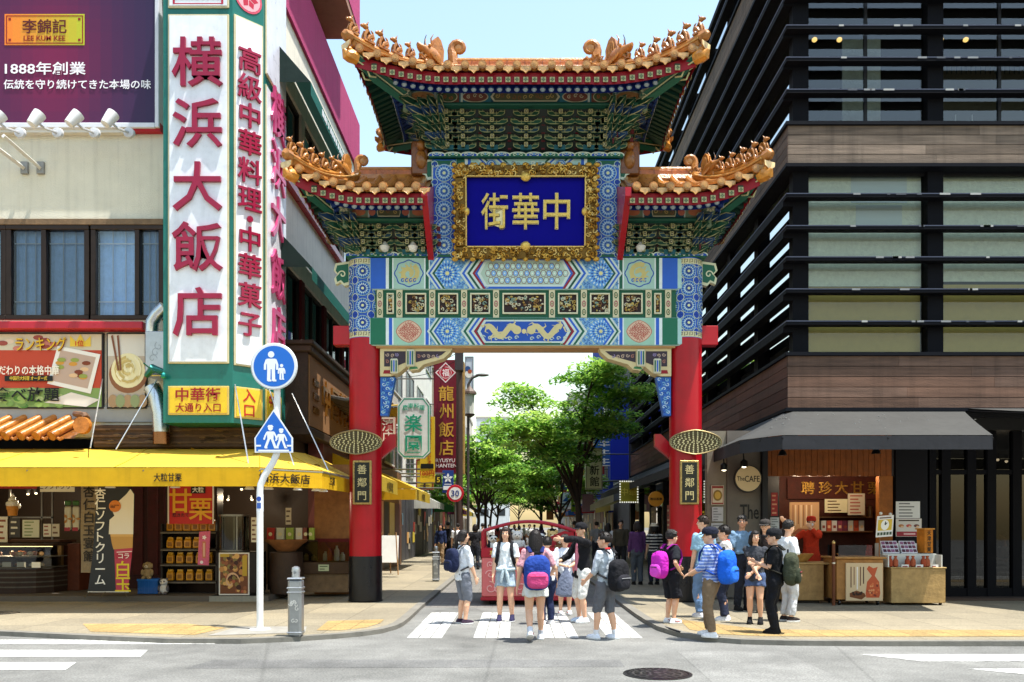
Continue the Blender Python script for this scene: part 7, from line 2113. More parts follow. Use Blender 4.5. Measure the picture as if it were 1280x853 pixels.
def plush(p, s, col, label, col2=None, ears='round', group=None, rz=PI, name='plush_toy'):
 o = thing(name, label, 'plush toy', p, 0, group)
 mb = MB('cloth'); p = Vector(p)
 c2 = col2 or col
 mb.ell(p + Vector((0, 0, .32 * s)), (.26 * s, .22 * s, .32 * s), col, nu=12, nv=8)
 mb.ell(p + Vector((0, -.03 * s, .74 * s)), (.23 * s, .21 * s, .21 * s), col, nu=12, nv=8)
 mb.ell(p + Vector((0, -.21 * s, .70 * s)), (.10 * s, .09 * s, .08 * s), 'e6d8c4', nu=9, nv=6)
 for q in (-1, 1):
  mb.ell(p + Vector((q * .17 * s, 0, .92 * s)) if ears == 'round' else p + Vector((q * .22 * s, -.03 * s, .74 * s)), (.075 * s, .05 * s, .085 * s) if ears == 'round' else (.05 * s, .07 * s, .14 * s), c2, nu=8, nv=6)
  mb.ell(p + Vector((q * .25 * s, -.10 * s, .38 * s)), (.09 * s, .1 * s, .18 * s), c2, nu=8, nv=6); mb.ell(p + Vector((q * .16 * s, -.2 * s, .1 * s)), (.1 * s, .16 * s, .1 * s), c2, nu=8, nv=6)
 mb.build('body', o, smooth=60)
 mb = MB('gloss')
 for q in (-1, 1):
  if col2: mb.ell(p + Vector((q * .085 * s, -.20 * s, .79 * s)), (.05 * s, .03 * s, .055 * s), c2, 'cloth', nu=8, nv=6)
  mb.ell(p + Vector((q * .08 * s, -.23 * s, .79 * s)), (.02 * s, .015 * s, .025 * s), '0c0c0c', nu=6, nv=5)
 mb.ell(p + Vector((0, -.30 * s, .72 * s)), (.03 * s, .02 * s, .02 * s), '0c0c0c', nu=6, nv=5)
 mb.build('face', o, smooth=60)
 return o
plush((WX(185, 17.15), 17.15, WZ(724, Y) - .02), .38, 'a08a68', 'brown plush dog sitting on the blue crate', ears='flop')
plush((WX(205, 16.95), 16.95, FL), .34, 'c9c4c0', 'white plush animal on the shop floor beside the blue crate', col2='5a5458')
Y = 16.7
o = thing('chestnut_roaster', 'tall chestnut roaster with glass cylinder on a dark cabinet with food poster', 'roaster', (WX(293, Y), Y, FL))
mb = MB('metal'); x0, x1 = WX(270, Y), WX(320, Y)
mb.span(x0, x1, Y, Y + .7, WZ(742, Y) - .0, WZ(690, Y), '2a2626', ch=.015); mb.span(x0 + .02, x1 - .02, Y + .02, Y + .66, WZ(752, Y) + .02, WZ(742, Y) - .002, '1a1818')
for k in range(8): mb.span(x0 + .06 + k * .08, x0 + .1 + k * .08, Y - .006, Y + .02, WZ(751, Y) + .03, WZ(743.5, Y), '4a4644')
mb.build('cabinet', o)
mb = MB('concrete'); mb.span(x0 - .1, x1 + .05, Y - .1, Y + .8, SW, FL + .0 + .0, '8a887e'); mb.build('plinth', o)
cx, cy = WX(293, Y + .35), Y + .35
mb = MB('glass'); mb.lathe([(.29, WZ(689, Y)), (.29, WZ(645, Y))], 'b8b8ac', n=26, c=(cx, cy, 0), caps=False); mb.build('glass_drum', o, smooth=1)
mb = MB('metal'); mb.lathe([(.01, WZ(643, Y)), (.3, WZ(643, Y)), (.3, WZ(645.5, Y)), (.01, WZ(645.5, Y))], '7a7872', n=26, c=(cx, cy, 0)); mb.lathe([(.01, WZ(690, Y) + .003), (.3, WZ(690, Y) + .003), (.3, WZ(688, Y)), (.01, WZ(688, Y))], '6a6862', n=26, c=(cx, cy, 0)); mb.cyl((cx, cy, WZ(688, Y)), (cx, cy, WZ(645, Y)), .03, '8a8880')
for k in range(3): mb.cyl((cx + .28 * math.cos(k * 2.1 + 1), cy + .28 * math.sin(k * 2.1 + 1), WZ(688, Y)), (cx + .28 * math.cos(k * 2.1 + 1), cy + .28 * math.sin(k * 2.1 + 1), WZ(645, Y)), .012, '9a988e', n=6)
mb.build('drum_frame', o, smooth=1)
mb = MB('print'); px0, px1, pz0, pz1 = WX(274, Y), WX(312, Y), WZ(744, Y), WZ(691, Y)
mb.span(px0, px1, Y - .02, Y - .003, pz0, pz1, 'd0cac0')
d = Deco(mb, lambda u, v, off: Vector((px0 + u * (px1 - px0), Y - .02 - off, pz0 + v * (pz1 - pz0))), 'print', .0015); d.rect(.04, .03, .96, .97, '6a3c20', 1)
rg = random.Random(12)
for k in range(90): d.disc(rg.uniform(.1, .9), rg.uniform(.07, .93), rg.uniform(.04, .09), rg.choice(('4a2416', '8a5030', 'b07a44', '3a1a14', 'c99a5a', '7a6a3a', 'a0523a')), 2 + k % 4, 9, .75)
for k in range(5): d.curl(.4, .3, .3 - .03 * k, k * .4, .7, .03, 'c9a07a', 7)
d.rect(.78, .45, .93, .93, 'b0902a', 7); d.rect(.05, .9, .35, .97, 'b0902a', 7); mb.build('food_poster', o)
Y = 17.0
o = thing('produce_basket', 'shallow woven basket of chestnuts on a dark barrel behind the sign post', 'basket', (WX(352, Y), Y + .3, FL))
cx, cy = WX(352, Y), Y + .35
mb = MB('wood'); mb.lathe([(.18, WZ(690, Y)), (.42, WZ(676, Y)), (.44, WZ(675, Y)), (.41, WZ(678, Y)), (.16, WZ(688, Y))], '8a5a34', n=26, c=(cx, cy, 0)); mb.build('basket', o, smooth=1)
mb = MB('wood')
for k in range(60): a = rng.uniform(0, 6.28); r = rng.uniform(0, .34); mb.ell((cx + r * math.cos(a), cy + r * math.sin(a), WZ(680, Y) + rng.uniform(0, .07) * (1 - r)), (.03, .03, .025), rng.choice(('3a1e14', '4a281a', '2e1810')), nu=6, nv=4)
tag(mb.build('chestnuts', o), kind='stuff')
mb = MB('wood'); mb.lathe([(.32, FL), (.36, .5), (.33, WZ(691, Y))], '3a2a20', n=20, c=(cx, cy, 0)); mb.build('barrel', o, smooth=1)
Y = 17.6
o = thing('display_case', 'glass topped display case with jars near the tan wall panel', 'display case', (WX(405, Y), Y, FL))
mb = MB('wood'); mb.span(WX(375, Y), WX(436, Y), Y, Y + .8, .55, WZ(703, Y), '4a3626', ch=.01); mb.span(WX(378, Y), WX(434, Y), Y + .08, Y + .75, SW + .1, .55, '7a6248'); mb.span(WX(375, Y), WX(436, Y), Y + .72, Y + .8, WZ(703, Y), WZ(674, Y), '6a1a20'); mb.build('cabinet', o)
mb = MB('glass'); mb.quad((WX(376, Y), Y + .02, WZ(703, Y)), (WX(435, Y), Y + .02, WZ(703, Y)), (WX(435, Y), Y + .3, WZ(678, Y)), (WX(376, Y), Y + .3, WZ(678, Y)), 'c9c9c0'); mb.build('pane', o)
for i, (x, c, h) in enumerate(((383, 'a08a50', .16), (392, '8a7a44', .12), (407, 'c9c4b8', .2), (412, 'b03a30', .28), (421, 'd6d4cc', .32), (428, 'b0a898', .18))):
 b = thing('jar', ('short yellowish jar leftmost in the display case', 'flat olive jar second in the display case', 'pale jar in the middle of the display case', 'red capped bottle in the display case', 'tall white bottle in the display case', 'greyish jar at the right end of the display case')[i], 'jar', (WX(x, Y + .4), Y + .4, WZ(700, Y)), 0, 'jars in the display case')
 mb = MB('gloss'); mb.lathe([(.05, 0), (.06, .02), (.055, h * .7), (.025, h * .85), (.025, h)], c, n=12, c=(WX(x, Y + .4), Y + .4, WZ(702, Y))); mb.build('body', b, smooth=1)
card(398, 706, 411, 714, 17.58, 'b9c4a0', 'small pale green price card on the front of the display case', rows=2, tcol='4a5a3a')
o = thing('tan_partition', 'tan partition panel between the display case and the left pillar', 'partition', (WX(416, 18.4), 18.4, FL))
mb = MB('wood'); mb.span(WX(393, 18.4), WX(440, 18.4), 18.4, 18.5, SW, 2.9, '9a6a40'); mb.build('panel', o)
for i, (x, c) in enumerate(((338, 'b0302a'), (350, 'cfd0c4'), (362, '9ab04a'), (374, 'd6d4cc'), (382, '7a3a2a'), (388, '9ab04a'))):
 Yb = 18.0
 b = thing('gift_box', ('red', 'white', 'green', 'pale', 'brown', 'lime')[i] + ' gift box standing on the back shelf behind the basket', 'box', (WX(x, Yb), Yb, 1.25), 0, 'gift boxes on the back shelf')
 mb = MB('print'); mb.span(WX(x - 4.5, Yb), WX(x + 4.5, Yb), Yb, Yb + .1, WZ(675, Yb), WZ(660, Yb), c, ch=.004); d = Deco(mb, plane_map((WX(x, Yb), Yb, WZ(668, Yb))), 'print'); d.disc(0, 0, .04, 'e0d8b0'); mb.build('carton', b)
o = thing('back_shelf', 'dark back shelf carrying gift boxes behind the basket', 'shelf', (WX(362, 18), 18, FL)); mb = MB('wood'); mb.span(WX(330, 18), WX(393, 18), 17.98, 18.3, WZ(677, 18), WZ(675, 18) - .002, '4a3424'); mb.span(WX(330, 18), WX(393, 18), 18.25, 18.3, FL, WZ(677, 18), '2a1e18'); mb.build('shelf', o)
card(357, 635, 364, 656, 18.0, 'c9c0b0', 'narrow white notice hanging above the gift boxes', rows=3, tcol='5a4a40')
card(314, 647, 322, 678, 16.9, 'c9c0ac', 'cream price notice between the roaster and the sign post', rows=5, tcol='6a4a3a')
for i, (x, y, Y) in enumerate(((35, 618, 18.5), (45, 617, 18.5), (285, 625, 18.8), (315, 625, 18.8), (302, 612, 18.5))):
 p = W(x, y, Y); o = thing('ceiling_spot', 'tiny lit ceiling spot in the dim left shop', 'lamp', p, 0, 'ceiling spots in the left shop'); mb = MB('emit'); mb.ell(p, (.03, .03, .02), 'ffe2b0', nu=8, nv=5); mb.build('bulb', o); mb = MB('metal'); mb.lathe([(.05, .02), (.045, .1)], '3a3a3a', n=10, c=p); mb.build('housing', o)
# ================================================================== right shop contents
Y = 15.8
o = thing('wooden_cart', 'wooden sweet cart with chestnut bag poster and glass top', 'cart', (WX(1075, Y), Y, SW))
x0, x1 = WX(1046, Y), WX(1105, Y); zt = WZ(699, Y)
mb = MB('wood'); mb.span(x0, x1, Y + .02, Y + .7, WZ(750, Y), zt, 'a5733c', ch=.012); mb.span(x0 - .04, x1 + .04, Y - .03, Y + .74, zt + .002, zt + .04, 'b08048', ch=.01); mb.build('body', o)
for x in (x0 + .08, x1 - .08):
 for y in (Y + .1, Y + .6): mb = MB('metal'); mb.lathe([(.045, -.015), (.045, .015)], '3a3a3c', n=12, c=(x, y, SW + .045), ax='x'); mb.cyl((x, y, SW + .05), (x, y, WZ(750, Y) + .01), .015, '9a9a9a', n=6); mb.build('caster', o)
mb = MB('glass');
for a, b_ in (((x0 + .05, Y + .05), (x1 - .2, Y + .05)), ((x0 + .05, Y + .05), (x0 + .05, Y + .6)), ((x1 - .2, Y + .05), (x1 - .2, Y + .6))): mb.quad((a[0], a[1], zt + .045), (b_[0], b_[1], zt + .045), (b_[0], b_[1], zt + .26), (a[0], a[1], zt + .26), 'c4c8c4')
mb.build('glass_guard', o)
px0, px1, pz0, pz1 = WX(1057, Y), WX(1103, Y), WZ(751, Y), WZ(704, Y)
mb = MB('print'); mb.span(px0, px1, Y - .02, Y + .015, pz0, pz1, 'c9ae88')
d = Deco(mb, lambda u, v, off: Vector((px0 + u * (px1 - px0), Y - .02 - off, pz0 + v * (pz1 - pz0))), 'print', .0015)
d.poly([(.55, .08), (.9, .08), (.93, .2), (.9, .5), (.78, .66), (.86, .9), (.74, .86), (.62, .93), (.56, .84), (.7, .66), (.57, .5), (.53, .2)], 'b5502c', 1)
for k in range(22): d.disc(rng.uniform(.58, .88), rng.uniform(.12, .48), .03, rng.choice(('8a3a20', 'c9683a', 'd08a5a', '7a3020')), 2, 8)
d.poly([(.1, .1), (.42, .03), (.54, .12), (.5, .2), (.28, .27), (.1, .2)], '6a3a1c', 1)
for k in range(12): d.disc(rng.uniform(.16, .48), rng.uniform(.14, .22), .03, '2c1410', 2, 8)
for k in range(5): d.rect(.12 + .085 * k, (.35, .42, .3, .4, .45)[k], .15 + .085 * k, .9, ('6a4a34', '8a6a50', 'ded8d0', '6a4a34', '4a3024')[k], 1)
mb.build('poster', o)
o = thing('brass_bell_post', 'slim wooden post with brass ball beside the sweet cart', 'post', (WX(1042, Y), Y, SW)); mb = MB('wood'); mb.cyl((WX(1042, Y), Y, SW), (WX(1042, Y), Y, WZ(680, Y)), .03, '6a3a20', n=10); mb.build('post', o); mb = MB('steel'); mb.ell((WX(1042, Y), Y, WZ(678.5, Y)), (.035, .035, .04), 'd0b070'); mb.cyl((WX(1042, Y), Y, WZ(705, Y)), (WX(1042, Y), Y, WZ(703, Y)), .036, 'c9c9c4', n=10); mb.build('ball', o, smooth=1)
o = thing('display_counter', 'tan counter on casters with a white stepped display of packed sweets', 'counter', (WX(1147, Y), Y, SW))
x0, x1, zt = WX(1114, Y), WX(1182, Y), WZ(711, Y)
mb = MB('wood'); mb.span(x0, x1, Y, Y + .65, WZ(754, Y), zt, 'a98a58', ch=.008); mb.span(x0 - .015, x1 + .015, Y - .015, Y + .66, zt + .002, zt + .025, 'b09460', ch=.006); mb.build('body', o)
for x in (x0 + .06, x1 - .06): mb = MB('metal'); mb.lathe([(.035, -.015), (.035, .015)], '3a3a3c', n=12, c=(x, Y + .08, SW + .035), ax='x'); mb.cyl((x, Y + .08, SW + .035), (x, Y + .08, WZ(754, Y) + .01), .015, '8a8a8a', n=6); mb.build('caster', o)
mb = MB('paint'); mb.span(x0 - .05, x1 - .05, Y + .25, Y + .6, zt + .026, WZ(693, Y), 'c9cac4'); mb.span(x0 - .05, x1 - .35, Y + .4, Y + .6, WZ(693, Y) + .001, WZ(680, Y), 'c4c6c2')
for x in (x0 - .05, x1 - .07): mb.span(x, x + .02, Y + .02, Y + .25, zt + .026, WZ(694, Y), 'd0d0ca')
mb.build('white_step', o)
for i, x in enumerate((1116, 1123, 1138, 1145, 1158, 1163)):
 p = Vector((WX(x, Y), Y + .12, zt + .026)); b = thing('sweet_bag', f'red tied bag of sweets, {CW[i]} from the left on the display counter', 'bag', p, 0, 'red tied bags on the display counter')
 mb = MB('cloth'); mb.lathe([(.03, 0), (.05, .02), (.048, .12), (.02, .17), (.035, .21)], ('a04a30', 'a8583a')[i % 2], n=10, c=p); mb.build('bag', b, smooth=1)
for i, x in enumerate((1131, 1149, 1168)):
 card(x - 4, 706, x + 5, 711, Y + .03, 'd9d9d6', f'white price tag, {CW[i]} from the left on the display counter', rows=1, tcol='8a3a3a', cat='price tag', name='price_tag')
for i, (a, b_) in enumerate(((1112, 1133), (1136, 1156))):
 o = thing('sweets_tray', ('left' if i == 0 else 'right') + ' white tilted tray of dark packed sweets on the display step', 'tray', (WX((a + b_) / 2, Y), Y + .45, WZ(694, Y)))
 mb = MB('print'); w = WX(b_, Y) - WX(a, Y); M = Matrix.Rotation(R(-58), 4, 'X'); c = Vector((WX((a + b_) / 2, Y), Y + .36, WZ(685, Y)))
 mb.box(c, (w, .03, .27), 'd4d2da', M=Matrix.Rotation(R(-32), 4, 'X'))
 for u in range(4):
  for v in range(3): mb.box(c + Matrix.Rotation(R(-32), 3, 'X') @ Vector((-w * .36 + u * w * .24, -.018, -.085 + v * .085)), (w * .19, .012, .06), ('4a2434', '6a3448', '8a5a7a')[(u + v) % 3], M=Matrix.Rotation(R(-32), 4, 'X'))
 mb.build('tray', o)
o = thing('orange_lantern_box', 'orange square lantern box with black characters on the display counter', 'lantern', (WX(1169, Y), Y + .35, WZ(693, Y)))
mb = MB('wood'); c = (WX(1169, Y), Y + .4, WZ(677, Y)); mb.box(c, (.21, .2, .45), 'b9701c', rz=R(20), ch=.008); mb.box((c[0], c[1], c[2] + .235), (.25, .24, .025), 'c98a3a', rz=R(20)); mb.build('box', o)
mb = MB('print'); n = Vector((math.sin(R(20)), -math.cos(R(20)), 0)); letters(mb, '天津甘栗', Vector(c) + n * .104, .1, rz=R(20), col='1c120a', vertical=True, bold=.03); mb.build('lettering', o, fix=False)
Y = 16.2
o = thing('tan_counter', 'tan wooden counter holding a round basket before the orange dressed vendor', 'counter', (WX(1007, Y), Y, SW))
mb = MB('wood'); mb.span(WX(980, Y), WX(1030, Y), Y, Y + .7, SW + .06, WZ(706, Y), 'a5804e', ch=.01); mb.span(WX(978, Y), WX(1045, Y), Y - .02, Y + .72, WZ(706, Y) + .002, WZ(703.5, Y), 'b08c58', ch=.006); mb.span(WX(984, Y), WX(1026, Y), Y + .1, Y + .6, SW, SW + .06, '2a2420'); mb.build('body', o)
o = thing('round_basket', 'wide shallow basket of red packets on the tan counter', 'basket', (WX(1003, Y), Y + .3, WZ(703, Y)))
mb = MB('wood'); mb.lathe([(.18, WZ(703.5, Y)), (.31, WZ(694, Y)), (.325, WZ(693, Y)), (.29, WZ(695, Y)), (.16, WZ(701, Y))], 'b98c4a', n=24, c=(WX(1003, Y), Y + .33, 0)); mb.build('basket', o, smooth=1)
mb = MB('cloth')
for k in range(20): a = rng.uniform(0, 6.28); r = rng.uniform(0, .22); mb.ell((WX(1003, Y) + r * math.cos(a), Y + .33 + r * math.sin(a), WZ(695, Y)), (.05, .05, .03), rng.choice(('a02a24', 'b8402c', '4a7a4a')), nu=7, nv=4)
tag(mb.build('packets', o), kind='stuff')
o = thing('gold_shop_sign', 'golden characters on the red brown back wall of the sweet recess', 'sign', (WX(1050, 18.9), 18.9, 2.3))
mb = MB('wood'); mb.span(WX(985, 18.9), WX(1103, 18.9), 18.93, 18.98, WZ(624, 18.9), WZ(598, 18.9), '5a281c'); b = mb.build('board', o)
mb = MB('gold')
for ch, x in zip('聘珍大甘栗', (1010, 1032, 1052, 1072, 1093)): letters(mb, ch, (WX(x, 18.9), 18.91, WZ(610, 18.9)), .31, col='b98a3a', m='gold', bold=.01, depth=.03)
mb.build('lettering', b, fix=False)
o = thing('back_wall_shelf', 'wooden wall shelves with red and white sweet boxes behind the vendor', 'shelf', (WX(1060, 18.6), 18.6, 1))
for y in (646, 664): mb = MB('wood'); mb.span(WX(1022, 18.6), WX(1090, 18.6), 18.55, 18.95, WZ(y + 1.5, 18.6), WZ(y, 18.6), '7a5030'); mb.build('shelf', o)
for i in range(8):
 x = 1030 + i * 6.8; b = thing('sweet_box', f'{("first", "second", "third", "fourth", "fifth", "sixth", "seventh", "last")[i]} box from the left on the lower back wall shelf', 'box', (WX(x, 18.6), 18.6, WZ(664, 18.6)), 0, 'sweet boxes on the back wall shelf')
 mb = MB('print'); mb.span(WX(x - 3, 18.6), WX(x + 3, 18.6), 18.62, 18.75, WZ(663.9, 18.6), WZ(651, 18.6), ('c9c4bc', 'b04a30', 'd0c8c0', '8a3a4a', '6a3040', 'c4b8a8', 'b04a30', 'c9c0b4')[i]); d = Deco(mb, plane_map((WX(x, 18.6), 18.62, WZ(657, 18.6))), 'print'); d.rect(-.03, -.06, .03, .0, ('8a3a2a', 'd8b080')[i % 2]); mb.build('carton', b)
for i, x in enumerate((1082, 1090)):
 b = thing('amber_jar', ('left' if i == 0 else 'right') + ' amber jar on the upper back wall shelf', 'jar', (WX(x, 18.6), 18.7, WZ(646, 18.6)), 0, 'amber jars'); mb = MB('gloss'); mb.lathe([(.05, 0), (.055, .15), (.04, .2), (.045, .24)], ('a8601c', '6a4a2a')[i], n=12, c=(WX(x, 18.6), 18.7, WZ(645.9, 18.6))); mb.build('body', b, smooth=1)
card(987, 628, 1024, 670, 18.3, 'b58a60', 'large warm brown poster with vertical lines behind the vendor', cat='poster', rows=0, name='shop_poster')
o_ = [c for c in COL.objects if c.get('label', '').startswith('large warm brown')][0]
mb = MB('print'); d = Deco(mb, lambda u, v, off: W(987 + 37 * u, 670 - 42 * v, 18.3) + Vector((0, -off, 0)), 'print')
for k in range(8): d.rect(.1 + .09 * k, .25 + .05 * (k % 3), .13 + .09 * k, .92, ('7a4a30', 'd8c0a0')[k % 2])
d.poly([(.05, .05), (.5, .02), (.7, .2), (.3, .22)], '8a4a2c', 2); mb.build('print', o_, fix=False)
card(1031, 624, 1060, 641, 18.4, 'cfc39c', 'cream notice with brown rows above the shelf boxes', cat='notice', rows=4, tcol='5a4028')
card(1060, 617, 1081, 644, 18.35, 'c4b49c', 'beige poster with red chestnut drawings right of the cream notice', cat='poster', rows=6, tcol='a05040', name='shop_poster')
card(1120, 627, 1150, 648, 17.18, 'd4d4d2', 'white menu with small drawings on the dark wall, upper of two', cat='menu', rows=5, tcol='6a6a6c', name='wall_menu')
o_ = card(1120, 648.5, 1152, 671, 17.18, 'cfc9c2', 'menu with food pictures and red base, lower of two on the dark wall', cat='menu', name='wall_menu')
mb = MB('print'); d = Deco(mb, lambda u, v, off: W(1120 + 32 * u, 671 - 22.5 * v, 17.18) + Vector((0, -off, 0)), 'print'); d.rect(.02, .02, .98, .28, '9a2838'); d.rect(.1, .86, .9, .93, '3a2420')
for u, c in ((.2, 'b0703a'), (.5, 'c0504a'), (.8, '6a3a3a')): d.disc(u, .6, .11, c, 1, 12, .8); d.disc(u + .04, .55, .06, 'd8b08a', 2, 10)
d.rect(.3, .1, .75, .2, 'd8a8a8', 2); mb.build('print', o_, fix=False)
o = thing('clock_notice', 'white notice with yellow clock picture standing on the cart, slightly tilted', 'notice', (WX(1106, 15.9), 15.9, 1.2))
Yc = 15.9
mb = MB('print'); d = Deco(mb, lambda u, v, off: W(1094.5 + 21 * u + 2 * v, 672 - 26.5 * v - 1.5 * u, Yc) + Vector((0, -off, 0)), 'print')
d.rect(0, 0, 1, 1, 'd9d6d2', 0); d.rect(.08, .3, .92, .82, 'c9a83a', 1); d.disc(.5, .56, .24, 'e6e4dc', 2, 20); d.stroke([(.5, .56), (.52, .72)], .06, '2a2a2a', 3); d.stroke([(.5, .56), (.62, .66)], .05, '2a2a2a', 3)
for k in range(5): d.rect(.08 + .18 * k, .08, .22 + .18 * k, .22, '3a4a3a', 1)
d.rect(.15, .87, .85, .93, '6a4a3a', 1); mb.build('print', o, fix=False)
mb = MB('wood'); mb.tube([W(1100, 644, Yc + .03), W(1099, 700, Yc + .03)], .012, '8a5a34', n=6); mb.ell(W(1101, 642, Yc), (.03, .03, .03), 'e0ddd4'); mb.ell(W(1113, 643, Yc), (.03, .03, .03), 'e0ddd4'); mb.build('stand', o)
Y = 16.9
cx, cz = WX(935, Y), WZ(598.5, Y)
o = thing('cafe_sign', 'round cream café sign with dark lettering on the grey wall', 'sign', (cx, Y, cz - .28))
mb = MB('print'); mb.lathe([(.01, -.01), (.275, -.01), (.285, .05), (.01, .05)], '2a2624', n=34, c=(cx, Y, cz), ax='y'); mb.lathe([(.01, -.016), (.255, -.016), (.255, -.01)], 'c4ad84', n=34, c=(cx, Y, cz), ax='y'); b = mb.build('disc', o)
lettering(b, 'CAFE', (cx + .08, Y - .02, cz - .005), .16, col='241c18', bold=.01, w=.3, h=.125); lettering(b, 'The', (cx - .15, Y - .02, cz), .1, col='241c18', bold=.005, w=.15, h=.09)
mb = MB('metal'); mb.tube([(cx, Y + .05, cz), (cx, 17.2, cz)], .03, '1a1a1a'); mb.build('wall_arm', o)
o = thing('wall_lettering', 'black lettering of a single word fixed on the grey wall below the round sign', 'lettering', (WX(942, 17.12), 17.12, WZ(645, 17.1)))
lettering(o, 'The', (WX(937, 17.12), 17.13, WZ(640, 17.12)), .5, col='0c0a0a', bold=.01, w=.38, h=.3)
for i, (x, y) in enumerate(((905, 586), (930, 582))):
 p = W(x, y, 16.6); o = thing('sign_spot', ('left' if i == 0 else 'right') + ' lit spot lamp above the grey café wall', 'lamp', p); mb = MB('emit'); mb.ell(p + Vector((0, 0, -.02)), (.05, .05, .03), 'fff0d0', nu=10, nv=6); mb.build('bulb', o); mb = MB('metal'); mb.lathe([(.075, -.03), (.07, .08), (.02, .12)], '1c1c1c', n=12, c=p); mb.cyl(p + Vector((0, 0, .1)), p + Vector((0, .1, .35)), .012, '1c1c1c', n=6); mb.build('shade', o)
card(889, 607, 905, 631, 17.15, 'c9b8a0', 'framed red gold crest poster left of the café sign', cat='poster', name='shop_poster')
o_ = [c for c in COL.objects if c.get('label', '').startswith('framed red gold')][0]
mb = MB('print'); d = Deco(mb, lambda u, v, off: W(889 + 16 * u, 631 - 24 * v, 17.15) + Vector((0, -off, 0)), 'print'); d.rect(.05, .03, .95, .97, '8a2a20'); d.rect(.1, .1, .9, .85, 'd0c0a0', 2); d.disc(.5, .48, .36, '8a6a20', 3, 16, .8); d.disc(.5, .48, .24, 'c9a040', 4, 16, .8); mb.build('print', o_, fix=False)
for i, (a, b_, c, d_) in enumerate(((890, 634, 904, 652), (889, 654, 904, 678), (890, 680, 903, 700))): card(a, b_, c, d_, 17.15, 'b4b4b4', ('upper', 'middle', 'lower')[i] + ' grey notice in the column on the wall left of the café sign', rows=5, tcol='7a7a7c')
card(964, 616, 972, 645, 17.2, '9a1e1c', 'narrow red strip notice beside the sweet recess', rows=5, tcol='d08a6a'); card(963, 647, 974, 664, 17.2, 'b4b8bc', 'grey blue paper notice below the narrow red strip', rows=5, tcol='6a6e74')
for i, (x, y) in enumerate(((994, 592), (1013, 593), (1034, 591), (1076, 589))):
 p = W(x, y, 17.5); o = thing('recess_lamp', f'{CW[i]} lit lamp from the left under the wooden header', 'lamp', p, 0, 'lamps under the wooden header'); mb = MB('emit'); mb.ell(p, (.045, .045, .02), 'ffe0b0', nu=8, nv=5); mb.build('bulb', o); mb = MB('metal'); mb.lathe([(.05, .0), (.045, .14)], '1a1a1a', n=10, c=p); mb.build('housing', o); lamp_light(p + Vector((0, 0, -.1)), 7)
for i, (x, y) in enumerate(((978, 568), (1095, 566))):
 p = W(x, y, 15.2); o = thing('awning_floodlight', ('left' if i == 0 else 'right') + ' small dark floodlight hanging under the charcoal awning', 'lamp', p); mb = MB('metal'); mb.lathe([(.03, .08), (.06, .04), (.085, -.02), (.02, -.02)], '1a1a1c', n=12, c=p); mb.cyl(p + Vector((0, 0, .06)), p + Vector((0, 0, .25)), .012, '1a1a1c', n=6); mb.build('housing', o)
def cafe_chair(x, y, rz, label):
 o = thing('cafe_chair', label, 'chair', (x, y, .11), rz, 'café chairs')
 mb = MB('gloss'); mb.box((0, 0, .45), (.42, .4, .03), '6a1a24', ch=.01); mb.build('seat', o, wp=False)
 mb = MB('gloss'); mb.box((0, .2, .72), (.4, .02, .26), '6a1a24', ch=.01); mb.build('backrest', o, wp=False)
 for s in (-1, 1):
  mb = MB('steel'); mb.tube([(s * .2, -.18, 0), (s * .19, -.16, .43), (s * .19, .16, .43), (s * .2, .2, .85)], .012, 'b9b9b9', n=6); mb.build('side_frame', o, wp=False)
  mb = MB('steel'); mb.tube([(s * .2, .2, 0), (s * .19, .16, .43)], .012, 'b9b9b9', n=6); mb.build('rear_leg', o, wp=False)
cafe_chair(WX(1190, 18.4), 18.4, R(70), 'red steel-framed café chair behind the left café window'); cafe_chair(WX(1256, 18.6), 18.6, R(-90), 'steel-framed café chair under the seated guest')
o = thing('cafe_table', 'dark café table behind the glass with a white cup', 'table', (WX(1225, 18.5), 18.5, .11)); x, y = WX(1225, 18.5), 18.5
mb = MB('wood'); mb.box((x, y, .84), (.75, .6, .03), '5a3a28', ch=.008); mb.build('tabletop', o); mb = MB('metal'); mb.cyl((x, y, .12), (x, y, .825), .03, '2a2a2a'); mb.lathe([(.22, .11), (.2, .13), (.03, .14)], '2a2a2a', c=(x, y, 0)); mb.build('pedestal', o)
o = thing('paper_cup', 'white cup standing on the café table', 'cup', (x - .1, y, .855)); mb = MB('paint'); mb.lathe([(.04, .855), (.05, .97), (.045, .97), (.035, .87)], 'd6d6d4', n=14, c=(x - .1, y, 0)); mb.build('cup', o)
o = thing('drink_bottle', 'slim bottle beside the cup on the café table', 'bottle', (x + .12, y, .855)); mb = MB('gloss'); mb.lathe([(.035, .855), (.035, 1.02), (.015, 1.08), (.015, 1.12)], '8a9a4a', n=12, c=(x + .12, y, 0)); mb.build('bottle', o, smooth=1)
for i, x in enumerate((1247, 1258)):
 p = W(x, 575 + 2 * i, 18.3); o = thing('cafe_lamp', ('left' if i == 0 else 'right') + ' small lit spot high behind the right café glass', 'lamp', p); mb = MB('emit'); mb.ell(p, (.035, .035, .03), 'ffe6c0', nu=8, nv=5); mb.build('bulb', o); mb = MB('metal'); mb.lathe([(.05, .02), (.04, .15)], '1a1a1a', n=10, c=p); mb.build('housing', o)
 lamp_light(p + Vector((0, -.1, -.15)), 5)
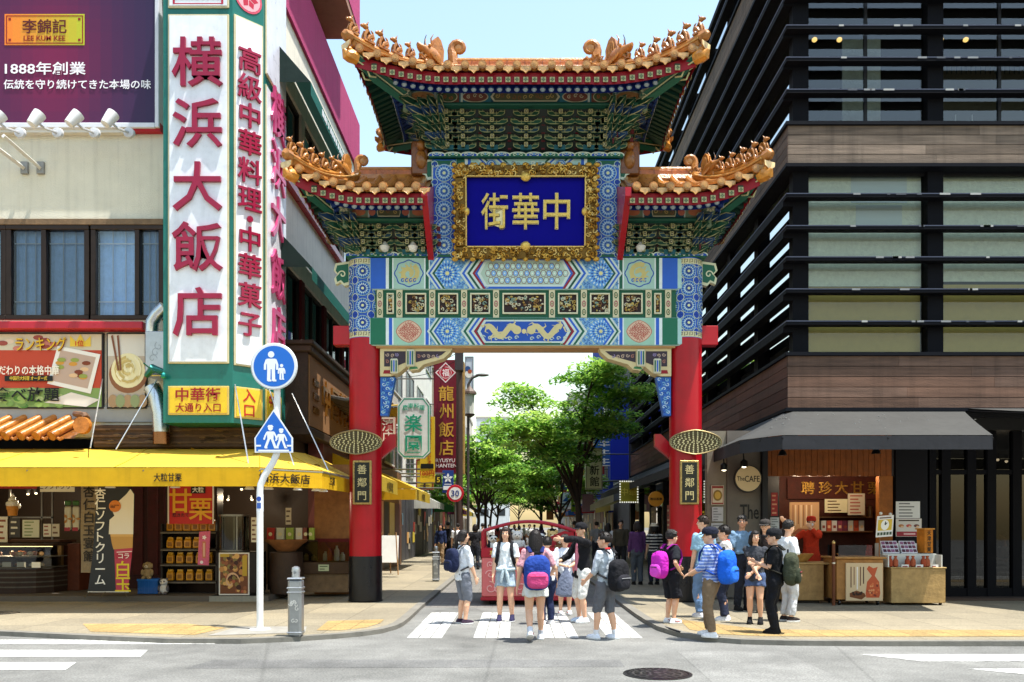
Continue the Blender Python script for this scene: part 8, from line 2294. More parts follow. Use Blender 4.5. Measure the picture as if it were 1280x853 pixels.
# ================================================================== pink parade cart with plush toys
Y = 16.5
x0, x1 = WX(602, Y), WX(722, Y)
CX = (x0 + x1) / 2; w = x1 - x0; D = 1.3
o = thing('parade_cart', 'pink parade cart with white scroll relief, red arched frame and plush toys inside', 'cart', (CX, Y + D / 2, 0))
PINK, CR = 'cf6a68', 'a0182a'
mb = MB('paint')
mb.span(x0, x1, Y, Y + .08, .16, WZ(697, Y), PINK, ch=.02); mb.span(x0, x1, Y + D - .08, Y + D, .16, WZ(697, Y), PINK, ch=.02)
mb.span(x0 + .002, x0 + .08, Y + .081, Y + D - .081, .16, WZ(697, Y), PINK); mb.span(x1 - .08, x1 - .002, Y + .081, Y + D - .081, .16, WZ(697, Y), PINK); mb.span(x0 + .08, x1 - .08, Y + .08, Y + D - .08, .3, .36, '6a2a2a')
mb.build('body', o)
mb = MB('paint')
for k in range(9):
 u = x0 + .17 + k * (w - .3) / 8
 for z, r in ((.34, .125), (.6, .095), (.8, .065)):
  if z > .5 and 2 < k < 6: continue
  pts = []
  for t in range(16):
   a = k * .9 + z * 5 + t * .5 * (1 if k % 2 else -1); rr = r * (1 - .055 * t)
   pts.append((u + rr * math.cos(a), Y - .008, z + rr * math.sin(a)))
  mb.tube(pts, .013, 'e0a09a', n=5)
mb.build('scroll_relief', o)
mb = MB('gloss')
mb.span(x0 - .02, x1 + .02, Y - .02, Y + D + .02, .09, .158, CR, ch=.01)
mb.span(x0 - .01, x1 + .01, Y - .012, Y + .1, WZ(697, Y) + .002, WZ(685, Y), CR, ch=.01); mb.span(x0 - .01, x1 + .01, Y + D - .1, Y + D + .012, WZ(697, Y) + .002, WZ(685, Y), CR, ch=.01)
mb.build('red_band', o)
for yy, nm in ((Y + .04, 'arched_frame'), (Y + D - .04, 'arched_frame')):
 mb = MB('gloss')
 zs = WZ(685, Y); ze = WZ(664, Y); zt = WZ(652, Y)
 for x in (x0 + .02, x1 - .02): mb.tube([(x, yy, zs), (x, yy, ze)], .03, CR, n=8)
 mb.tube([(x0 + .02 + (w - .04) * i / 24, yy, ze + (zt - ze) * math.sin(PI * i / 24)) for i in range(25)], .032, CR, n=8)
 mb.build(nm, o, smooth=1)
 if yy < Y + .5:
  mb = MB('gloss'); mb.prism([(x0 + .5, zs), (x0 + .9, zs + .02), (x1 - .25, zs + .33), (x1 - .05, zs + .30), (x1 - .05, zs)], (0, Y + .3, 0), (1, 0, 0), (0, 0, 1), (0, 1, 0), .05, CR); mb.build('seat_back', o)
mb = MB('gold')
for x in (x0 + .22, x1 - .22):
 pr = [((.075 if k % 2 == 0 else .04) * math.sin(PI * k / 6), (.075 if k % 2 == 0 else .04) * math.cos(PI * k / 6)) for k in range(12)]
 mb.prism(pr[::-1], (x, Y - .013, WZ(691, Y)), (1, 0, 0), (0, 0, 1), (0, -1, 0), .015, 'c9a050')
mb.build('gold_star', o)
for x in (x0 + .2, x1 - .2):
 for yy in (Y + .15, Y + D - .15):
  mb = MB('matte'); mb.lathe([(.03, -.05), (.085, -.05), (.09, 0), (.085, .05), (.03, .05)], '1c1c1e', n=18, c=(x, yy, .09), ax='x'); mb.build('wheel', o, smooth=1)
mb = MB('matte'); mb.span(x0 + .1, x1 - .1, Y + .1, Y + D - .12, .38, .96, '7a3a3a'); mb.span(x0 + .1, x1 - .1, Y + .5, Y + D - .12, .96, 1.0, '7a3a3a'); mb.build('seat', o)
toys = (('e0ddd6', '1c1c1e', 'black and white plush panda at the left end of the parade cart'), ('b08a58', None, 'tan plush bear second from the left in the parade cart'), ('e4e0d8', None, 'white plush bear near the middle left of the parade cart'), ('7a5434', None, 'brown plush bear with dark fur in the middle of the parade cart'),
  ('e0ddd6', '1c1c1e', 'black and white plush panda right of the middle of the parade cart'), ('d9b878', None, 'golden plush bear on the right side of the parade cart'), ('dcd8d0', '1c1c1e', 'black and white plush panda at the right end of the parade cart'))
for i, (c, c2, lab) in enumerate(toys): plush((x0 + .22 + i * (w - .44) / 6, Y + .62 + .12 * (i % 2), 1.0), .38 + .05 * (i % 3), c, lab, c2)
for i, (c, lab) in enumerate((('a87844', 'small tan plush bear at the front left of the parade cart'), ('cfc8bc', 'small pale plush bear at the front of the parade cart behind the smiling girl'), ('8a6a4a', 'small brown plush bear at the front right of the parade cart'))): plush((x0 + .35 + i * .6, Y + .3, 1.0), .32, c, lab)
# ================================================================== people
def ring(c, a, b, n=14, e=1.):
 sp = lambda v: math.copysign(abs(v) ** e, v)
 return [Vector((c[0] + a * sp(math.cos(2 * PI * k / n)), c[1] + b * sp(math.sin(2 * PI * k / n)), c[2])) for k in range(n)]
def limb(mb, pts, rs, col, n=10):
 """tapered limb with rounded ends"""
 P = [Vector(p) for p in pts]
 mb.tube(P, list(rs), col, n=n)
 for p, r in zip(P, rs): mb.ell(p, (r, r, r), col, nu=n, nv=6)
def ik(a, b, l1, l2, hint):
 a, b = Vector(a), Vector(b)
 d = b - a; L = min(d.length, (l1 + l2) * .999); d.normalize()
 x = (l1 * l1 - l2 * l2 + L * L) / (2 * L)
 h = math.sqrt(max(0, l1 * l1 - x * x))
 hv = Vector(hint) - d * Vector(hint).dot(d)
 if hv.length < 1e-5: hv = d.orthogonal()
 hv.normalize()
 return a + d * x + hv * h, a + d * L
def fuse(mb, name, parent, voxel, smooth_it=3, wrinkle=0., seed=0, mat=None):
 """union of the pieces as ONE continuous skin (voxel remesh), coloured by its first colour"""
 me = bpy.data.meshes.new('tmp'); me.from_pydata(mb.v, [], mb.f)
 o = bpy.data.objects.new('tmp', me); COL.objects.link(o)
 m = o.modifiers.new('r', 'REMESH'); m.mode = 'VOXEL'; m.voxel_size = voxel
 if smooth_it:
  s = o.modifiers.new('s', 'SMOOTH'); s.factor = .5; s.iterations = smooth_it
 dg = bpy.context.evaluated_depsgraph_get()
 me2 = bpy.data.meshes.new_from_object(o.evaluated_get(dg))
 bpy.data.objects.remove(o); bpy.data.meshes.remove(me)
 if wrinkle:
  n = len(me2.vertices); co = np.empty(n * 3); me2.vertices.foreach_get('co', co); co = co.reshape(-1, 3)
  no = np.empty(n * 3); me2.vertex_normals.foreach_get('vector', no); no = no.reshape(-1, 3)
  d = np.array([noise.noise(Vector((p[0] * 11 + seed, p[1] * 11, p[2] * 6))) + .5 * noise.noise(Vector((p[0] * 24, p[1] * 24 + seed, p[2] * 14))) for p in co])
  me2.vertices.foreach_set('co', (co + no * (d * wrinkle)[:, None]).ravel())
 me2.name = name
 me2.materials.clear(); me2.materials.append(MATS[mat or mb.mat])
 a = me2.attributes.new('Col', 'FLOAT_COLOR', 'FACE')
 a.data.foreach_set('color', np.tile(np.array(mb.c[0], dtype=np.float32), len(me2.polygons)))
 me2.polygons.foreach_set('use_smooth', [True] * len(me2.polygons)); me2.update()
 r = bpy.data.objects.new(name, me2); COL.objects.link(r); r.parent = parent
 return r
SKIN = 'd9a888'
def person(label, px, row, h, face, z=SW, top='e4e6ea', sleeve=.55, bottom=('shorts', '6a6e78', .55), hair='long', hairc='1c1614', shoes='e8e8ea', pose=None, look=0., nod=0., X=None, Y=None,
   cap=None, untuck=.06, skin=SKIN, socks=None, kid=False, feet=((-.055, 0), (.055, 0)), lift=(0, 0), collar=None, open_jacket=None, lean=0., fine=True, name='person', group=None, apron=None, fem=False, sx=None, stripes=None):
 Y = Y if Y else ysw(row, z); X = WX(px, Y) if X is None else X
 o = thing(name, label, 'person', (X, Y, z), R(face), group)
 S = h
 hs = (1.13 if kid else 1.0)
 V = lambda x, y, zz: Vector((x * S, (y + lean * max(0, zz - .5)) * S, zz * S))
 vox = (.0052 if fine else .0075) * S
 lg = [];
 body = MB('skin')
 b = body
 wsh = .103 if fem or kid else .118
 b.loft([ring(V(0, 0, zz), a * S, d * S) for zz, a, d in ((.46, .045, .05), (.49, .082, .062), (.53, .088, .066), (.60, .07, .053), (.68, .078, .058), (.75, .088, .06), (.795, .085 + (wsh - .1), .05), (.825, .05, .04), (.845, .03, .03))], skin)
 limb(b, [V(0, .0, .80), V(0, .012, .885)], [.034 * S, .029 * S], skin)
 HC = V(0, .018, .0) + Vector((0, 0, S * (1 - .068 * hs)))
 Rl = Matrix.Rotation(R(look), 3, 'Z') @ Matrix.Rotation(R(-nod), 3, 'X')
 k = S * hs
 H = lambda x, y, zz: HC + Rl @ Vector((x * k, y * k, zz * k))
 def hell(c, r, m=b, col=skin, nu=14, nv=10): m.ell(H(*c), tuple(q * k for q in r), col, nu=nu, nv=nv, M=Rl)
 hell((0, -.006, .012), (.044, .054, .052)); hell((0, .012, -.025), (.036, .038, .044)); hell((0, .03, -.052), (.016, .014, .012))
 b.tube([H(0, .046, .004), H(0, .058, -.012), H(0, .05, -.018)], [.004 * k, .008 * k, .006 * k], skin, n=6)
 for q in (-1, 1): hell((q * .045, -.006, -.01), (.007, .012, .018)); hell((q * .022, .036, -.018), (.012, .012, .012))
 hip = [V(q * .048, 0, .505) for q in (-1, 1)]
 ank = [V(f[0], f[1], .042 + lift[i]) for i, f in enumerate(feet)]
 knees = []
 for i in (0, 1):
  kn, an = ik(hip[i], ank[i], .235 * S, .235 * S, (0, 1, .05)); knees.append(kn)
  limb(b, [hip[i], hip[i].lerp(kn, .5), kn], [.052 * S, .047 * S, .034 * S], skin)
  cm = kn.lerp(an, .35) + Vector((0, -.008 * S, 0))
  limb(b, [kn, cm, kn.lerp(an, .8), an], [.033 * S, .034 * S, .022 * S, .021 * S], skin)
  limb(b, [an, an + Vector((0, .07 * S, -.022 * S))], [.02 * S, .016 * S], skin)
 pose = pose or {}
 el, wr = [], []
 for i, q in enumerate((-1, 1)):
  sh = V(q * (wsh - .008), 0, .795)
  t = pose.get('LR'[i]) or (q * .135, .03, .475)
  hint = pose.get('LR'[i] + 'h') or (q * .4, -1, -.1)
  e, w = ik(sh, V(*t), .165 * S, .14 * S, hint); el.append(e); wr.append(w)
  limb(b, [sh, sh.lerp(e, .5), e], [.031 * S, .027 * S, .022 * S], skin)
  limb(b, [e, e.lerp(w, .3), w], [.022 * S, .0225 * S, .0155 * S], skin)
  d = (w - e).normalized(); side = d.cross(Vector((0, 1, 0))); side = side.normalized() if side.length > .1 else Vector((0, 0, 1)).cross(d).normalized()
  if abs(side.z) < .3 and abs(d.z) > .6: side = Vector((0, 1, 0)) - d * d.y; side.normalize()
  nrm = d.cross(side).normalized()
  pc = w + d * .03 * S
  M = Matrix((side, nrm, d)).transposed()
  b.ell(pc, (.021 * S, .010 * S, .033 * S), skin, nu=10, nv=7, M=M)
  for f in range(4):
   s0 = w + d * (.052 * S) + side * ((f - 1.5) * .0105 * S)
   L = (.034, .04, .037, .029)[f] * S
   c1 = s0 + d * L * .55 + nrm * (-q * .004 * S); c2 = s0 + d * L * .9 + nrm * (-q * .014 * S)
   b.tube([s0 - d * .012 * S, s0, c1, c2], [.0058 * S] * 2 + [.0054 * S, .0046 * S], skin, n=6)
  t0 = w + d * .015 * S + side * .016 * S
  b.tube([t0, t0 + side * .014 * S + d * .014 * S, t0 + side * .017 * S + d * .034 * S], [.0075 * S, .007 * S, .0055 * S], skin, n=6)
 fuse(b, 'body', o, vox, 2)
 fm = MB('gloss')
 for q in (-1, 1):
  e = MB('gloss'); e.ell(H(q * .018, .0475, .004), (.0105 * k, .004 * k, .006 * k), 'e6e0d8', nu=8, nv=5, M=Rl); e.ell(H(q * .018, .0505, .004), (.0058 * k, .002 * k, .006 * k), '1a100c', nu=8, nv=5, M=Rl); e.build('eye', o, wp=False, smooth=60)
  e = MB('hair'); e.tube([H(q * .008, .0495, .016), H(q * .019, .0495, .019), H(q * .029, .044, .016)], .0022 * k, hairc, n=4); e.build('eyebrow', o, wp=False)
 e = MB('skin'); e.tube([H(-.012, .047, -.032), H(0, .051, -.0335), H(.012, .047, -.032)], [.002 * k, .0032 * k, .002 * k], 'b05a50', n=6); e.build('mouth', o, wp=False, smooth=60)
 if hair:
  hm = MB('hair')
  N1, N2 = 22, 12
  rings = []
  for i in range(N2 + 1):
   ph = -PI / 2 + PI * i / N2
   rg_ = []
   for j in range(N1):
    a = 2 * PI * j / N1
    x, y, zz = math.cos(ph) * math.cos(a), math.cos(ph) * math.sin(a), math.sin(ph)
    f = 1.0
    nz_ = noise.noise(Vector((x * 3 + X, y * 3, zz * 3 + row * .1)))
    lim = .34 + .16 * nz_ if y > .0 else (-.75 if hair != 'short' else -.5)
    if abs(x) > .78 and y > -.2: lim = min(lim, -.15 if hair == 'short' else -.6)
    if zz < lim: f = .80
    f += .03 * nz_
    rg_.append(H(x * .0525 * f, -.005 + y * .062 * f, .014 + zz * .060 * f))
   rings.append(rg_)
  hm.loft(rings, hairc)
  if hair in ('long', 'bob', 'tail'):
   zl = {'long': -.27, 'bob': -.085, 'tail': -.05}[hair]
   for j in range(13):
    a = PI + PI * (j / 12) if hair != 'bob' else PI * .9 + 1.2 * PI * j / 12
    x, y = math.cos(a), math.sin(a)
    L = zl * (1 + .12 * math.sin(j * 2.3))
    hm.tube([H(x * .044, -.008 + y * .05, .02), H(x * .05, -.012 + y * .056, -.03), H(x * .052, -.02 + y * .05, -.03 + (L + .03) * .6), H(x * .04, -.022 + y * .045, L)], [.016 * k, .018 * k, .017 * k, .006 * k], hairc, n=6)
  if hair == 'tail': hm.tube([H(0, -.06, .01), H(.005, -.085, -.02), H(.008, -.082, -.1), H(.004, -.07, -.17)], [.02 * k, .024 * k, .022 * k, .004 * k], hairc, n=8)
  if hair == 'short':
   rr = random.Random(int(px))
   for j in range(95):
    a = rr.uniform(0, 6.28); ph = rr.uniform(.35, 1.4)
    x, y, zz = math.cos(ph) * math.cos(a), math.cos(ph) * math.sin(a), math.sin(ph)
    if y > .4 and zz < .5: continue
    p = H(x * .05, y * .058 - .005, .014 + zz * .057); q_ = H(x * .06 + .006, y * .068 - .002, .014 + zz * .064 - .006); hm.tube([p, q_], [.010 * k, .002 * k], hairc, n=5)
  hm.build('hair', o, wp=False, smooth=60)
 if cap:
  cm = MB('cloth')
  kind, cc = cap
  if kind == 'cap':
   cm.loft([[H(.057 * math.cos(t) * r, -.006 + .066 * math.sin(t) * r, .022 + zz) for t in [2 * PI * j / 20 for j in range(20)]] for r, zz in ((1.0, -.004), (1.03, .012), (.95, .034), (.7, .05), (.2, .056))], cc)
   cm.loft([[H(u * .05, .045 + dd * .055 * math.sqrt(max(0, 1 - u * u * .8)), .022 - dd * .012 + t) for u in (-1, -.6, -.2, .2, .6, 1)] + [H(u * .05, .045 + dd * .055 * math.sqrt(max(0, 1 - u * u * .8)), .019 - dd * .012 + t) for u in (1, .6, .2, -.2, -.6, -1)] for dd, t in ((-.2, 0), (.5, 0), (1, 0))], cc)
   cm.ell(H(0, -.006, .079), (.006 * k,) * 3, cc, nu=8, nv=5)
  else:
   cm.lathe([(.085 * k, -.004 * k), (.06 * k, .004 * k), (.056 * k, .03 * k), (.04 * k, .048 * k), (.005 * k, .05 * k)] if kind == 'brim' else [(.058 * k, -.01 * k), (.06 * k, .012 * k), (.052 * k, .045 * k), (.03 * k, .055 * k), (.005 * k, .056 * k)], cc, n=20, c=H(0, -.006, .026))
  cm.build('cap' if kind != 'brim' else 'sun_hat', o, wp=False, smooth=50)
 sm = MB('cloth'); s = sm; g = .010
 zb_ = .565 - untuck
 s.loft([ring(V(0, 0, zz), (a + g) * S, (d + g) * S) for zz, a, d in ((zb_, .090, .068), (zb_ + .03, .091, .068), (.60, .080, .06), (.68, .084, .061), (.75, .09, .061), (.795, .087 + (wsh - .1), .052), (.822, .055, .042), (.838, .036, .034))], top)
 for i, q in enumerate((-1, 1)):
  sh = V(q * (wsh - .008), 0, .795); e, w = el[i], wr[i]
  if sleeve <= .6:
   t = sleeve / .6; en = sh.lerp(e, t * .98)
   s.tube([sh + V(-q * .02, 0, .004), sh, sh.lerp(en, .5), en], [.036 * S, .042 * S, .041 * S, .041 * S], top, n=12)
  else:
   t = (sleeve - .6) / .4; en = e.lerp(w, t * .98)
   s.tube([sh + V(-q * .02, 0, .004), sh, sh.lerp(e, .5), e], [.036 * S, .041 * S, .038 * S, .033 * S], top, n=12); s.ell(e, (.033 * S,) * 3, top); s.tube([e, e.lerp(en, .5), en], [.033 * S, .031 * S, .027 * S], top, n=12)
  s.ell(sh, (.041 * S,) * 3, top)
 so = fuse(s, 'jacket' if open_jacket else 'shirt', o, vox * 1.35, 3, .011 * S, px)
 if stripes:
  a = so.data.attributes['Col']; n = len(so.data.polygons); cen = np.empty(n * 3); so.data.polygons.foreach_get('center', cen); zc_ = cen.reshape(-1, 3)[:, 2]
  cols_ = np.where(((zc_ / S * stripes[1]) % 1 < .5)[:, None], np.array(lin(stripes[0])), np.array(lin(top))); a.data.foreach_set('color', cols_.astype(np.float32).ravel())
 if open_jacket:
  m_ = MB('cloth'); m_.loft([ring(V(0, .008, zz), a * S, (d + .013) * S) for zz, a, d in ((.52, .046, .068), (.60, .045, .062), (.70, .045, .064), (.78, .04, .055), (.82, .03, .04))], open_jacket); fuse(m_, 'undershirt', o, vox * 1.4, 3, .004 * S, 3)
 if collar:
  m_ = MB('cloth'); m_.tube([V(.042 * math.cos(t), .006 + .04 * math.sin(t), .832 - .014 * math.sin(t)) for t in [2 * PI * j / 14 for j in range(15)]], [.011 * S] * 15, collar, n=7); m_.build('collar', o, wp=False, smooth=60)
 kind, bc, ln = bottom
 m_ = MB('cloth')
 if kind == 'skirt':
  m_.loft([ring(V(0, 0, zz), a * S, d * S, 24) for zz, a, d in ((.59, .082, .064), (.53, .10, .08), (.46, .112, .092), (.59 - ln * .47, .122, .10))], bc); fuse(m_, 'skirt', o, vox * 1.3, 2, .014 * S, 5)
 else:
  m_.loft([ring(V(0, 0, zz), a * S, d * S) for zz, a, d in ((.455, .06, .062), (.48, .092, .072), (.53, .097, .076), (.585, .082, .064), (.60, .08, .062))], bc)
  for i in (0, 1):
   hp, kn, an = hip[i] + V((-.004, .004)[i], 0, 0), knees[i], ank[i]
   fl = .012 if kind == 'shorts' else .0
   if ln <= .55: en = hp.lerp(kn, ln / .55); m_.tube([hp, hp.lerp(en, .5), en], [.062 * S, .06 * S, (.054 + fl) * S], bc, n=12); m_.ell(hp, (.062 * S,) * 3, bc)
   else:
    t = (ln - .55) / .45; en = kn.lerp(an, t)
    m_.tube([hp, hp.lerp(kn, .5), kn], [.062 * S, .056 * S, .046 * S], bc, n=12); m_.ell(hp, (.062 * S,) * 3, bc); m_.ell(kn, (.046 * S,) * 3, bc); m_.tube([kn, kn.lerp(en, .5), en], [.046 * S, .042 * S, (.037 + fl * .6) * S], bc, n=12)
  fuse(m_, kind, o, vox * 1.35, 3, .011 * S, px + 2)
 if apron:
  m_ = MB('cloth'); m_.loft([ring(V(0, .006, zz), a * S, d * S) for zz, a, d in ((.36, .11, .09), (.5, .108, .088), (.62, .096, .074))], apron); fuse(m_, 'apron', o, vox * 1.4, 2, .006 * S, 3)
 for i in (0, 1):
  an = ank[i]; tl = lift[i]
  P = Matrix.Rotation(-tl * 9, 3, 'X')
  m_ = MB('cloth'); T = lambda x, y, zz: an + P @ Vector((x * S, y * S, (zz - .042) * S))
  hi = .075 if shoes in ('2c2a48', '141416') else .05
  m_.loft([[T(a * math.cos(t), y0 + d * math.sin(t), zz) for t in [2 * PI * j / 14 for j in range(14)]] for zz, a, d, y0 in ((.012, .031, .078, .03), (.028, .030, .076, .03), (.042, .026, .056, .018), (hi, .024, .03, 0), (hi + .004, .018, .024, 0))], shoes)
  m_.loft([[T(a * math.cos(t), .03 + d * math.sin(t), zz) for t in [2 * PI * j / 14 for j in range(14)]] for zz, a, d in ((0, .031, .078), (.003, .033, .081), (.013, .033, .081), (.0145, .030, .078))], 'e6e6e4' if shoes not in ('141416', '1c1a1a') else '1a1a1c')
  if shoes[0] in 'ef': m_.tube([T(.028, -.005, .034), T(.031, .03, .022), T(.026, .07, .03)], .0045 * S, 'b02a34', n=5)
  m_.build('shoe', o, wp=False, smooth=50)
  if socks: m_ = MB('cloth'); m_.tube([an + Vector((0, 0, .002)), an.lerp(knees[i], .2)], [.025 * S, .027 * S], socks, n=12); m_.build('sock', o, wp=False, smooth=1)
 o['_'] = 0; del o['_']
 o_info[o.name] = dict(X=X, Y=Y, z=z, S=S, face=face, wr=wr, V=V, el=el)
 return o
o_info = {}
def worldp(o, v):
 return o.matrix_basis @ Vector(v)
def rz_of(o): return o.rotation_euler[2]
def backpack(p, label, col, c2=None, size=(.30, .17, .42), dark='1c1c20', zc=.68, pocket=None, trim=None):
 i = o_info[p.name]; S = i['S'];
 o = thing('backpack', label, 'backpack', p.location, rz_of(p))
 w, d, h = size
 y = -.075 * S - d / 2; z = zc * S
 mb = MB('cloth'); mb.ell((0, y, z), (w / 2, d / 2, h / 2), col, nu=20, nv=12, e=.62); fuse(mb, 'bag', o, .012, 4, .012, 3)
 mb = MB('cloth'); mb.ell((0, y - d * .42, z - h * .2), (w * .40, d * .26, h * .24), pocket or c2 or col, nu=16, nv=9, e=.6); mb.build('front_pocket', o, wp=False, smooth=60)
 mb = MB('matte'); mb.tube([(w * .42 * math.cos(t), y - d * .30, z + h * .05 + h * .38 * math.sin(t)) for t in [PI * k / 12 for k in range(13)]], .007, c2 or dark, n=5); mb.tube([(-w * .3, y - d * .68, z - h * .08), (w * .3, y - d * .68, z - h * .08)], .006, trim or dark, n=5); mb.tube([(-.03, y + d * .2, z + h * .48), (-.03, y + d * .2, z + h * .58), (.03, y + d * .2, z + h * .58), (.03, y + d * .2, z + h * .48)], .009, dark, n=6); mb.build('zip', o, wp=False, smooth=1)
 V = i['V']
 for q in (-1, 1):
  mb = MB('cloth')
  pts = [V(q * .05, -.085, .80), V(q * .066, -.03, .846), V(q * .068, .03, .838), V(q * .07, .082, .77), V(q * .078, .088, .70), V(q * .098, .04, .62), V(q * .085, -.07, .575)]
  P = []
  for a, b in zip(pts, pts[1:]):
   for t in (0, .25, .5, .75): P.append(a.lerp(b, t))
  mb.tube(P + [pts[-1]], .016 * S + .004, c2 or dark, n=8, flat=.42); mb.build('strap', o, wp=False, smooth=1)
 return o
def held(name, label, cat, p, side, build, extra=(0, 0, 0)):
 i = o_info[p.name]; w = Vector(i['wr'][0 if side == 'L' else 1]); e = Vector(i['el'][0 if side == 'L' else 1]); hp = w + (w - e).normalized() * .06 * i['S'] + Vector(extra)
 o = thing(name, label, cat, p.location, rz_of(p)); mb = MB('cloth'); build(mb, hp); mb.build(name, o, wp=False, smooth=30); return o
def sheet(mb, c):
 g = [[Vector((c[0] + (u - .3) * .22, c[1] + .02 + .03 * math.sin(u * 3), c[2] - .02 + (v - .5) * .2)) for u in (0, .25, .5, .75, 1)] for v in (0, .5, 1)]
 mb.loft(g, 'd6d6cc', 'print', caps=False, closed=False); mb.loft([[p + Vector((0, .004, 0)) for p in r] for r in g], 'c9cfc4', 'print', caps=False, closed=False)
p = person('ponytailed girl in white blouse and grey knee shorts beside the parade cart', 578, 780, 1.49, -55, z=0, top='dfe3ea', sleeve=.62, bottom=('shorts', '6e727c', .60), hair='tail', shoes='3a2c3c', pose={'R': (.12, .10, .46), 'L': (-.13, .06, .47)}, fem=True, untuck=.1, look=-20)
backpack(p, 'navy backpack worn by the ponytailed girl in white', '1c2440', size=(.28, .16, .38))
p = person('smiling girl in white polo shirt and denim shorts, a shirt tied at her waist', 632, 777, 1.53, 175, z=0, top='e2e8ea', sleeve=.45, bottom=('shorts', '9aacba', .32), hair='long', hairc='2a1e1a', shoes='2c2a48', pose={'L': (-.15, .06, .47), 'R': (.13, .07, .47)}, fem=True, untuck=.02, feet=((-.07, .0), (.06, .05)))
backpack(p, 'dark backpack on the smiling girl, only its straps in view', '23242c', size=(.26, .14, .36))
i = o_info[p.name]; V = i['V']; o = thing('tied_shirt', 'pale striped shirt tied by its sleeves round the waist of the smiling girl', 'shirt', p.location, rz_of(p)); mb = MB('cloth')
mb.tube([V(.10 * math.cos(t), .082 * math.sin(t), .565 - .012 * math.sin(t)) for t in [2 * PI * k / 20 for k in range(21)]], [.02 * i['S']] * 21, 'a9bcc4', n=8)
for q in (-1, 1): mb.tube([V(q * .01, .09, .555), V(q * .03, .10, .49), V(q * .04, .098, .42)], [.022, .03, .022], 'b4c4ca', n=8)
mb.ell(V(0, .092, .56), (.03, .025, .03), 'a9bcc4'); mb.build('cloth', o, wp=False, smooth=60)
p = person('long haired girl in pink top and white skirt walking away with a blue backpack', 669, 801, 1.50, 5, z=0, top='c9949c', sleeve=.5, bottom=('skirt', 'd9d8d2', .40), hair='long', shoes='e8e8ea', socks='c9ccd4', pose={'R': (.17, .14, .60), 'L': (-.16, .0, .5)}, fem=True, feet=((-.06, -.13), (.06, .07)), lift=(.05, 0), look=12)
backpack(p, 'bright blue backpack with pink band on the long haired girl walking away', '223f8c', c2='16245a', size=(.36, .2, .47), zc=.62, pocket='c8487c', trim='e04a80')
p = person('child in navy trousers and white shirt mostly hidden behind the long haired girl', 684, 781, 1.38, 25, z=0, top='dcdfe6', sleeve=.5, bottom=('trousers', '1c2440', .98), hair='short', shoes='e8e8ea', kid=True)
p = person('boy in white shirt and navy shorts holding a grey gingham bag, facing the camera', 706, 768, 1.40, 185, z=0, top='d6dbe4', sleeve=.5, bottom=('shorts', '1e2238', .45), hair='short', shoes='e8e8ea', pose={'R': (.04, .14, .62), 'L': (-.03, .15, .60), 'Rh': (1, -.3, -.5), 'Lh': (-1, -.3, -.5)}, kid=True)
held('gingham_bag', 'grey gingham drawstring bag held by the boy in the white shirt', 'bag', p, 'L', lambda mb, c: mb.loft([ring(Vector((c[0], c[1] + .03, c[2] + z_)), a, b_, 16) for z_, a, b_ in ((-.48, .10, .05), (-.44, .19, .075), (-.25, .17, .07), (-.08, .08, .045), (-.01, .03, .03), (.03, .05, .03))], '6c7488'))
p = person('youth in black jacket, pink shirt and white shorts pointing left, leaflet in hand', 728, 778, 1.60, 115, z=0, top='17171b', sleeve=.95, bottom=('shorts', 'd9d8d2', .56), hair='short', shoes='c4d2e2', pose={'L': (-.06, .27, .84), 'R': (.10, .20, .62), 'Rh': (1, -.5, -.6)}, cap=('cap', '1a1a1e'), open_jacket='c9788a', untuck=.12, look=10, sx=1)
held('leaflet', 'folded leaflet held by the youth in the black jacket', 'leaflet', p, 'R', sheet)
p = person('boy in grey hooded top and shorts walking with a sheet of paper', 757, 799, 1.47, 48, z=0, top='b4bcc4', sleeve=.72, bottom=('shorts', '63646a', .58), hair='short', shoes='e4e8f2', socks='e6e6ea', pose={'R': (.20, .10, .50), 'L': (-.12, .14, .55)}, kid=True, collar='b8262c', feet=((-.07, .06), (.07, -.06)), look=25)
backpack(p, 'black backpack with tan base on the boy in the grey hooded top', '1a1a1e', size=(.34, .2, .44), zc=.60, pocket='24242a', trim='8a8a8c')
held('paper_sheet', 'white paper sheet held by the boy in the grey hooded top', 'paper', p, 'R', sheet)
p = person('boy all in black with a magenta backpack standing before the right pillar', 838, 779, 1.43, -62, top='1c1e24', sleeve=.5, bottom=('shorts', '18191f', .55), hair='short', shoes='e8e8ea', pose={'R': (.125, .03, .56), 'L': (-.10, .16, .6), 'Rh': (.6, -1, 0)}, kid=True)
backpack(p, 'magenta backpack on the boy in black', 'c42ab4', size=(.29, .19, .42), zc=.63, c2='8a1a80', pocket='d048c0')
person('woman in pale blue top standing behind the boy with the bright blue bag', 880, 772, 1.66, 30, top='8fb6cc', sleeve=.5, bottom=('trousers', '6c8ab0', .98), hair='short', hairc='2e2018', shoes='d8d8dc', look=40, fem=True)
p = person('boy in navy cap, blue striped shirt and khaki trousers at the right kerb', 889, 796, 1.47, 58, top='5a78c0', sleeve=.78, bottom=('trousers', '7a6650', .97), hair='short', shoes='e8e8ea', pose={'L': (-.09, .17, .58), 'R': (.08, .18, .58)}, kid=True, cap=('cap', '1a1d2c'), feet=((-.07, -.04), (.07, .05)), look=22, stripes=('aab8dc', 34))
backpack(p, 'bright blue backpack on the boy in khaki trousers', '1c5fd0', size=(.34, .21, .46), zc=.64, c2='123a8a', pocket='2a70e0')
person('child in white shirt with red patch behind the boy in the navy cap', 907, 776, 1.50, 70, top='e2dcd8', sleeve=.5, bottom=('trousers', '2a3044', .97), hair='short', shoes='d8d8dc', kid=True, collar='c83a34')
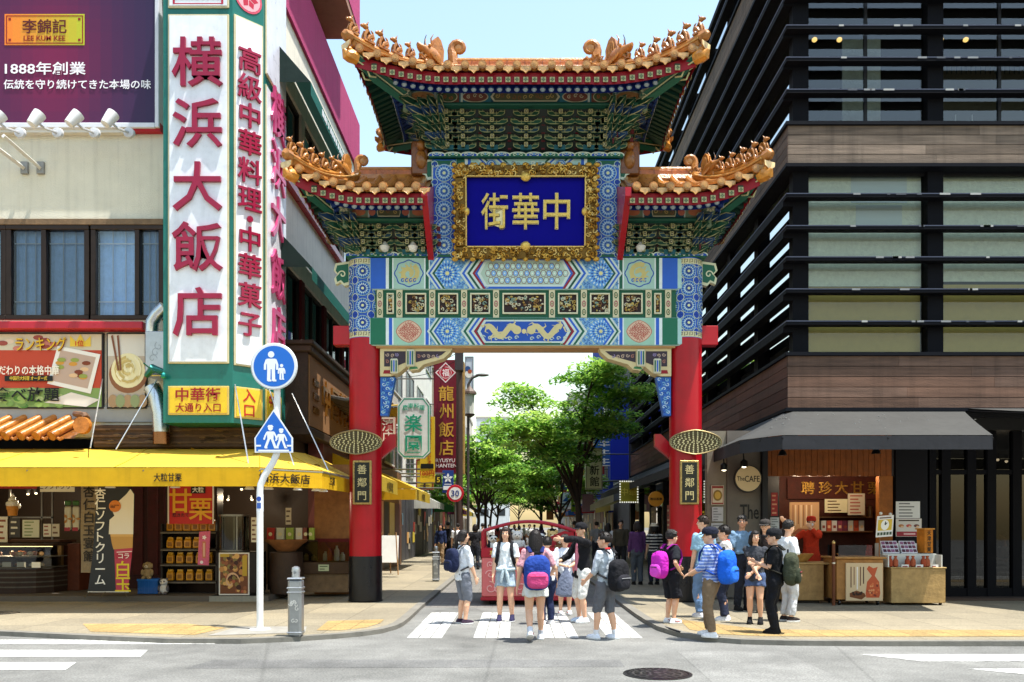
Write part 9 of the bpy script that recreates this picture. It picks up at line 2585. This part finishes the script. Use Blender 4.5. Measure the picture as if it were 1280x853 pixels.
person('older man in blue grey shirt and dark trousers listening before the café wall', 927, 763, 1.68, -165, top='6f8ba6', sleeve=.5, bottom=('trousers', '23252e', .98), hair='short', hairc='2a2624', shoes='1c1a1a', untuck=-.03, look=-35, pose={'L': (-.13, .03, .48)}, skin='c08c6c')
person('girl in charcoal top and denim shorts with short boots, arms crossed low', 944, 780, 1.42, 160, top='3c3e44', sleeve=.35, bottom=('shorts', '4a5a7c', .25), hair='bob', shoes='141416', pose={'L': (.03, .10, .55), 'R': (-.03, .12, .54), 'Lh': (-1, -.3, -.3), 'Rh': (1, -.3, -.3)}, fem=True, untuck=.1, look=20)
p = person('boy in black cap and black clothes carrying a camouflage backpack', 969, 792, 1.45, 65, top='141518', sleeve=.5, bottom=('trousers', '15161b', .98), hair='short', shoes='141416', pose={'L': (-.04, .17, .68), 'R': (.05, .18, .66)}, kid=True, cap=('cap', '17181c'), untuck=.1, look=10)
backpack(p, 'camouflage backpack with red mark on the boy in black cap', '3c4030', size=(.32, .2, .46), zc=.62, c2='15150f', pocket='2e3426', trim='8a2a3a')
person('woman in white top and pale trousers with dark curly hair beside the round basket', 984, 777, 1.58, -70, top='e4e6e6', sleeve=.5, bottom=('trousers', 'c4c6c8', .96), hair='short', hairc='1e1916', shoes='2a2422', fem=True)
person('person in dark clothes and cap with one arm raised beside the café wall', 957, 766, 1.60, 150, top='241c1a', sleeve=.5, bottom=('trousers', '1c1a1c', .98), hair='short', shoes='1c1a1a', cap=('cap', '3a3634'), pose={'L': (-.20, .05, .98), 'R': (.12, .04, .5)})
person('vendor in orange red tunic and matching hat behind the tan counter', 1014, 748, 1.63, 160, z=.11, Y=17.3, top='b8341c', sleeve=.95, bottom=('trousers', 'a83018', .97), hair='short', shoes='1c1a1a', cap=('box', 'b03020'), apron='b8341c', pose={'L': (.0, .13, .86), 'R': (.19, .13, .70), 'Lh': (-1, 0, -1)}, fem=True)
o = thing('face_mask', 'white face mask worn by the orange dressed vendor', 'mask', (WX(1014, 17.3), 17.3, .11), R(160)); S = 1.63; mb = MB('cloth'); mb.ell((0, (.018 + .034) * S, S * (1 - .068) - .027 * S), (.032 * S, .026 * S, .024 * S), 'd9dcde'); mb.build('mask', o, wp=False, smooth=60)
person('woman in purple patterned blouse and grey trousers seen from behind under the long awning', 797, 731, 1.62, 8, z=SW, top='5e3a68', sleeve=.95, bottom=('trousers', '5a6068', .98), hair='bob', hairc='2c2422', shoes='1c1a1a', fine=False, fem=True)
person('person in striped shirt and pale sun hat seen from behind under the long awning', 818, 731, 1.56, 10, z=SW, top='26262c', sleeve=.5, bottom=('trousers', '2c3040', .98), hair='bob', shoes='1c1a1a', cap=('brim', 'cfc4ac'), stripes=('c9c6c0', 20), fine=False, fem=True)
G = 'passers-by down the street'
crowd = [(551, 706, 1.58, 170, '1f2a4a', '8a7256', 'long', 'woman in navy cardigan and tan trousers walking towards the gate on the left', .95), (560, 703, 1.66, 10, '16161a', '1a1a1e', 'short', 'man in black walking away beside the woman in the navy cardigan', .95),
 (572, 708, 1.60, 5, 'dcdfe2', '3a3c44', 'short', 'person in white shirt walking away just behind the ponytailed girl', .5), (594, 712, 1.62, 10, '26262a', '2a2c34', 'bob', 'woman in black with a white hem left of the parade cart', .6), (603, 700, 1.68, -20, 'a8a4a0', '3a3a44', 'short', 'man in grey top behind the left end of the parade cart', .5),
 (612, 697, 1.64, 170, 'd8d8d8', '2a3048', 'short', 'white shirted man facing the gate far behind the cart', .5), (622, 693, 1.6, 0, '9a3a3a', '2c2c34', 'long', 'woman in red top far behind the cart', .5), (636, 692, 1.7, 180, '3a4a6a', '2a2a30', 'short', 'man in blue shirt deep in the street behind the cart', .95), (649, 690, 1.6, 10, 'c9b8a0', '4a4a54', 'bob', 'woman in beige top deep in the street behind the cart', .5),
 (662, 691, 1.66, 175, 'e0e0e0', '2a3048', 'short', 'man in white deep in the middle of the street', .5), (676, 690, 1.6, -5, '5a4a6a', '2a2a30', 'long', 'woman in mauve deep in the middle of the street', .5), (690, 693, 1.7, 0, '3a3a40', '24242c', 'short', 'man in charcoal walking away right of the street centre', .95), (703, 697, 1.62, 175, 'd0c8c4', '5a5a64', 'bob', 'woman in pale blouse on the right side of the street near the tree', .5),
 (718, 702, 1.7, 5, '24262c', '1e1e24', 'short', 'man in black near the trunk of the nearest street tree', .95), (746, 706, 1.66, 10, '8a8a8c', '34343c', 'short', 'man in grey shirt right of the nearest tree trunk', .5), (760, 712, 1.6, -10, 'dadada', '2c2c34', 'long', 'woman in white under the olive awning on the right', .5), (776, 716, 1.68, 175, '4a4438', '2a2a2c', 'short', 'man in brown under the bulb edged sign', .95),
 (629, 686, 1.66, 0, '5a6a4a', '2c2c30', 'short', 'tiny figure in green at the far end of the street', .5), (643, 684, 1.66, 180, '8a3040', '2c2c30', 'bob', 'tiny figure in crimson at the far end of the street', .5), (655, 685, 1.66, 180, 'd8d8da', '3c4458', 'short', 'tiny figure in white at the far end of the street', .5), (668, 686, 1.66, 0, '2e3a5a', '2c2c30', 'short', 'tiny figure in blue at the far end of the street', .5)]
for px, row, h, f, c, c2, hr, lab, sl_ in crowd:
 yy = ysw(row, SW); xx = WX(px, yy)
 person(lab, px, row, h, f, z=SW if (xx < KX0 or xx > KX1) else 0, top=c, sleeve=sl_, bottom=('trousers', c2, .97), hair=hr, shoes='1c1a1a', fine=False, group=G, feet=((-.06, .07), (.06, -.06)), fem=hr != 'short')
S = 1.65
o = thing('person', 'guest in white shirt seated at the café table behind the glass', 'person', (WX(1256, 18.6), 18.6, .11), R(90))
b = MB('skin'); v = lambda x, y, z_: Vector((x, y, z_))
b.loft([ring(v(0, 0, z_), a, d) for z_, a, d in ((.42, .13, .11), (.55, .13, .1), (.75, .14, .1), (.92, .15, .09), (1.0, .08, .06))], SKIN); limb(b, [v(0, .01, .97), v(0, .03, 1.1)], [.055, .05], SKIN); b.ell((0, .04, 1.2), (.075, .095, .115), SKIN)
for q in (-1, 1):
 limb(b, [v(q * .09, 0, .5), v(q * .1, .42, .5), v(q * .1, .38, .07)], [.085, .062, .04], SKIN); limb(b, [v(q * .1, .38, .05), v(q * .1, .5, .03)], [.04, .03], SKIN)
 limb(b, [v(q * .19, 0, .93), v(q * .21, .1, .68), v(q * .12, .34, .76)], [.05, .04, .028], SKIN)
 for f in range(4): b.tube([v(q * .12 + (f - 1.5) * .018, .36, .76), v(q * .11 + (f - 1.5) * .018, .43, .75)], [.011, .008], SKIN, n=5)
 b.tube([v(q * .08, .35, .77), v(q * .06, .4, .78)], [.012, .009], SKIN, n=5)
fuse(b, 'body', o, .012, 2)
m_ = MB('cloth'); m_.loft([ring(v(0, 0, z_), a, d) for z_, a, d in ((.46, .15, .13), (.6, .15, .12), (.75, .158, .118), (.93, .17, .1), (1.0, .09, .07))], 'd0d6de')
for q in (-1, 1): m_.tube([v(q * .15, 0, .95), v(q * .19, 0, .93), v(q * .21, .08, .74)], [.06, .066, .06], 'd0d6de')
fuse(m_, 'shirt', o, .016, 3, .01, 2)
m_ = MB('cloth')
for q in (-1, 1): m_.tube([v(q * .08, -.05, .5), v(q * .1, .42, .5), v(q * .1, .4, .44), v(q * .1, .38, .12)], [.1, .08, .07, .055], '2a2e3a')
fuse(m_, 'trousers', o, .016, 3, .008, 2)
m_ = MB('hair'); m_.ell((0, .02, 1.24), (.085, .1, .1), '2a2420'); m_.build('hair', o, wp=False, smooth=60)
